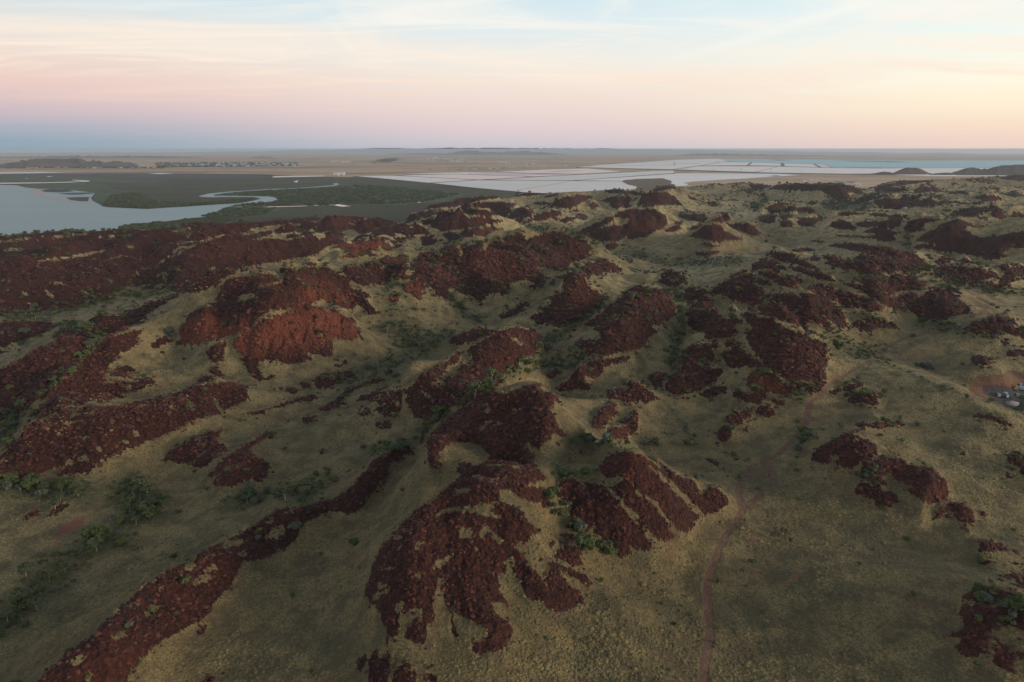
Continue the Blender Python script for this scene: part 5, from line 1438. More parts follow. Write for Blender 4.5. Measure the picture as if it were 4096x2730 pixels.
sheet('mangrove_flat', 'Z1 1400,478 1430,465 1600,450 1800,436 2100,424 2353,412 Z2 60,402 200,395 500,418 800,446 950,470 800,520 500,540 180,538 0,532 Z1 2250,530 2000,543 1650,547 1545,546 1640,532 1830,518 1870,503 1850,488 1700,478', -0.1, 'mangrove_floor', 'broad green mangrove flat right of the looping creek', wob=3)
sheet('mangrove_flat', 'Z1 -900,352 0,352 300,346 600,352 900,372 1100,380 1000,395 640,388 480,372 300,386 0,388 -900,388', -0.1, 'mangrove_floor', 'thin dark mangrove strip behind the bay at the left edge', wob=3)
sheet('mangrove_flat', 'Z1 815,690 880,665 1000,660 1160,646 1300,627 1395,620 1352,611 1470,582 1530,557 1700,553 1850,549 1950,560 1800,592 1600,622 1500,657 1300,720 1000,790 700,800 650,745', -0.1, 'mangrove_floor', 'nearest mangrove wedge between the bay and the red slopes', wob=2)
sheet('sea', 'Z1 -1200,405 0,404 110,407 170,421 260,431 420,429 500,441 640,459 612,490 620,510 660,530 690,549 740,556 880,562 990,567 1150,556 1330,545 1480,535 1600,529 1660,519 1730,505 1752,495 1700,485 1500,486 1420,488 1350,485 1335,479 1400,463 1530,450 1700,440 1830,432 1950,428 2080,420 2180,411 2248,405 2240,394 2270,392 2280,402 2240,412 2130,420 2000,428 1830,437 1660,445 1500,459 1436,470 1440,478 1560,478 1700,480 1800,482 1852,490 1866,503 1830,515 1700,530 1600,535 1552,547 1500,559 1470,580 1350,610 1392,620 1300,627 1160,646 1000,661 880,666 815,690 760,760 600,900 -1200,1250', 0.15, 'sea', 'calm pale blue bay with a creek looping into the mangroves')
sheet('sandbar', 'Z1 200,440 260,431 330,434 280,448 300,470 380,492 480,508 600,516 620,524 500,521 380,504 280,482 222,462', 0.3, 'sandbar', 'thin pinkish sandbar curving round the shallow corner of the bay')
for tx, lb in (('Z1 275,440 340,430 450,431 500,447 400,455 300,451', 'upper grey mud lens behind the sandbar'), ('Z1 390,462 500,456 600,455 640,462 540,469 450,469', 'middle grey mud lens behind the sandbar'),
               ('Z1 440,490 520,486 600,485 592,513 540,514 480,506', 'lower grey mud lens behind the sandbar')):
    sheet('mud_lens', tx, 0.45, 'mud_dark', lb)
sheet('creek', 'Z1 -900,402 -900,394 0,390 300,387 460,383 560,380 480,372 490,369 600,376 604,381 460,388 250,393 0,397', 0.15, 'creek', 'narrow hooked creek at the left edge behind the bay')
sheet('creek', 'Z1 1550,550 1700,554 1850,549 2000,546 2250,537 2260,533 2310,540 2353,546 Z2 90,540 150,545 180,547 90,550 Z1 2340,550 2280,548 2240,539 2000,549 1850,553 1700,558', 0.15, 'creek', 'thin side creek below the looping creek')
for tx, lb in (('Z1 1825,351 1850,345 2180,342 2182,347 1840,354', 'long white salt strip beyond the mangroves'), ('Z1 990,328 1080,325 1172,327 1080,332', 'white salt pan sliver on the far mud band'),
               ('Z1 1972,382 1985,378 2007,373 1995,390', 'small white tide pool left of the far creek hook'), ('Z2 618,513 640,513 642,523 622,524', 'small white pool on the dark flat below the ponds'),
               ('Z2 180,416 200,416 204,421 186,422', 'tiny pool on the dark flat near the pond corner'), ('Z1 165,360 195,361 180,363', 'tiny salt spot at the far left'),
               ('Z1 308,347 358,347 330,351', 'thin salt spot behind the hooked creek'), ('Z1 -400,322 0,321 260,318 450,321 300,325 0,329', 'pale blue strip of wet salt at the far left')):
    sheet('salt_pool', tx, 0.2, 'brine_white', lb)
PONDS = [
('Z2 218,347 340,344 480,343 1000,370 1060,371 700,391 345,358', 'brine_white', 'narrow left corner pond behind the dark levee'),
('Z2 500,343 600,338 870,332 960,335 1400,349 1510,345 1090,369 1000,368', 'brine_pink', 'pale pink pond in the left row of salt ponds'),
('Z2 440,333 800,322 990,319 1100,324 1700,334 1900,322 1520,343 1400,346 960,333 870,330', 'brine_pink', 'thin pink pond behind the left row'),
('Z2 990,318 1150,316 1500,301 1760,294 1990,314 1900,320 1720,331 1300,324', 'brine_pink', 'rearmost pinkish pond near the town shore'),
('Z2 712,392 1030,373 1660,376 1300,440 1288,450 1000,425', 'brine_pale', 'large grey white front pond behind the dark levee'),
('Z2 1312,441 1670,379 1990,378 2035,402 2098,416 2090,430 1900,452 1700,470 1500,480 1290,452', 'brine_pale', 'front pond ending at the brown spit'),
('Z2 1100,370 1520,346 2200,311 2353,309 Z3 0,310 0,324 Z2 1680,373', 'brine_pale', 'long wedge pond in the middle'),
('Z2 1682,375 2353,329 Z3 0,326 700,330 850,338 640,350 480,362 280,372 130,382 60,392 100,398 80,410 0,415 Z2 2320,398 2335,382 2270,361 2100,366 2010,373 1995,379', 'brine_white', 'wide white pond right of the brown spit'),
('Z2 1692,285 1850,270 2353,236 Z3 0,236 300,228 370,245 300,250 170,276 20,300 0,302 Z2 2353,300 1760,288', 'brine_white', 'gridded white pond beyond the causeway'),
('Z3 310,250 520,253 500,272 170,276', 'brine_white', 'small white pond left of the cyan lagoon'), ('Z3 528,253 730,260 733,277 505,273', 'brine_white', 'small white pond second in the far row'),
('Z3 740,260 938,264 983,285 742,279', 'brine_white', 'small white pond third in the far row'), ('Z3 950,264 1010,266 1060,287 990,287', 'brine_pale', 'small pale pond last in the far row'),
('Z3 25,301 160,279 695,281 550,317', 'brine_white', 'white pond left of the slanting levee'), 
('Z3 560,319 705,281 1000,289 1400,293 1800,291 2353,292 2500,292 2500,345 1700,345 1300,328 1060,331 760,326', 'brine_white', 'long pale pond behind the small cone hill'),
('Z3 305,229 700,232 1100,235 1600,241 2353,239 2600,239 2600,290 1600,288 1070,287 1015,265 945,262 500,251 380,245', 'brine_blue', 'cyan lagoon beyond the ponds at right')]
for tx, mt, lb in PONDS: sheet('salt_pond', tx, -0.15, mt, lb)
sheet('spit', 'Z3 1060,240 1500,246 1620,252 1450,252 1200,246', 0.1, 'island_ground', 'thin dark islet in the cyan lagoon')
for tx, lb in (('Z3 640,343 690,340 722,343 680,346', 'small flat islet in the wide white pond'), ('Z2 1460,315 1600,310 1750,308 1640,312', 'thin islet in the rear pink pond'), ('Z3 620,236 700,235 810,239 700,240', 'thin islet at the left end of the cyan lagoon')):
    sheet('islet', tx, 0.1, 'island_ground', lb)
# levees: raised banks
def bank(name, txt, w, z0, z1, mat, label, cat='levee'):
    p = trace(txt); q = []
    for a, b in zip(p[:-1], p[1:]):
        n = max(1, int(np.hypot(*(b - a)) / 14))
        for k in range(n): q.append(a + (b - a) * k / n)
    q.append(p[-1])
    P = [Vector(unproj(x, y, 0.0)) for x, y in q]
    V = []; F = []
    for i, c in enumerate(P):
        d = (P[min(i + 1, len(P) - 1)] - P[max(i - 1, 0)]); d.z = 0; d.normalize(); n = Vector((-d.y, d.x, 0))
        for s, zz in ((-1, z0), (-.45, z1), (.45, z1), (1, z0)): V.append(c + n * (s * w) + Vector((0, 0, zz)))
        if i:
            for k in range(3):
                a = (i - 1) * 4 + k; F.append((a, a + 1, a + 5, a + 4))
    F.append((0, 3, 2, 1)); e = len(V) - 4; F.append((e, e + 1, e + 2, e + 3))
    return tag(link(name, mesh_py(name, V, F, mat)), label, cat, 'levees between the salt ponds')
for tx, w, mt, lb in (
 ('Z2 200,347 340,358 700,392 1000,425 1300,452 1400,462', 9, 'causeway', 'dark straight levee along the left front of the ponds'),
 ('Z2 480,343 1000,369 1040,371', 6, 'levee', 'levee from the left corner to the junction'),
 ('Z2 705,391 1040,371 1500,345 2180,310', 7, 'levee', 'long levee rising right from the dark front levee'),
 ('Z2 1040,371 1660,376 1992,379', 6, 'levee', 'level levee towards the brown spit'),
 ('Z2 1300,441 1480,410 1668,377', 6, 'sandbar', 'pale slanting levee across the front pond'),
 ('Z2 1668,375 2353,328 Z3 0,324 120,318', 6, 'levee', 'levee from the front pond to the causeway'),
 ('Z2 520,337 870,332 1400,348', 6, 'levee', 'thin levee behind the pink pond'),
 ('Z2 960,330 1300,336 1700,332 1900,321', 5, 'levee', 'thin levee in front of the rearmost pink pond'),
 ('Z2 1150,317 1300,324 1720,332', 5, 'levee', 'thin cross levee in the rear pink ponds'),
 ('Z3 0,299 170,276 315,250', 12, 'levee', 'reddish levee slanting across the gridded ponds'),
 ('Z3 495,272 522,253', 16, 'levee', 'short levee between first and second far pond'),
 ('Z3 733,278 726,258', 24, 'levee', 'short thick levee between second and third far pond'),
 ('Z3 938,263 984,286', 20, 'levee', 'short levee right of the third far pond'),
 ('Z3 1010,265 1062,287', 12, 'sandbar', 'pale short levee at the end of the far row'),
 ('Z3 170,276 500,273 740,279 985,287 1400,291', 6, 'levee', 'straight levee under the far row of ponds'),
 ('Z3 552,317 700,281', 10, 'sandbar', 'pale slanting levee left of the long pale pond'),
 ('Z2 1760,270 2353,258 Z3 0,250 300,247', 8, 'sandbar', 'pale far levee in the gridded pond'),
 ('Z2 1900,262 2353,246', 8, 'levee', 'farthest thin levee of the gridded pond'),
 ('Z2 1750,279 2353,271 Z3 0,262 170,262', 7, 'levee', 'middle thin levee of the gridded pond'),
 ('Z2 1350,350 1530,343', 14, 'sandbar', 'short pale bank in the pink ponds')):
    bank('levee', tx, w, -1.4, 1.4, mt, lb)
bank('causeway', 'Z2 1690,287 2000,295 2353,304 Z3 0,305 350,317 700,326 1100,332 1300,334', 13, -1.4, 3.2, 'causeway', 'dark railway causeway crossing the salt ponds', 'causeway')
# brown spit in the ponds and flats by the hills
sheet('spit', 'Z2 1992,380 2010,372 2100,364 2270,359 2330,378 2325,395 2353,402 2353,440 2200,470 2088,432 2100,416 2035,401', 0.1, 'island_ground', 'brown grassy spit poking into the salt ponds')

# ------------------------------------------------------------------ far hills
def hill(name, top, base_y, mat, label, thick=.10, kind='structure', rough=.12, nx=None, rows=14, seed=1):
    p = trace(top); xs = np.linspace(p[0, 0], p[-1, 0], nx or max(24, int((p[-1, 0] - p[0, 0]) / 3)))
    ys = np.interp(xs, p[:, 0], p[:, 1]); g = np.random.default_rng(seed)
    V = []; F = []; n = len(xs)
    for i, (x, y) in enumerate(zip(xs, ys)):
        fx, fy, fz = unproj(x, base_y, 0)
        d0 = math.hypot(fx, fy); ax_ = math.atan2(fx, fy)
        dc = d0 * (1 + thick)
        a, b, c = raydir(x, y); zt = CAM_H + c / math.hypot(a, b) * dc
        zb = -dc * dc / CURV - 2
        H = max(zt - zb, 0.5)
        for k in range(rows):
            t = k / (rows - 1) * 2 - 1
            d = dc * (1 + thick * t)
            s = max(0, 1 - abs(t) ** 1.35)
            gx, gy = d * math.sin(ax_), d * math.cos(ax_)
            L = H * 3.0 + 60
            nz = float(vnoise(np.array([gx]), np.array([gy]), L, seed)[0]) + .35 * float(vnoise(np.array([gx]), np.array([gy]), L * .4, seed + 1)[0]); nz = max(-1.2, min(1.2, nz))
            z = zb + H * s * (1 + (rough * nz if abs(t) > .05 else 0) * (1.6 if 0 < s < .95 else .3))
            V.append((gx, gy, z))
    for i in range(n - 1):
        for k in range(rows - 1):
            a = i * rows + k; F.append((a, a + rows, a + rows + 1, a + 1)[::-1])
    return tag(link(name, mesh_np(name, V, F, mat, True)), label, kind=kind)
hill('far_range', 'F -900,615 -300,613 0,612 200,612 400,609 600,611 900,607 1050,606 1200,601 1320,600 1400,598 1500,594 1620,594 1800,591 1950,593 2100,594 2150,592 2170,594 2350,595 2400,594 2700,598 2900,601 3000,603 3150,604 3300,608 3450,608 3600,613 3780,611 3900,616 4096,617 4500,618 5000,619', 614.6, 'far_range', 'blue grey flat topped range along the whole horizon', thick=.12, rough=.05, nx=700, rows=10)
hill('hills', 'Z2 700,208 830,193 900,181 980,174 1020,176 1050,184 1070,180 1150,182 1200,186 1250,178 1350,180 1450,185 1500,188 1560,196 1700,206', 622, 'far_hill', 'brown rugged hills beyond the town in the middle of the plain', thick=.05, rows=18, rough=.25, seed=5)
hill('hills', 'Z1 -700,270 -200,262 0,268 40,262 100,252 200,242 330,238 450,239 520,238 600,246 640,243 700,252 780,250 870,252 905,262 930,272', 669, 'far_hill', 'long low brown hills at the far left behind the tree belt', thick=.09, rows=18, rough=.25, seed=6)
hill('hill', 'Z3 1400,331 1450,328 1470,324 1500,309 1530,296 1562,286 1600,287 1630,290 1660,299 1690,313 1712,325 1740,331', 699, 'cone_hill', 'smooth brown cone hill in front of the lagoon at right', thick=.035, rows=20, rough=.05, seed=7)
hill('hill', 'Z3 1280,333 1330,329 1375,319 1410,314 1440,316 1465,322 1500,331', 700, 'dark_hill', 'small dark hump left of the smooth cone hill', thick=.02, rows=12, rough=.15, seed=8)
hill('hills', 'Z3 1840,334 1880,322 1920,303 1960,291 2005,287 2040,294 2060,300 2080,294 2100,298 2150,282 2200,270 2250,270 2280,265 2320,266 2360,263 2450,268 2700,262', 702, 'dark_hill', 'dark rugged hills at the right edge before the lagoon', thick=.09, rows=20, rough=.06, seed=9)
hill('hill', 'Z3 1715,331 1760,326 1830,322 1870,325 1900,331', 701, 'dark_hill', 'low dark rise between the cone hill and the right hills', thick=.02, rows=12, rough=.15, seed=10)
for tx, by, lb, s in (('F 1000,632 1050,628 1100,632', 634, 'tiny mound on the plain left of the brown hills', 21), ('F -200,632 100,628 300,624 420,627 560,625 700,628 820,631', 633, 'faint low hills under the horizon at left', 22),
                      ('F 2700,622 2800,614 2900,616 3050,619 3300,622', 624, 'faint low hills under the horizon right of centre', 23), ('F 1550,617 1700,614 1740,613 1800,617', 620, 'faint rise left of the brown hills', 24)):
    hill('low_hills', tx, by, 'far_hill', lb, thick=.03, rows=10, rough=.2, seed=s)

# ------------------------------------------------------------------ town
def box(V, F, x0, x1, y0, y1, z0, z1):
    n = len(V)
    V += [(x0, y0, z0), (x1, y0, z0), (x1, y1, z0), (x0, y1, z0), (x0, y0, z1), (x1, y0, z1), (x1, y1, z1), (x0, y1, z1)]
    F += [(n, n + 3, n + 2, n + 1), (n + 4, n + 5, n + 6, n + 7), (n, n + 1, n + 5, n + 4), (n + 1, n + 2, n + 6, n + 5), (n + 2, n + 3, n + 7, n + 6), (n + 3, n, n + 4, n + 7)]
bmesh_cache = {}
def house_meshes(wm, rm, tall):
    key = (wm, rm, tall)
    if key in bmesh_cache: return bmesh_cache[key]
    V, F = [], []; box(V, F, -.5, .5, -.5, .5, -0.5, 1.0)
    w = mesh_py('wall', V, F, wm)
    e = .06
    V = [(-.5 - e, -.5 - e, 1.0), (.5 + e, -.5 - e, 1.0), (.5 + e, .5 + e, 1.0), (-.5 - e, .5 + e, 1.0), (-.5 - e, 0, 1.45), (.5 + e, 0, 1.45),
         (-.5 - e, -.5 - e, .94), (.5 + e, -.5 - e, .94), (.5 + e, .5 + e, .94), (-.5 - e, .5 + e, .94)]
    F = [(0, 1, 5, 4), (2, 3, 4, 5), (0, 4, 3), (1, 2, 5), (6, 9, 8, 7), (6, 7, 1, 0), (7, 8, 2, 1), (8, 9, 3, 2), (9, 6, 0, 3)]
    r = mesh_py('roof', V, F, rm)
    V, F = [], []; box(V, F, -.12, .12, -.515, -.5, 0, .75)
    d = mesh_py('door', V, F, 'window_glass')
    bmesh_cache[key] = (w, r, d)
    return bmesh_cache[key]
def building(px, py, wx_, dy_, h, wm, rm, name, label, cat, group, rz=0, z=0.0):
    X, Y, Z = unproj(px, py, z)
    e = bpy.data.objects.new(name, None); e.location = (X, Y, Z - 1.2); e.rotation_euler = (0, 0, rz); e.scale = (wx_, dy_, h)
    COL.objects.link(e); tag(e, label, cat, group)
    w, r, d = house_meshes(wm, rm, 0)
    link('wall', w, parent=e); link('roof', r, parent=e); link('door', d, parent=e)
    return e
T_ = lambda x, y: (1500 + x * .34, 580 + y * .34)
big = [(660, 172, 90, 'white'), (825, 168, 40, 'white'), (885, 166, 40, 'white'), (943, 197, 80, 'white'), (992, 172, 40, 'cream'), (1030, 174, 30, 'white'), (1465, 208, 45, 'white'), (1520, 208, 50, 'white'),
       (1570, 221, 60, 'white'), (1604, 218, 40, 'grey'), (1820, 235, 110, 'white'), (2125, 160, 40, 'grey'), (1400, 279, 120, 'white'), (1510, 280, 70, 'grey'), (1610, 275, 60, 'cream'), (1740, 273, 80, 'grey'),
       (975, 292, 60, 'cream'), (1015, 293, 40, 'grey'), (1060, 295, 40, 'cream'), (1120, 288, 60, 'grey'), (1180, 290, 40, 'cream'), (840, 293, 50, 'cream'), (872, 293, 40, 'grey'), (650, 297, 40, 'grey'), (1230, 283, 40, 'grey'),
       (715, 180, 60, 'grey'), (770, 186, 60, 'grey'), (810, 190, 50, 'grey'), (850, 196, 60, 'grey'), (1070, 206, 50, 'grey'), (1180, 208, 50, 'grey'), (700, 164, 20, 'white'), (733, 163, 20, 'white'), (2250, 255, 16, 'white'), (1990, 252, 24, 'white')]
pos_words = ['leftmost', 'second', 'third', 'fourth', 'fifth', 'sixth', 'seventh', 'eighth', 'ninth', 'tenth']
for i, (x, y, w, c) in enumerate(big):
    px, py = T_(x, y); X, Y, Z = unproj(px, py)
    d = math.hypot(X, Y); wm = w * .34 / FPX * d
    h = max(6.0, 2.6 / FPX * d) * (1.5 if w <= 20 else 1)
    row = 'in the upper industrial row' if y < 240 else 'in the shore row before the ponds'
    building(px, py, wm, wm * .6 if wm < 90 else 55, h, c + '_wall', 'roof_light' if c != 'grey' else 'roof_blue', 'warehouse',
             '%s %s shed %s of the far town' % (c, 'large' if w >= 60 else 'small', row), 'shed', '%s %s sheds %s' % (c, 'large' if w >= 60 else 'small', row))
for x, y in ((2255, 333), (2275, 331), (2290, 334), (2305, 330), (2262, 338), (2300, 337)):
    px, py = x * .595, 500 + y * .595
    building(px, py, 26, 18, 9, 'white_wall', 'roof_light', 'plant_shed', 'white plant shed at the left corner of the salt ponds', 'shed', 'white sheds at the pond corner')
for x, y in ((2232, 250), (2300, 252), (2345, 249), (2260, 247), (2325, 251)):
    px, py = x * .595, 500 + y * .595
    building(px, py, 36, 26, 9, 'white_wall', 'roof_light', 'shed', 'small white shed on the plain right of the tree belt', 'shed', 'small white sheds on the plain')
g = np.random.default_rng(3)
for k in range(150):
    x = 1150 + 860 * g.random() ** .8; y = 256 + 26 * g.random() - 4 * abs(x - 1700) / 600
    px, py = x * .595, 500 + y * .595
    X, Y, Z = unproj(px, py); d = math.hypot(X, Y)
    if k % 3 == 0: wm, rm = 'white_wall', 'roof_light'
    elif k % 3 == 1: wm, rm = 'grey_wall', 'roof_blue'
    else: wm, rm = 'cream_wall', 'roof_light'
    building(px, py, g.uniform(14, 30), g.uniform(9, 14), g.uniform(5.5, 8), wm, rm, 'house', '%s house among the dark trees of the far suburb' % wm.split('_')[0], 'house', '%s houses of the far suburb' % wm.split('_')[0], rz=g.uniform(-.4, .4))
for k in range(26):
    x = 60 + 1000 * g.random(); y = 288 + 5 * g.random()
    building(x * .595, 500 + y * .595, g.uniform(12, 24), 10, 6, 'cream_wall', 'roof_light', 'house', 'cream house in the tree belt under the left hills', 'house', 'houses under the left hills', rz=g.uniform(-.4, .4))
for k, (x, y, c) in enumerate(((877, 385, 'bright white'), (923, 378, 'bright white'), (957, 378, 'bright white'), (1218, 405, 'bright white'), (1231, 404, 'bright white'), (1247, 406, 'bright white'))):
    wh = ['leftmost lone white shed on the brown flat behind the hills', 'middle of three lone white sheds on the brown flat', 'rightmost of three lone white sheds on the brown flat',
          'left one of the white trio of sheds in the valley gap', 'middle one of the white trio of sheds in the valley gap', 'right one of the white trio of sheds in the valley gap'][k]
    building(2696 + x * .595, 500 + y * .595, 10, 9, 7, 'white_wall', 'roof_light', 'shed', wh, 'shed', 'lone white sheds behind the hills')
for k in range(16):
    x = 1090 + 130 * g.random(); y = 383 + 8 * g.random()
    building(2696 + x * .595, 500 + y * .595, 10, 9, 5, 'grey_wall', 'roof_blue', 'shed', 'small grey roof in the faint settlement behind the hills', 'shed', 'grey roofs behind the hills')

# ------------------------------------------------------------------ gravel pit machines
def wheel_mesh():
    V = [(0, math.cos(a) * .5, math.sin(a) * .5) for a in np.linspace(0, 2 * math.pi, 12, endpoint=False)]
    V = [(-.17, y, z) for _, y, z in V] + [(.17, y, z) for _, y, z in V]
    F = [tuple(range(11, -1, -1)), tuple(range(12, 24))] + [(i, (i + 1) % 12, 12 + (i + 1) % 12, 12 + i) for i in range(12)]
    return mesh_py('wheel', V, F, 'tyre')
WM = wheel_mesh()
def machine(x, y, mat, name, label, cat, rz, boom=False, L=9.0):
    px, py = 3696 + x * .1913, 1400 + y * .1913
    q = on_ground(px, py)
    if q is None: return
    e = bpy.data.objects.new(name, None); e.location = (q[0], q[1], q[2]); e.rotation_euler = (0, 0, rz); e.scale = (.72, .72, .72); COL.objects.link(e); tag(e, label, cat)
    V, F = [], []
    if boom:
        box(V, F, -1.3, 1.3, -2.2, 2.2, 1.1, 2.7)
        link('body', mesh_py('body', V, F, mat), parent=e)
        V, F = [], []; box(V, F, -1.2, 0, .6, 2.2, 2.703, 3.8); link('cab', mesh_py('cab', V, F, 'window_glass'), parent=e)
        for s in (-1.25, .65):
            V, F = [], []; box(V, F, s, s + .6, -2.3, 2.3, 0, 1.0); link('crawler', mesh_py('crawler', V, F, 'tyre'), parent=e)
        V = [(.2, 2.2, 2), (.8, 2.2, 2), (.8, 5.4, 5), (.2, 5.4, 5), (.2, 2.2, 2.6), (.8, 2.2, 2.6), (.8, 5.4, 5.6), (.2, 5.4, 5.6)]
        F = [(0, 3, 2, 1), (4, 5, 6, 7), (0, 1, 5, 4), (1, 2, 6, 5), (2, 3, 7, 6), (3, 0, 4, 7)]
        link('boom', mesh_py('boom', V, F, mat), parent=e)
        V = [(.2, 5.4, 5), (.8, 5.4, 5), (.8, 7, 1.5), (.2, 7, 1.5), (.2, 5.9, 5.5), (.8, 5.9, 5.5), (.8, 7.6, 1.5), (.2, 7.6, 1.5)]
        link('arm', mesh_py('arm', V, F, mat), parent=e)
        V, F = [], []; box(V, F, -.2, 1.2, 6.6, 8.0, .3, 1.497); link('bucket', mesh_py('bucket', V, F, 'tyre'), parent=e)
    else:
        box(V, F, -1.3, 1.3, -L / 2, L / 2 - 2.6, 1.2, 3.5); link('trailer', mesh_py('trailer', V, F, mat), parent=e)
        V, F = [], []; box(V, F, -1.2, 1.2, L / 2 - 2.4, L / 2, .9, 3.3); link('cab', mesh_py('cab', V, F, 'grey_wall'), parent=e)
        V, F = [], []; box(V, F, -1.1, 1.1, L / 2 + .003, L / 2 + .03, 2.1, 3.0); link('windscreen', mesh_py('windscreen', V, F, 'window_glass'), parent=e)
        V, F = [], []; box(V, F, -.5, .5, -L / 2, L / 2 - .1, .7, .89); link('chassis', mesh_py('chassis', V, F, 'tyre'), parent=e)
        for yy in (-L / 2 + 1, -L / 2 + 2.2, L / 2 - 1.2):
            for s in (-1.05, 1.05): link('wheel', WM, (s, yy, .5), parent=e)
machine(1900, 850, 'yellow_paint', 'excavator', 'yellow excavator on the dark floor of the gravel pit', 'excavator', -.6, True)
machine(2020, 850, 'teal_paint', 'truck', 'pale teal and white truck beside the excavator in the gravel pit', 'truck', 1.2, L=8)
machine(2075, 790, 'orange_paint', 'truck', 'orange truck behind the teal truck at the right edge', 'truck', 1.3, L=7)
machine(2040, 1010, 'green_paint', 'truck', 'green truck at the right edge of the gravel pit', 'truck', .9, L=8)
machine(1600, 990, 'blue_paint', 'truck', 'small dark blue truck on the near side of the gravel pit', 'truck', 1.5, L=6)
machine(1760, 1010, 'blue_paint', 'truck', 'dark blue trailer truck beside the pale stone heap', 'truck', 1.7, L=6)
def heap(x, y, sx, sy, h, mat, label):
    q = on_ground(3696 + x * .1913, 1400 + y * .1913)
    if q is None: return
    V = []; F = []; n = 22; rws = 7
    for i in range(rws):
        t = i / (rws - 1)
        for k in range(n):
            a = 2 * math.pi * k / n; j = 1 + .10 * math.sin(3 * a + i) + random.uniform(-.05, .05)
            V.append((math.cos(a) * sx * (1 - t ** 1.2) * j, math.sin(a) * sy * (1 - t ** 1.2) * j, h * t ** .9 - .8 * (i == 0)))
    for i in range(rws - 1):
        for k in range(n): F.append((i * n + k, i * n + (k + 1) % n, (i + 1) * n + (k + 1) % n, (i + 1) * n + k))
    tag(link('gravel_heap', mesh_py('gravel_heap', V, F, mat), q[:3], .2), label, 'gravel heap')
heap(1840, 1120, 5, 3.6, 1.7, 'pale_heap', 'pale grey gravel heap at the near rim of the pit')
heap(1690, 900, 2.2, 1.8, .8, 'pale_heap', 'small grey gravel heap near the dark blue truck')


# power poles along the causeway
V, F = [], []; box(V, F, -.5, .5, -.5, .5, -2, 24); box(V, F, -4, -.503, -.3, .3, 20, 20.8); box(V, F, .503, 4, -.3, .3, 20, 20.8)
PM = mesh_py('power_pole', V, F, 'grey_wall')
for x, y in ((88, 303), (266, 308), (452, 313), (648, 320), (856, 326), (1060, 331)):
    X, Y, Z = unproj(2696 + x * .595, 500 + y * .595, 0)
    tag(link('power_pole', PM, (X, Y, Z)), 'thin power pole standing along the dark railway causeway', 'pole', 'power poles along the causeway')
# ------------------------------------------------------------------ prototype shapes
def rock_mesh(name, seed, sub=2, squash=.75):
    import bmesh
    bm = bmesh.new(); bmesh.ops.create_icosphere(bm, subdivisions=sub, radius=1)
    g = random.Random(seed)
    planes = [(Vector((g.uniform(-1, 1), g.uniform(-1, 1), g.uniform(-.6, 1))).normalized(), g.uniform(.55, .85)) for _ in range(9)]
    for v in bm.verts:
        for n, d in planes:
            k = v.co.dot(n)
            if k > d: v.co -= n * (k - d)
        v.co.x *= 1.15; v.co.z *= squash
        v.co *= g.uniform(.95, 1.05)
    me = bpy.data.meshes.new(name); bm.to_mesh(me); bm.free(); me.materials.append(M['boulder'])
    return me
def tuft_mesh(name, seed):
    import bmesh
    g = random.Random(seed); bm = bmesh.new()
    bmesh.ops.create_icosphere(bm, subdivisions=2, radius=1)
    bmesh.ops.delete(bm, geom=[v for v in bm.verts if v.co.z < -.3], context='VERTS')
    for v in bm.verts:
        v.co.z = v.co.z * .70; v.co *= g.uniform(.78, 1.14)
    me = bpy.data.meshes.new(name); bm.to_mesh(me); bm.free(); me.materials.append(M['spinifex'])
    return me
def crown_geo(g, n, rx, rz, cz, lobes, leaf, flat_=.0):
    """leaf clumps: small tilted quads through lobes of the crown"""
    V = []; F = []
    L = []
    for _ in range(lobes):
        a = g.uniform(0, 2 * math.pi); r = rx * g.uniform(.15, .62)
        L.append((math.cos(a) * r, math.sin(a) * r, cz + rz * g.uniform(-.35, .5), g.uniform(.38, .62)))
    for i in range(n):
        lx, ly, lz, lr = L[i % lobes]
        d = Vector((g.gauss(0, 1), g.gauss(0, 1), g.gauss(0, 1))).normalized() * (g.random() ** .35)
        p = Vector((lx + d.x * rx * lr, ly + d.y * rx * lr, lz + d.z * rz * lr * .9))
        if p.z < cz - rz * .85: p.z = cz - rz * .85 + g.random() * .1
        nrm = (d + Vector((g.uniform(-.7, .7), g.uniform(-.7, .7), g.uniform(-.2, .9)))).normalized()
        t = nrm.orthogonal().normalized(); b = nrm.cross(t)
        an = g.uniform(0, 6.28); t, b = t * math.cos(an) + b * math.sin(an), b * math.cos(an) - t * math.sin(an)
        s = leaf * g.uniform(.6, 1.3)
        k = len(V)
        V += [p - t * s - b * s * .5, p + t * s * .9 - b * s * .6, p + t * s * .7 + b * s * .7, p - t * s * .6 + b * s * .8]
        V[-2] = V[-2] + nrm * s * .3
        F.append((k, k + 1, k + 2, k + 3))
    return V, F, L
def tube(V, F, pts, r0, r1, n=5):
    k0 = len(V)
    for i, p in enumerate(pts):
        t = i / (len(pts) - 1); r = r0 + (r1 - r0) * t
        for j in range(n):
            a = 2 * math.pi * j / n; V.append(Vector(p) + Vector((math.cos(a) * r, math.sin(a) * r, 0)))
    for i in range(len(pts) - 1):
        for j in range(n):
            a = k0 + i * n + j; b = k0 + i * n + (j + 1) % n; F.append((a, b, b + n, a + n))
def shrub_meshes(seed, leafmat, n=420):
    g = random.Random(seed)
    V, F, L = crown_geo(g, n, .52, .36, .40, 7, .075)
    c = mesh_py('foliage', V, F, leafmat)
    V, F = [], []
    for lx, ly, lz, lr in L[:5]: tube(V, F, [(0, 0, -.15), (lx * .5, ly * .5, lz * .5), (lx, ly, lz)], .022, .008, 4)
    return c, mesh_py('stem', V, F, 'bark_dark')
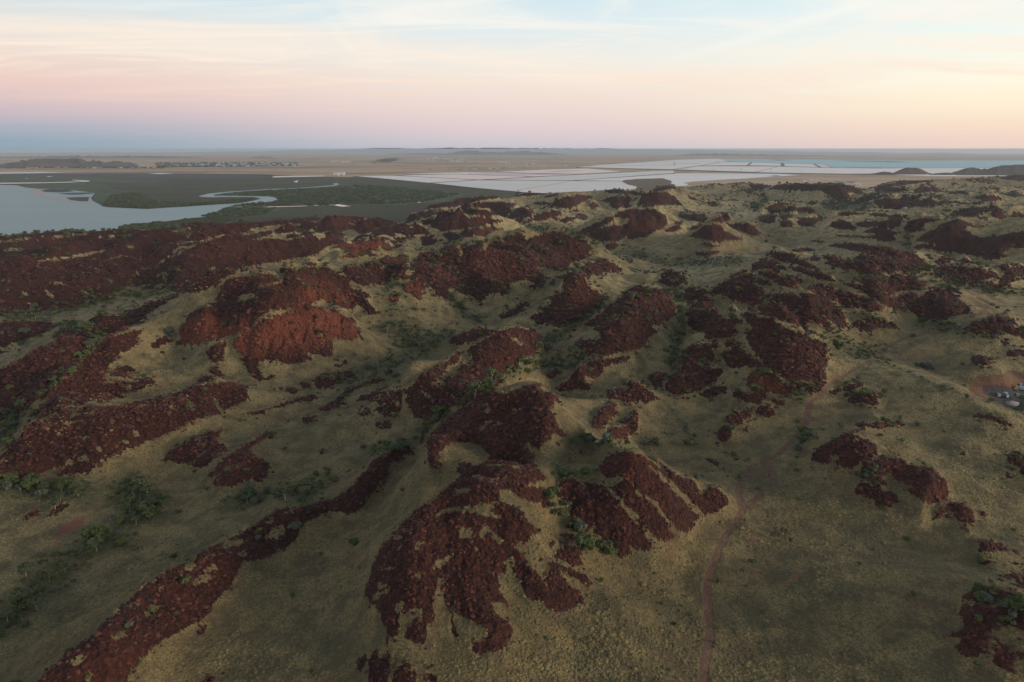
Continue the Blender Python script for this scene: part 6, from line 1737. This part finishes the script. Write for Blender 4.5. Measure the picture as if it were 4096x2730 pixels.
def tree_meshes(seed, leafmat, bark, n=520, h=1.0):
    g = random.Random(seed)
    V, F, L = crown_geo(g, n, .50, .30, .72, 8, .062)
    c = mesh_py('crown', V, F, leafmat)
    V, F = [], []
    tx, ty = g.uniform(-.08, .08), g.uniform(-.08, .08)
    tube(V, F, [(0, 0, -.15), (tx * .4, ty * .4, .15), (tx, ty, .38), (tx * 1.5, ty * 1.5, .55)], .024, .013, 6)
    for lx, ly, lz, lr in L[:6]: tube(V, F, [(tx, ty, .36), ((tx + lx) * .55, (ty + ly) * .55, .52), (lx, ly, lz + .08)], .014, .005, 4)
    return c, mesh_py('trunk', V, F, bark)
ROCKS = [rock_mesh('boulder', s, 2 if s < 2 else 1, .8 - .06 * s) for s in range(4)]
ROCKS_BIG = [rock_mesh('boulder', 40 + s, 2, .85 - .07 * s) for s in range(4)]
TUFTS = [tuft_mesh('hummock', s) for s in range(3)]
SHR = [shrub_meshes(s, lm) for s, lm in ((1, 'leaf_shrub'), (2, 'leaf_shrub'), (3, 'leaf_grey'), (4, 'leaf_shrub'), (5, 'leaf_grey'))]
TRE = [tree_meshes(s, 'leaf_gum', 'bark_white') for s in (11, 12, 13)] + [tree_meshes(14, 'leaf_shrub', 'bark_dark')]
DEAD = tree_meshes(15, 'leaf_grey', 'bark_white', n=110)

# ------------------------------------------------------------------ scatter of uncountable small things
def scatter(name, protos, P, S, Rz, extra, label, cat=None, tilt=.0):
    """points -> instances; P (n,3), S (n,3), Rz (n,), extra {attr: (n,)}"""
    n = len(P)
    if n == 0: return
    me = bpy.data.meshes.new(name); me.vertices.add(n); me.vertices.foreach_set('co', np.asarray(P, np.float32).ravel())
    R3 = np.zeros((n, 3), np.float32); R3[:, 2] = Rz
    if tilt: R3[:, 0] = rng.uniform(-tilt, tilt, n); R3[:, 1] = rng.uniform(-tilt, tilt, n)
    a = me.attributes.new('scl', 'FLOAT_VECTOR', 'POINT'); a.data.foreach_set('vector', np.asarray(S, np.float32).ravel())
    a = me.attributes.new('rot', 'FLOAT_VECTOR', 'POINT'); a.data.foreach_set('vector', R3.ravel())
    a = me.attributes.new('pick', 'INT', 'POINT'); a.data.foreach_set('value', rng.integers(0, len(protos), n).astype(np.int32))
    for k, v in extra.items():
        a = me.attributes.new(k, 'FLOAT', 'POINT'); a.data.foreach_set('value', np.asarray(v, np.float32))
    me.update()
    o = link(name, me)
    c = bpy.data.collections.new(name + '_shapes')
    for i, pm in enumerate(protos):
        q = bpy.data.objects.new('%s_shape_%02d' % (name, i), pm); c.objects.link(q)
    ng = bpy.data.node_groups.new(name + '_scatter', 'GeometryNodeTree')
    ng.interface.new_socket('Geometry', in_out='INPUT', socket_type='NodeSocketGeometry')
    ng.interface.new_socket('Geometry', in_out='OUTPUT', socket_type='NodeSocketGeometry')
    N = ng.nodes; gi = N.new('NodeGroupInput'); go = N.new('NodeGroupOutput'); ip = N.new('GeometryNodeInstanceOnPoints'); ci = N.new('GeometryNodeCollectionInfo')
    ci.inputs['Collection'].default_value = c; ci.inputs['Separate Children'].default_value = True; ci.inputs['Reset Children'].default_value = True
    ip.inputs['Pick Instance'].default_value = True
    def na(nm, ty):
        q = N.new('GeometryNodeInputNamedAttribute'); q.data_type = ty; q.inputs['Name'].default_value = nm
        return [s for s in q.outputs if s.enabled and s.name == 'Attribute'][0]
    K = ng.links.new
    K(gi.outputs[0], ip.inputs['Points']); K(ci.outputs[0], ip.inputs['Instance']); K(na('pick', 'INT'), ip.inputs['Instance Index'])
    e2r = N.new('FunctionNodeEulerToRotation'); K(na('rot', 'FLOAT_VECTOR'), e2r.inputs[0]); K(e2r.outputs[0], ip.inputs['Rotation'])
    K(na('scl', 'FLOAT_VECTOR'), ip.inputs['Scale']); K(ip.outputs[0], go.inputs[0])
    md = o.modifiers.new('scatter', 'NODES'); md.node_group = ng
    tag(o, label, cat, kind='stuff')
    return o
cellA = (D2[:-1, :-1] * np.diff(AZ)[None, :]) * np.diff(DD)[:, None]
inview = (PX > -420) & (PX < 4516) & (PY < 2960)
def pick_cells(mask, dens):
    """random points: expected dens per m2 over the masked grid cells"""
    lam = np.where(mask[:-1, :-1], cellA * dens, 0)
    n = rng.poisson(lam); i, j = np.nonzero(n); c = n[i, j]
    i = np.repeat(i, c); j = np.repeat(j, c)
    u = rng.random(len(i)); v = rng.random(len(i))
    f = lambda A: (A[i, j] * (1 - u) + A[i + 1, j] * u) * (1 - v) + (A[i, j + 1] * (1 - u) + A[i + 1, j + 1] * u) * v
    return i, j, f(GX), f(GY), f(Hh)
# spinifex hummocks on the near grass
gmask = (ids == 0) & (track < .2) & (pit == 0) & inview & (D2 < 640)
dn = np.interp(D2[:-1, :-1], [50, 200, 330, 450, 640], [1.5, 1.5, 1.15, .55, .10])
clump = np.clip(.75 + .55 * samp(T1, GX, GY, 2.2), .15, 1.6)[:-1, :-1] * np.clip(1.1 - dirt[:-1, :-1] * 1.3, 0, 1)
i, j, x, y, z = pick_cells(gmask, dn * clump)
big_ = np.clip(samp(T1, x, y, 3.5) * .5 + .6, .0, 1.3)
s = (0.26 + 0.26 * big_) * rng.lognormal(0, .28, len(x)) * np.interp(D2[i, j], [200, 640], [1, 1.5])
S3 = np.stack([s, s * rng.uniform(.8, 1.2, len(x)), s * rng.uniform(.7, 1.1, len(x))], -1)
nn = (samp(T1, GX * .8 + 5, GY + 41, 0.8) > 1.7)
i2, j2, x2, y2, z2 = pick_cells((ids > 0) & nn & inview & (D2 < 560), dn * .8)
i = np.r_[i, i2]; j = np.r_[j, j2]; x = np.r_[x, x2]; y = np.r_[y, y2]; z = np.r_[z, z2 + .25]
s2 = .42 * rng.lognormal(0, .3, len(x2)); s = np.r_[s, s2]
S3 = np.stack([s, s * rng.uniform(.8, 1.2, len(x)), s * rng.uniform(.7, 1.1, len(x))], -1)
print('hummocks', len(x))
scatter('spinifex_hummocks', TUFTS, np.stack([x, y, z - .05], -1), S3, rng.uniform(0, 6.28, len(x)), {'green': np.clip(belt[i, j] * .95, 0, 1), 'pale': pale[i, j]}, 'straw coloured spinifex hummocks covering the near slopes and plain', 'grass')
# boulders
rmask = ((ids > 0) | (BM > .10)) & (track < .1) & inview & (D2 < 900) & ~(HID & (D2 > 500))
crest = np.clip(samp(T2, GX, GY, 2.0) * .5 + .55, .15, 1.4)
dn = np.interp(D2[:-1, :-1], [50, 260, 400, 600, 900], [2.6, 2.4, 1.5, .75, .22])
i, j, x, y, z = pick_cells(rmask, dn * (0.5 + crest[:-1, :-1]) * .8 * np.where(ids[:-1, :-1] > 0, 1, BM[:-1, :-1] ** 1.5 * .9))
sz = rng.lognormal(math.log(.37), .66, len(x)) * (0.7 + .55 * crest[i, j]) * np.interp(D2[i, j], [200, 500, 900], [1, 1.4, 2.3])
sz = np.minimum(np.clip(sz, .15, 2.2), D2[i, j] / 260)
print('boulders', len(x))
bx_, by_, bz_ = x, y, z
pixr = sz / D2[i, j]
vis = ~HID[i, j] & (PX[i, j] > 10) & (PX[i, j] < 4086) & (PY[i, j] < 2720)
o_ = np.argsort(-np.where(vis, pixr, 0))
ind = o_[:285]
rest = np.setdiff1d(np.arange(len(x)), ind)
S3 = np.stack([sz * rng.uniform(.8, 1.3, len(x)), sz * rng.uniform(.8, 1.2, len(x)), sz * rng.uniform(.65, 1.1, len(x))], -1)
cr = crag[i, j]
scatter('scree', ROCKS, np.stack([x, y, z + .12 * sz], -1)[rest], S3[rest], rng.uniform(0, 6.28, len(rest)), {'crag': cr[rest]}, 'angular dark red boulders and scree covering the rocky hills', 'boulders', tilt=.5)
for k in ind:
    q = ids[i[k], j[k]]
    ref = REF[q - 1] if 0 < q < 199 else 'small rock patches'
    o = link('boulder', ROCKS_BIG[k % 4], (float(x[k]), float(y[k]), float(z[k] + .1 * sz[k])), random.uniform(0, 6.28), scale=tuple(float(v) * 1.15 for v in S3[k]))
    o.rotation_euler = (random.uniform(-.4, .4), random.uniform(-.4, .4), random.uniform(0, 6.28))
    sw = 'huge' if sz[k] > 1.5 else 'big' if sz[k] > 1.1 else 'sizeable'
    if 0 < q < 199: lb = '%s dark red boulder on the %s of the %s' % (sw, part_of(q - 1, PX[i[k], j[k]], PY[i[k], j[k]]), ref)
    else:
        pl = 'left third' if PX[i[k], j[k]] < 1365 else 'right third' if PX[i[k], j[k]] > 2730 else 'middle'
        lb = '%s dark red boulder on a small rock patch in the %s of the view' % (sw, pl)
    tag(o, lb, 'boulder', 'big boulders on the %s' % ref)

# ------------------------------------------------------------------ shrubs and trees
def plant(kind, x, y, z, size, label, group=None, v=None):
    if kind == 'tree':
        cm, tm = TRE[v if v is not None else random.randrange(4)]; nm = 'gum_tree'; cat = 'tree'; parts = ('crown', 'trunk')
    elif kind == 'dead':
        cm, tm = DEAD; nm = 'bleached_tree'; cat = 'tree'; parts = ('crown', 'trunk')
    else:
        cm, tm = SHR[v if v is not None else random.randrange(5)]; nm = 'shrub'; cat = 'shrub'; parts = ('foliage', 'stem')
    e = bpy.data.objects.new(nm, None); e.location = (x, y, z); e.rotation_euler = (0, 0, random.uniform(0, 6.28)); e.empty_display_size = .2
    hs = size * (random.uniform(.8, 1.05))
    e.scale = (size, size * random.uniform(.85, 1.15), hs); COL.objects.link(e)
    tag(e, label, cat, group)
    link(parts[0], cm, parent=e); link(parts[1], tm, parent=e)
    return e
cands = []
for txt, w, kind, label in SOLO:
    p = trace(txt)[0]; q = on_ground(*p)
    if q is None: continue
    zoom = ZOOM[txt.split()[0]][2]
    size = w * zoom * 1.15 / FPX * math.sqrt(q[3] ** 2 + (CAM_H - q[2]) ** 2)
    kd = 'dead' if ('bleached' in label or 'bare white' in label or 'twisted' in label) else kind
    plant(kd, q[0], q[1], q[2], size * (1.0 if kind == 'tree' else .9), label, v=(0 if 'grey' not in label else 2) if kind == 'shrub' else 1)
rest_pts = []
for bi, (txt, hw, n, size, where) in enumerate(BELTS):
    p = trace(txt); seg = np.hypot(*np.diff(p, axis=0).T) if len(p) > 1 else np.array([1.0]); cum = np.concatenate([[0], np.cumsum(seg)])
    for k in range(int(n * 2.3)):
        t = rng.random() * cum[-1]; s_ = max(int(np.searchsorted(cum, t)) - 1, 0); u = (t - cum[s_]) / max(seg[s_], 1e-6)
        c = p[s_] + (p[min(s_ + 1, len(p) - 1)] - p[s_]) * u + rng.normal(0, hw * .9, 2) * [1, .7]
        q = on_ground(*c)
        if q is None or q[3] > 3500: continue
        sz_ = size * .8 * rng.lognormal(0, .36) * (.9 if k < n else .6)
        kind = 'tree' if size >= 4.55 and rng.random() < .55 else 'shrub'
        if len(p) > 1:
            e0, e1 = p[0], p[-1]; fr_ = t / cum[-1]
            hor = abs(e1[0] - e0[0]) > abs(e1[1] - e0[1])
            nm0, nm1 = (('left', 'right') if e0[0] < e1[0] else ('right', 'left')) if hor else (('upper', 'lower') if e0[1] < e1[1] else ('lower', 'upper'))
            pos_ = (nm0 + ' end,') if fr_ < .33 else (nm1 + ' end,') if fr_ > .67 else 'middle,'
        else: pos_ = ''
        cands.append((sz_ / q[3], kind, q, sz_, where, pos_))
# bushes standing on and at the edge of the rocks, and loose over the grass
smask = (~HID) & inview & (track < .05) & (pit == 0) & (PX > -60) & (PX < 4150)
edge_ = blur((ids > 0).astype(np.float32), 3); edge_ = np.clip(4 * edge_ * (1 - edge_), 0, 1)
dens = (ids > 0) * .0052 + edge_ * .0120 + (ids == 0) * .0018 + np.clip(belt, 0, 1) * .016
dens = dens * np.interp(D2, [150, 500, 1200, 5000], [.62, 1.0, .8, .30]) * np.clip(samp(T1, GX, GY, 9.0) * .7 + 1, .1, 2.5)
i, j, x, y, z = pick_cells(smask, dens[:-1, :-1])
print('loose bushes', len(x))
for k in range(len(x)):
    onrock = ids[i[k], j[k]] > 0
    sz_ = (2.1 if onrock else 2.0) * rng.lognormal(0, .34) * np.interp(D2[i[k], j[k]], [150, 600, 2000, 5000], [.95, 1.45, 2.2, 3.1])
    q = ids[i[k], j[k]]
    where = '' if 0 < q < 199 else 'growing on a small rock patch' if q >= 199 else 'scattered on the dry grass'
    ppx, ppy = PX[i[k], j[k]], PY[i[k], j[k]]
    pos_ = 'on the %s of the %s' % (part_of(q - 1, ppx, ppy), REF[q - 1]) if 0 < q < 199 else 'in the %s %s of the view' % ('upper' if ppy < 1700 else 'lower', 'left' if ppx < 1600 else 'middle' if ppx < 2700 else 'right')
    cands.append((sz_ / D2[i[k], j[k]], 'shrub', (x[k], y[k], z[k], D2[i[k], j[k]]), sz_, where, pos_))
cands.sort(key=lambda c: -c[0])
cnt = {'tree': 0, 'shrub': 48}
far_pts = {'tree': [], 'shrub': []}
for pr, kind, q, sz_, where, c in cands:
    if cnt[kind] < 290:
        cnt[kind] += 1
        plant(kind, float(q[0]), float(q[1]), float(q[2]), float(sz_) * (1.1 if kind == 'tree' else 1.0),
              (lambda w: ' '.join(' '.join(w).split()))([('tall ' if sz_ > 6.5 else 'small ' if sz_ < 4 else 'medium ') + 'gum tree' if kind == 'tree' else ('broad ' if sz_ > 3.6 else 'tiny ' if sz_ < 2 else 'small ') + 'green shrub', c or '', where] if (c or '').endswith(',') or c == '' else [('broad ' if sz_ > 3.6 else 'tiny ' if sz_ < 2 else 'small ') + 'green shrub', where, c]), ('gum trees ' if kind == 'tree' else 'shrubs ') + (where or 'growing on the rocky hills'))
    else: far_pts[kind].append((q[0], q[1], q[2], sz_))
def joined(cm, tm):
    V = [v.co.copy() for v in cm.vertices] ; F = [tuple(p.vertices) for p in cm.polygons]
    me = mesh_py('bush', V, F); me.materials.append(cm.materials[0]); return me
for kind, nm, lb in (('shrub', 'far_bushes', 'small green bushes dotted over the farther hills and valleys'), ('tree', 'far_trees', 'far small trees in the valleys among the hills')):
    A = np.array(far_pts[kind])
    if len(A) == 0: continue
    pr = [joined(*m) for m in (SHR if kind == 'shrub' else TRE)]
    sc = np.stack([A[:, 3], A[:, 3], A[:, 3] * .85], -1)
    scatter(nm, pr, A[:, :3], sc, rng.uniform(0, 6.28, len(A)), {}, lb, 'bushes')
# low scrub in the belts so that they read as continuous thicket
i, j, x, y, z = pick_cells((belt > .35) & smask & (ids == 0) & (D2 < 2500), np.interp(D2[:-1, :-1], [150, 400, 1000, 2500], [.075, .055, .022, .005]) * np.clip(belt[:-1, :-1], 0, 1))
print('scrub', len(x))
s = rng.lognormal(math.log(1.15), .4, len(x)) * np.interp(D2[i, j], [200, 1000, 2500], [.9, 1.8, 3.0])
scatter('undergrowth', [joined(*m) for m in SHR], np.stack([x, y, z - .1], -1), np.stack([s, s, s * .7], -1), rng.uniform(0, 6.28, len(x)), {}, 'low grey green scrub filling the valley bottoms', 'scrub')
i, j, x, y, z = pick_cells((ids == 0) & smask & (D2 < 1300), np.interp(D2[:-1, :-1], [150, 400, 800, 1300], [.009, .010, .006, .002]) * np.clip(samp(T1, GX + 55, GY, 5.0) * 1.1 + .55, 0, 3)[:-1, :-1])
print('herbs', len(x))
s = rng.lognormal(math.log(.75), .45, len(x)) * np.interp(D2[i, j], [200, 1300], [1, 2.4])
scatter('low_shrubs', [joined(*m) for m in SHR], np.stack([x, y, z - .05], -1), np.stack([s, s, s * .8], -1), rng.uniform(0, 6.28, len(x)), {}, 'knee high green bushes sprinkled over the dry grass', 'scrub')
# mangrove crowns on the flats nearest the hills
def in_poly_pts(txt, n, z=0.0):
    p = trace(txt); out = []
    W = np.array([unproj(a, b, z)[:2] for a, b in p]); lo, hi = W.min(0), W.max(0)
    X = rng.uniform(lo[0], hi[0], n * 6); Y = rng.uniform(lo[1], hi[1], n * 6)
    m = inside(W, X, Y); return X[m][:n], Y[m][:n]
PX_, PY_, PS_ = [], [], []
for txt, n, s0 in (('Z1 825,692 880,668 1000,663 1160,649 1300,631 1395,623 1360,612 1470,586 1530,561 1700,558 1850,556 1800,592 1600,622 1500,657 1300,720 1000,790 700,800 650,745', 3200, 7.0),
               ('Z1 700,545 760,470 930,450 1000,485 1030,512 1200,528 1400,523 1650,497 1735,497 1600,524 1330,541 1150,551 990,561 740,551', 2600, 8.0),
               ('Z1 1500,470 1600,455 1800,440 2100,428 2353,416 Z2 200,400 500,422 800,450 900,470 700,515 400,535 100,530 Z1 2353,532 2000,542 1650,545 1560,544 1640,534 1830,520 1872,503 1850,484', 3000, 8.0)):
    X, Y = in_poly_pts(txt, n); PX_.append(X); PY_.append(Y); PS_.append(np.full(len(X), s0))
X = np.concatenate(PX_); Y = np.concatenate(PY_); s = np.concatenate(PS_) * rng.lognormal(0, .3, len(X))
def mang(seed):
    g = random.Random(seed); V, F, L = crown_geo(g, 90, .55, .30, .25, 6, .17)
    return mesh_py('mangrove', V, F, 'leaf_mangrove')
scatter('mangroves', [mang(5), mang(6)], np.stack([X, Y, -0.3 - (X * X + Y * Y) / CURV], -1), np.stack([s, s, s * .6], -1), rng.uniform(0, 6.28, len(X)), {}, 'dense mangrove crowns on the tidal flats by the bay', 'mangroves')
# dark tree belt of the far town
tx, ty = [], []
for k in range(3200):
    if rng.random() < .72: x_ = 1050 + 950 * rng.random() ** .85; y_ = 253 + 34 * rng.random() * (1 - .35 * (x_ - 1150) / 850)
    else: x_ = -200 + 1300 * rng.random(); y_ = 284 + 9 * rng.random()
    X_, Y_, Z_ = unproj(x_ * .595, 500 + y_ * .595, 0); tx.append((X_, Y_, Z_ - 1.2))
for k in range(500):
    x_ = rng.normal(150, 80); y_ = 180 + rng.normal(0, 11) + .1 * (150 - x_)
    X_, Y_, Z_ = unproj(1500 + x_ * .34, 580 + y_ * .34, 0); tx.append((X_, Y_, Z_ - 1.2))
A = np.array(tx); s = rng.lognormal(math.log(17), .3, len(A))
scatter('town_trees', [mang(7)], A, np.stack([s, s, s * .5], -1), rng.uniform(0, 6.28, len(A)), {}, 'dark belt of trees round the far town', 'trees')

# ------------------------------------------------------------------ haze: one closed box of thin pale air
V, F = [], []; box(V, F, -54000, 54000, -54000, 54000, -200.0, 163.0)
m = bpy.data.materials.new('haze_air'); m.use_nodes = True; m.node_tree.nodes.clear()
pv = m.node_tree.nodes.new('ShaderNodeVolumePrincipled'); pv.inputs['Color'].default_value = (0.80, 0.90, 1.0, 1); pv.inputs['Density'].default_value = HAZE_DENSITY; pv.inputs['Anisotropy'].default_value = 0.1
om = m.node_tree.nodes.new('ShaderNodeOutputMaterial'); m.node_tree.links.new(pv.outputs[0], om.inputs['Volume'])
M['haze_air'] = m
hz = link('haze', mesh_py('haze', V, F, 'haze_air')); tag(hz, 'thin pale evening haze over the whole plain', kind='stuff')
print('objects', len(bpy.data.objects))
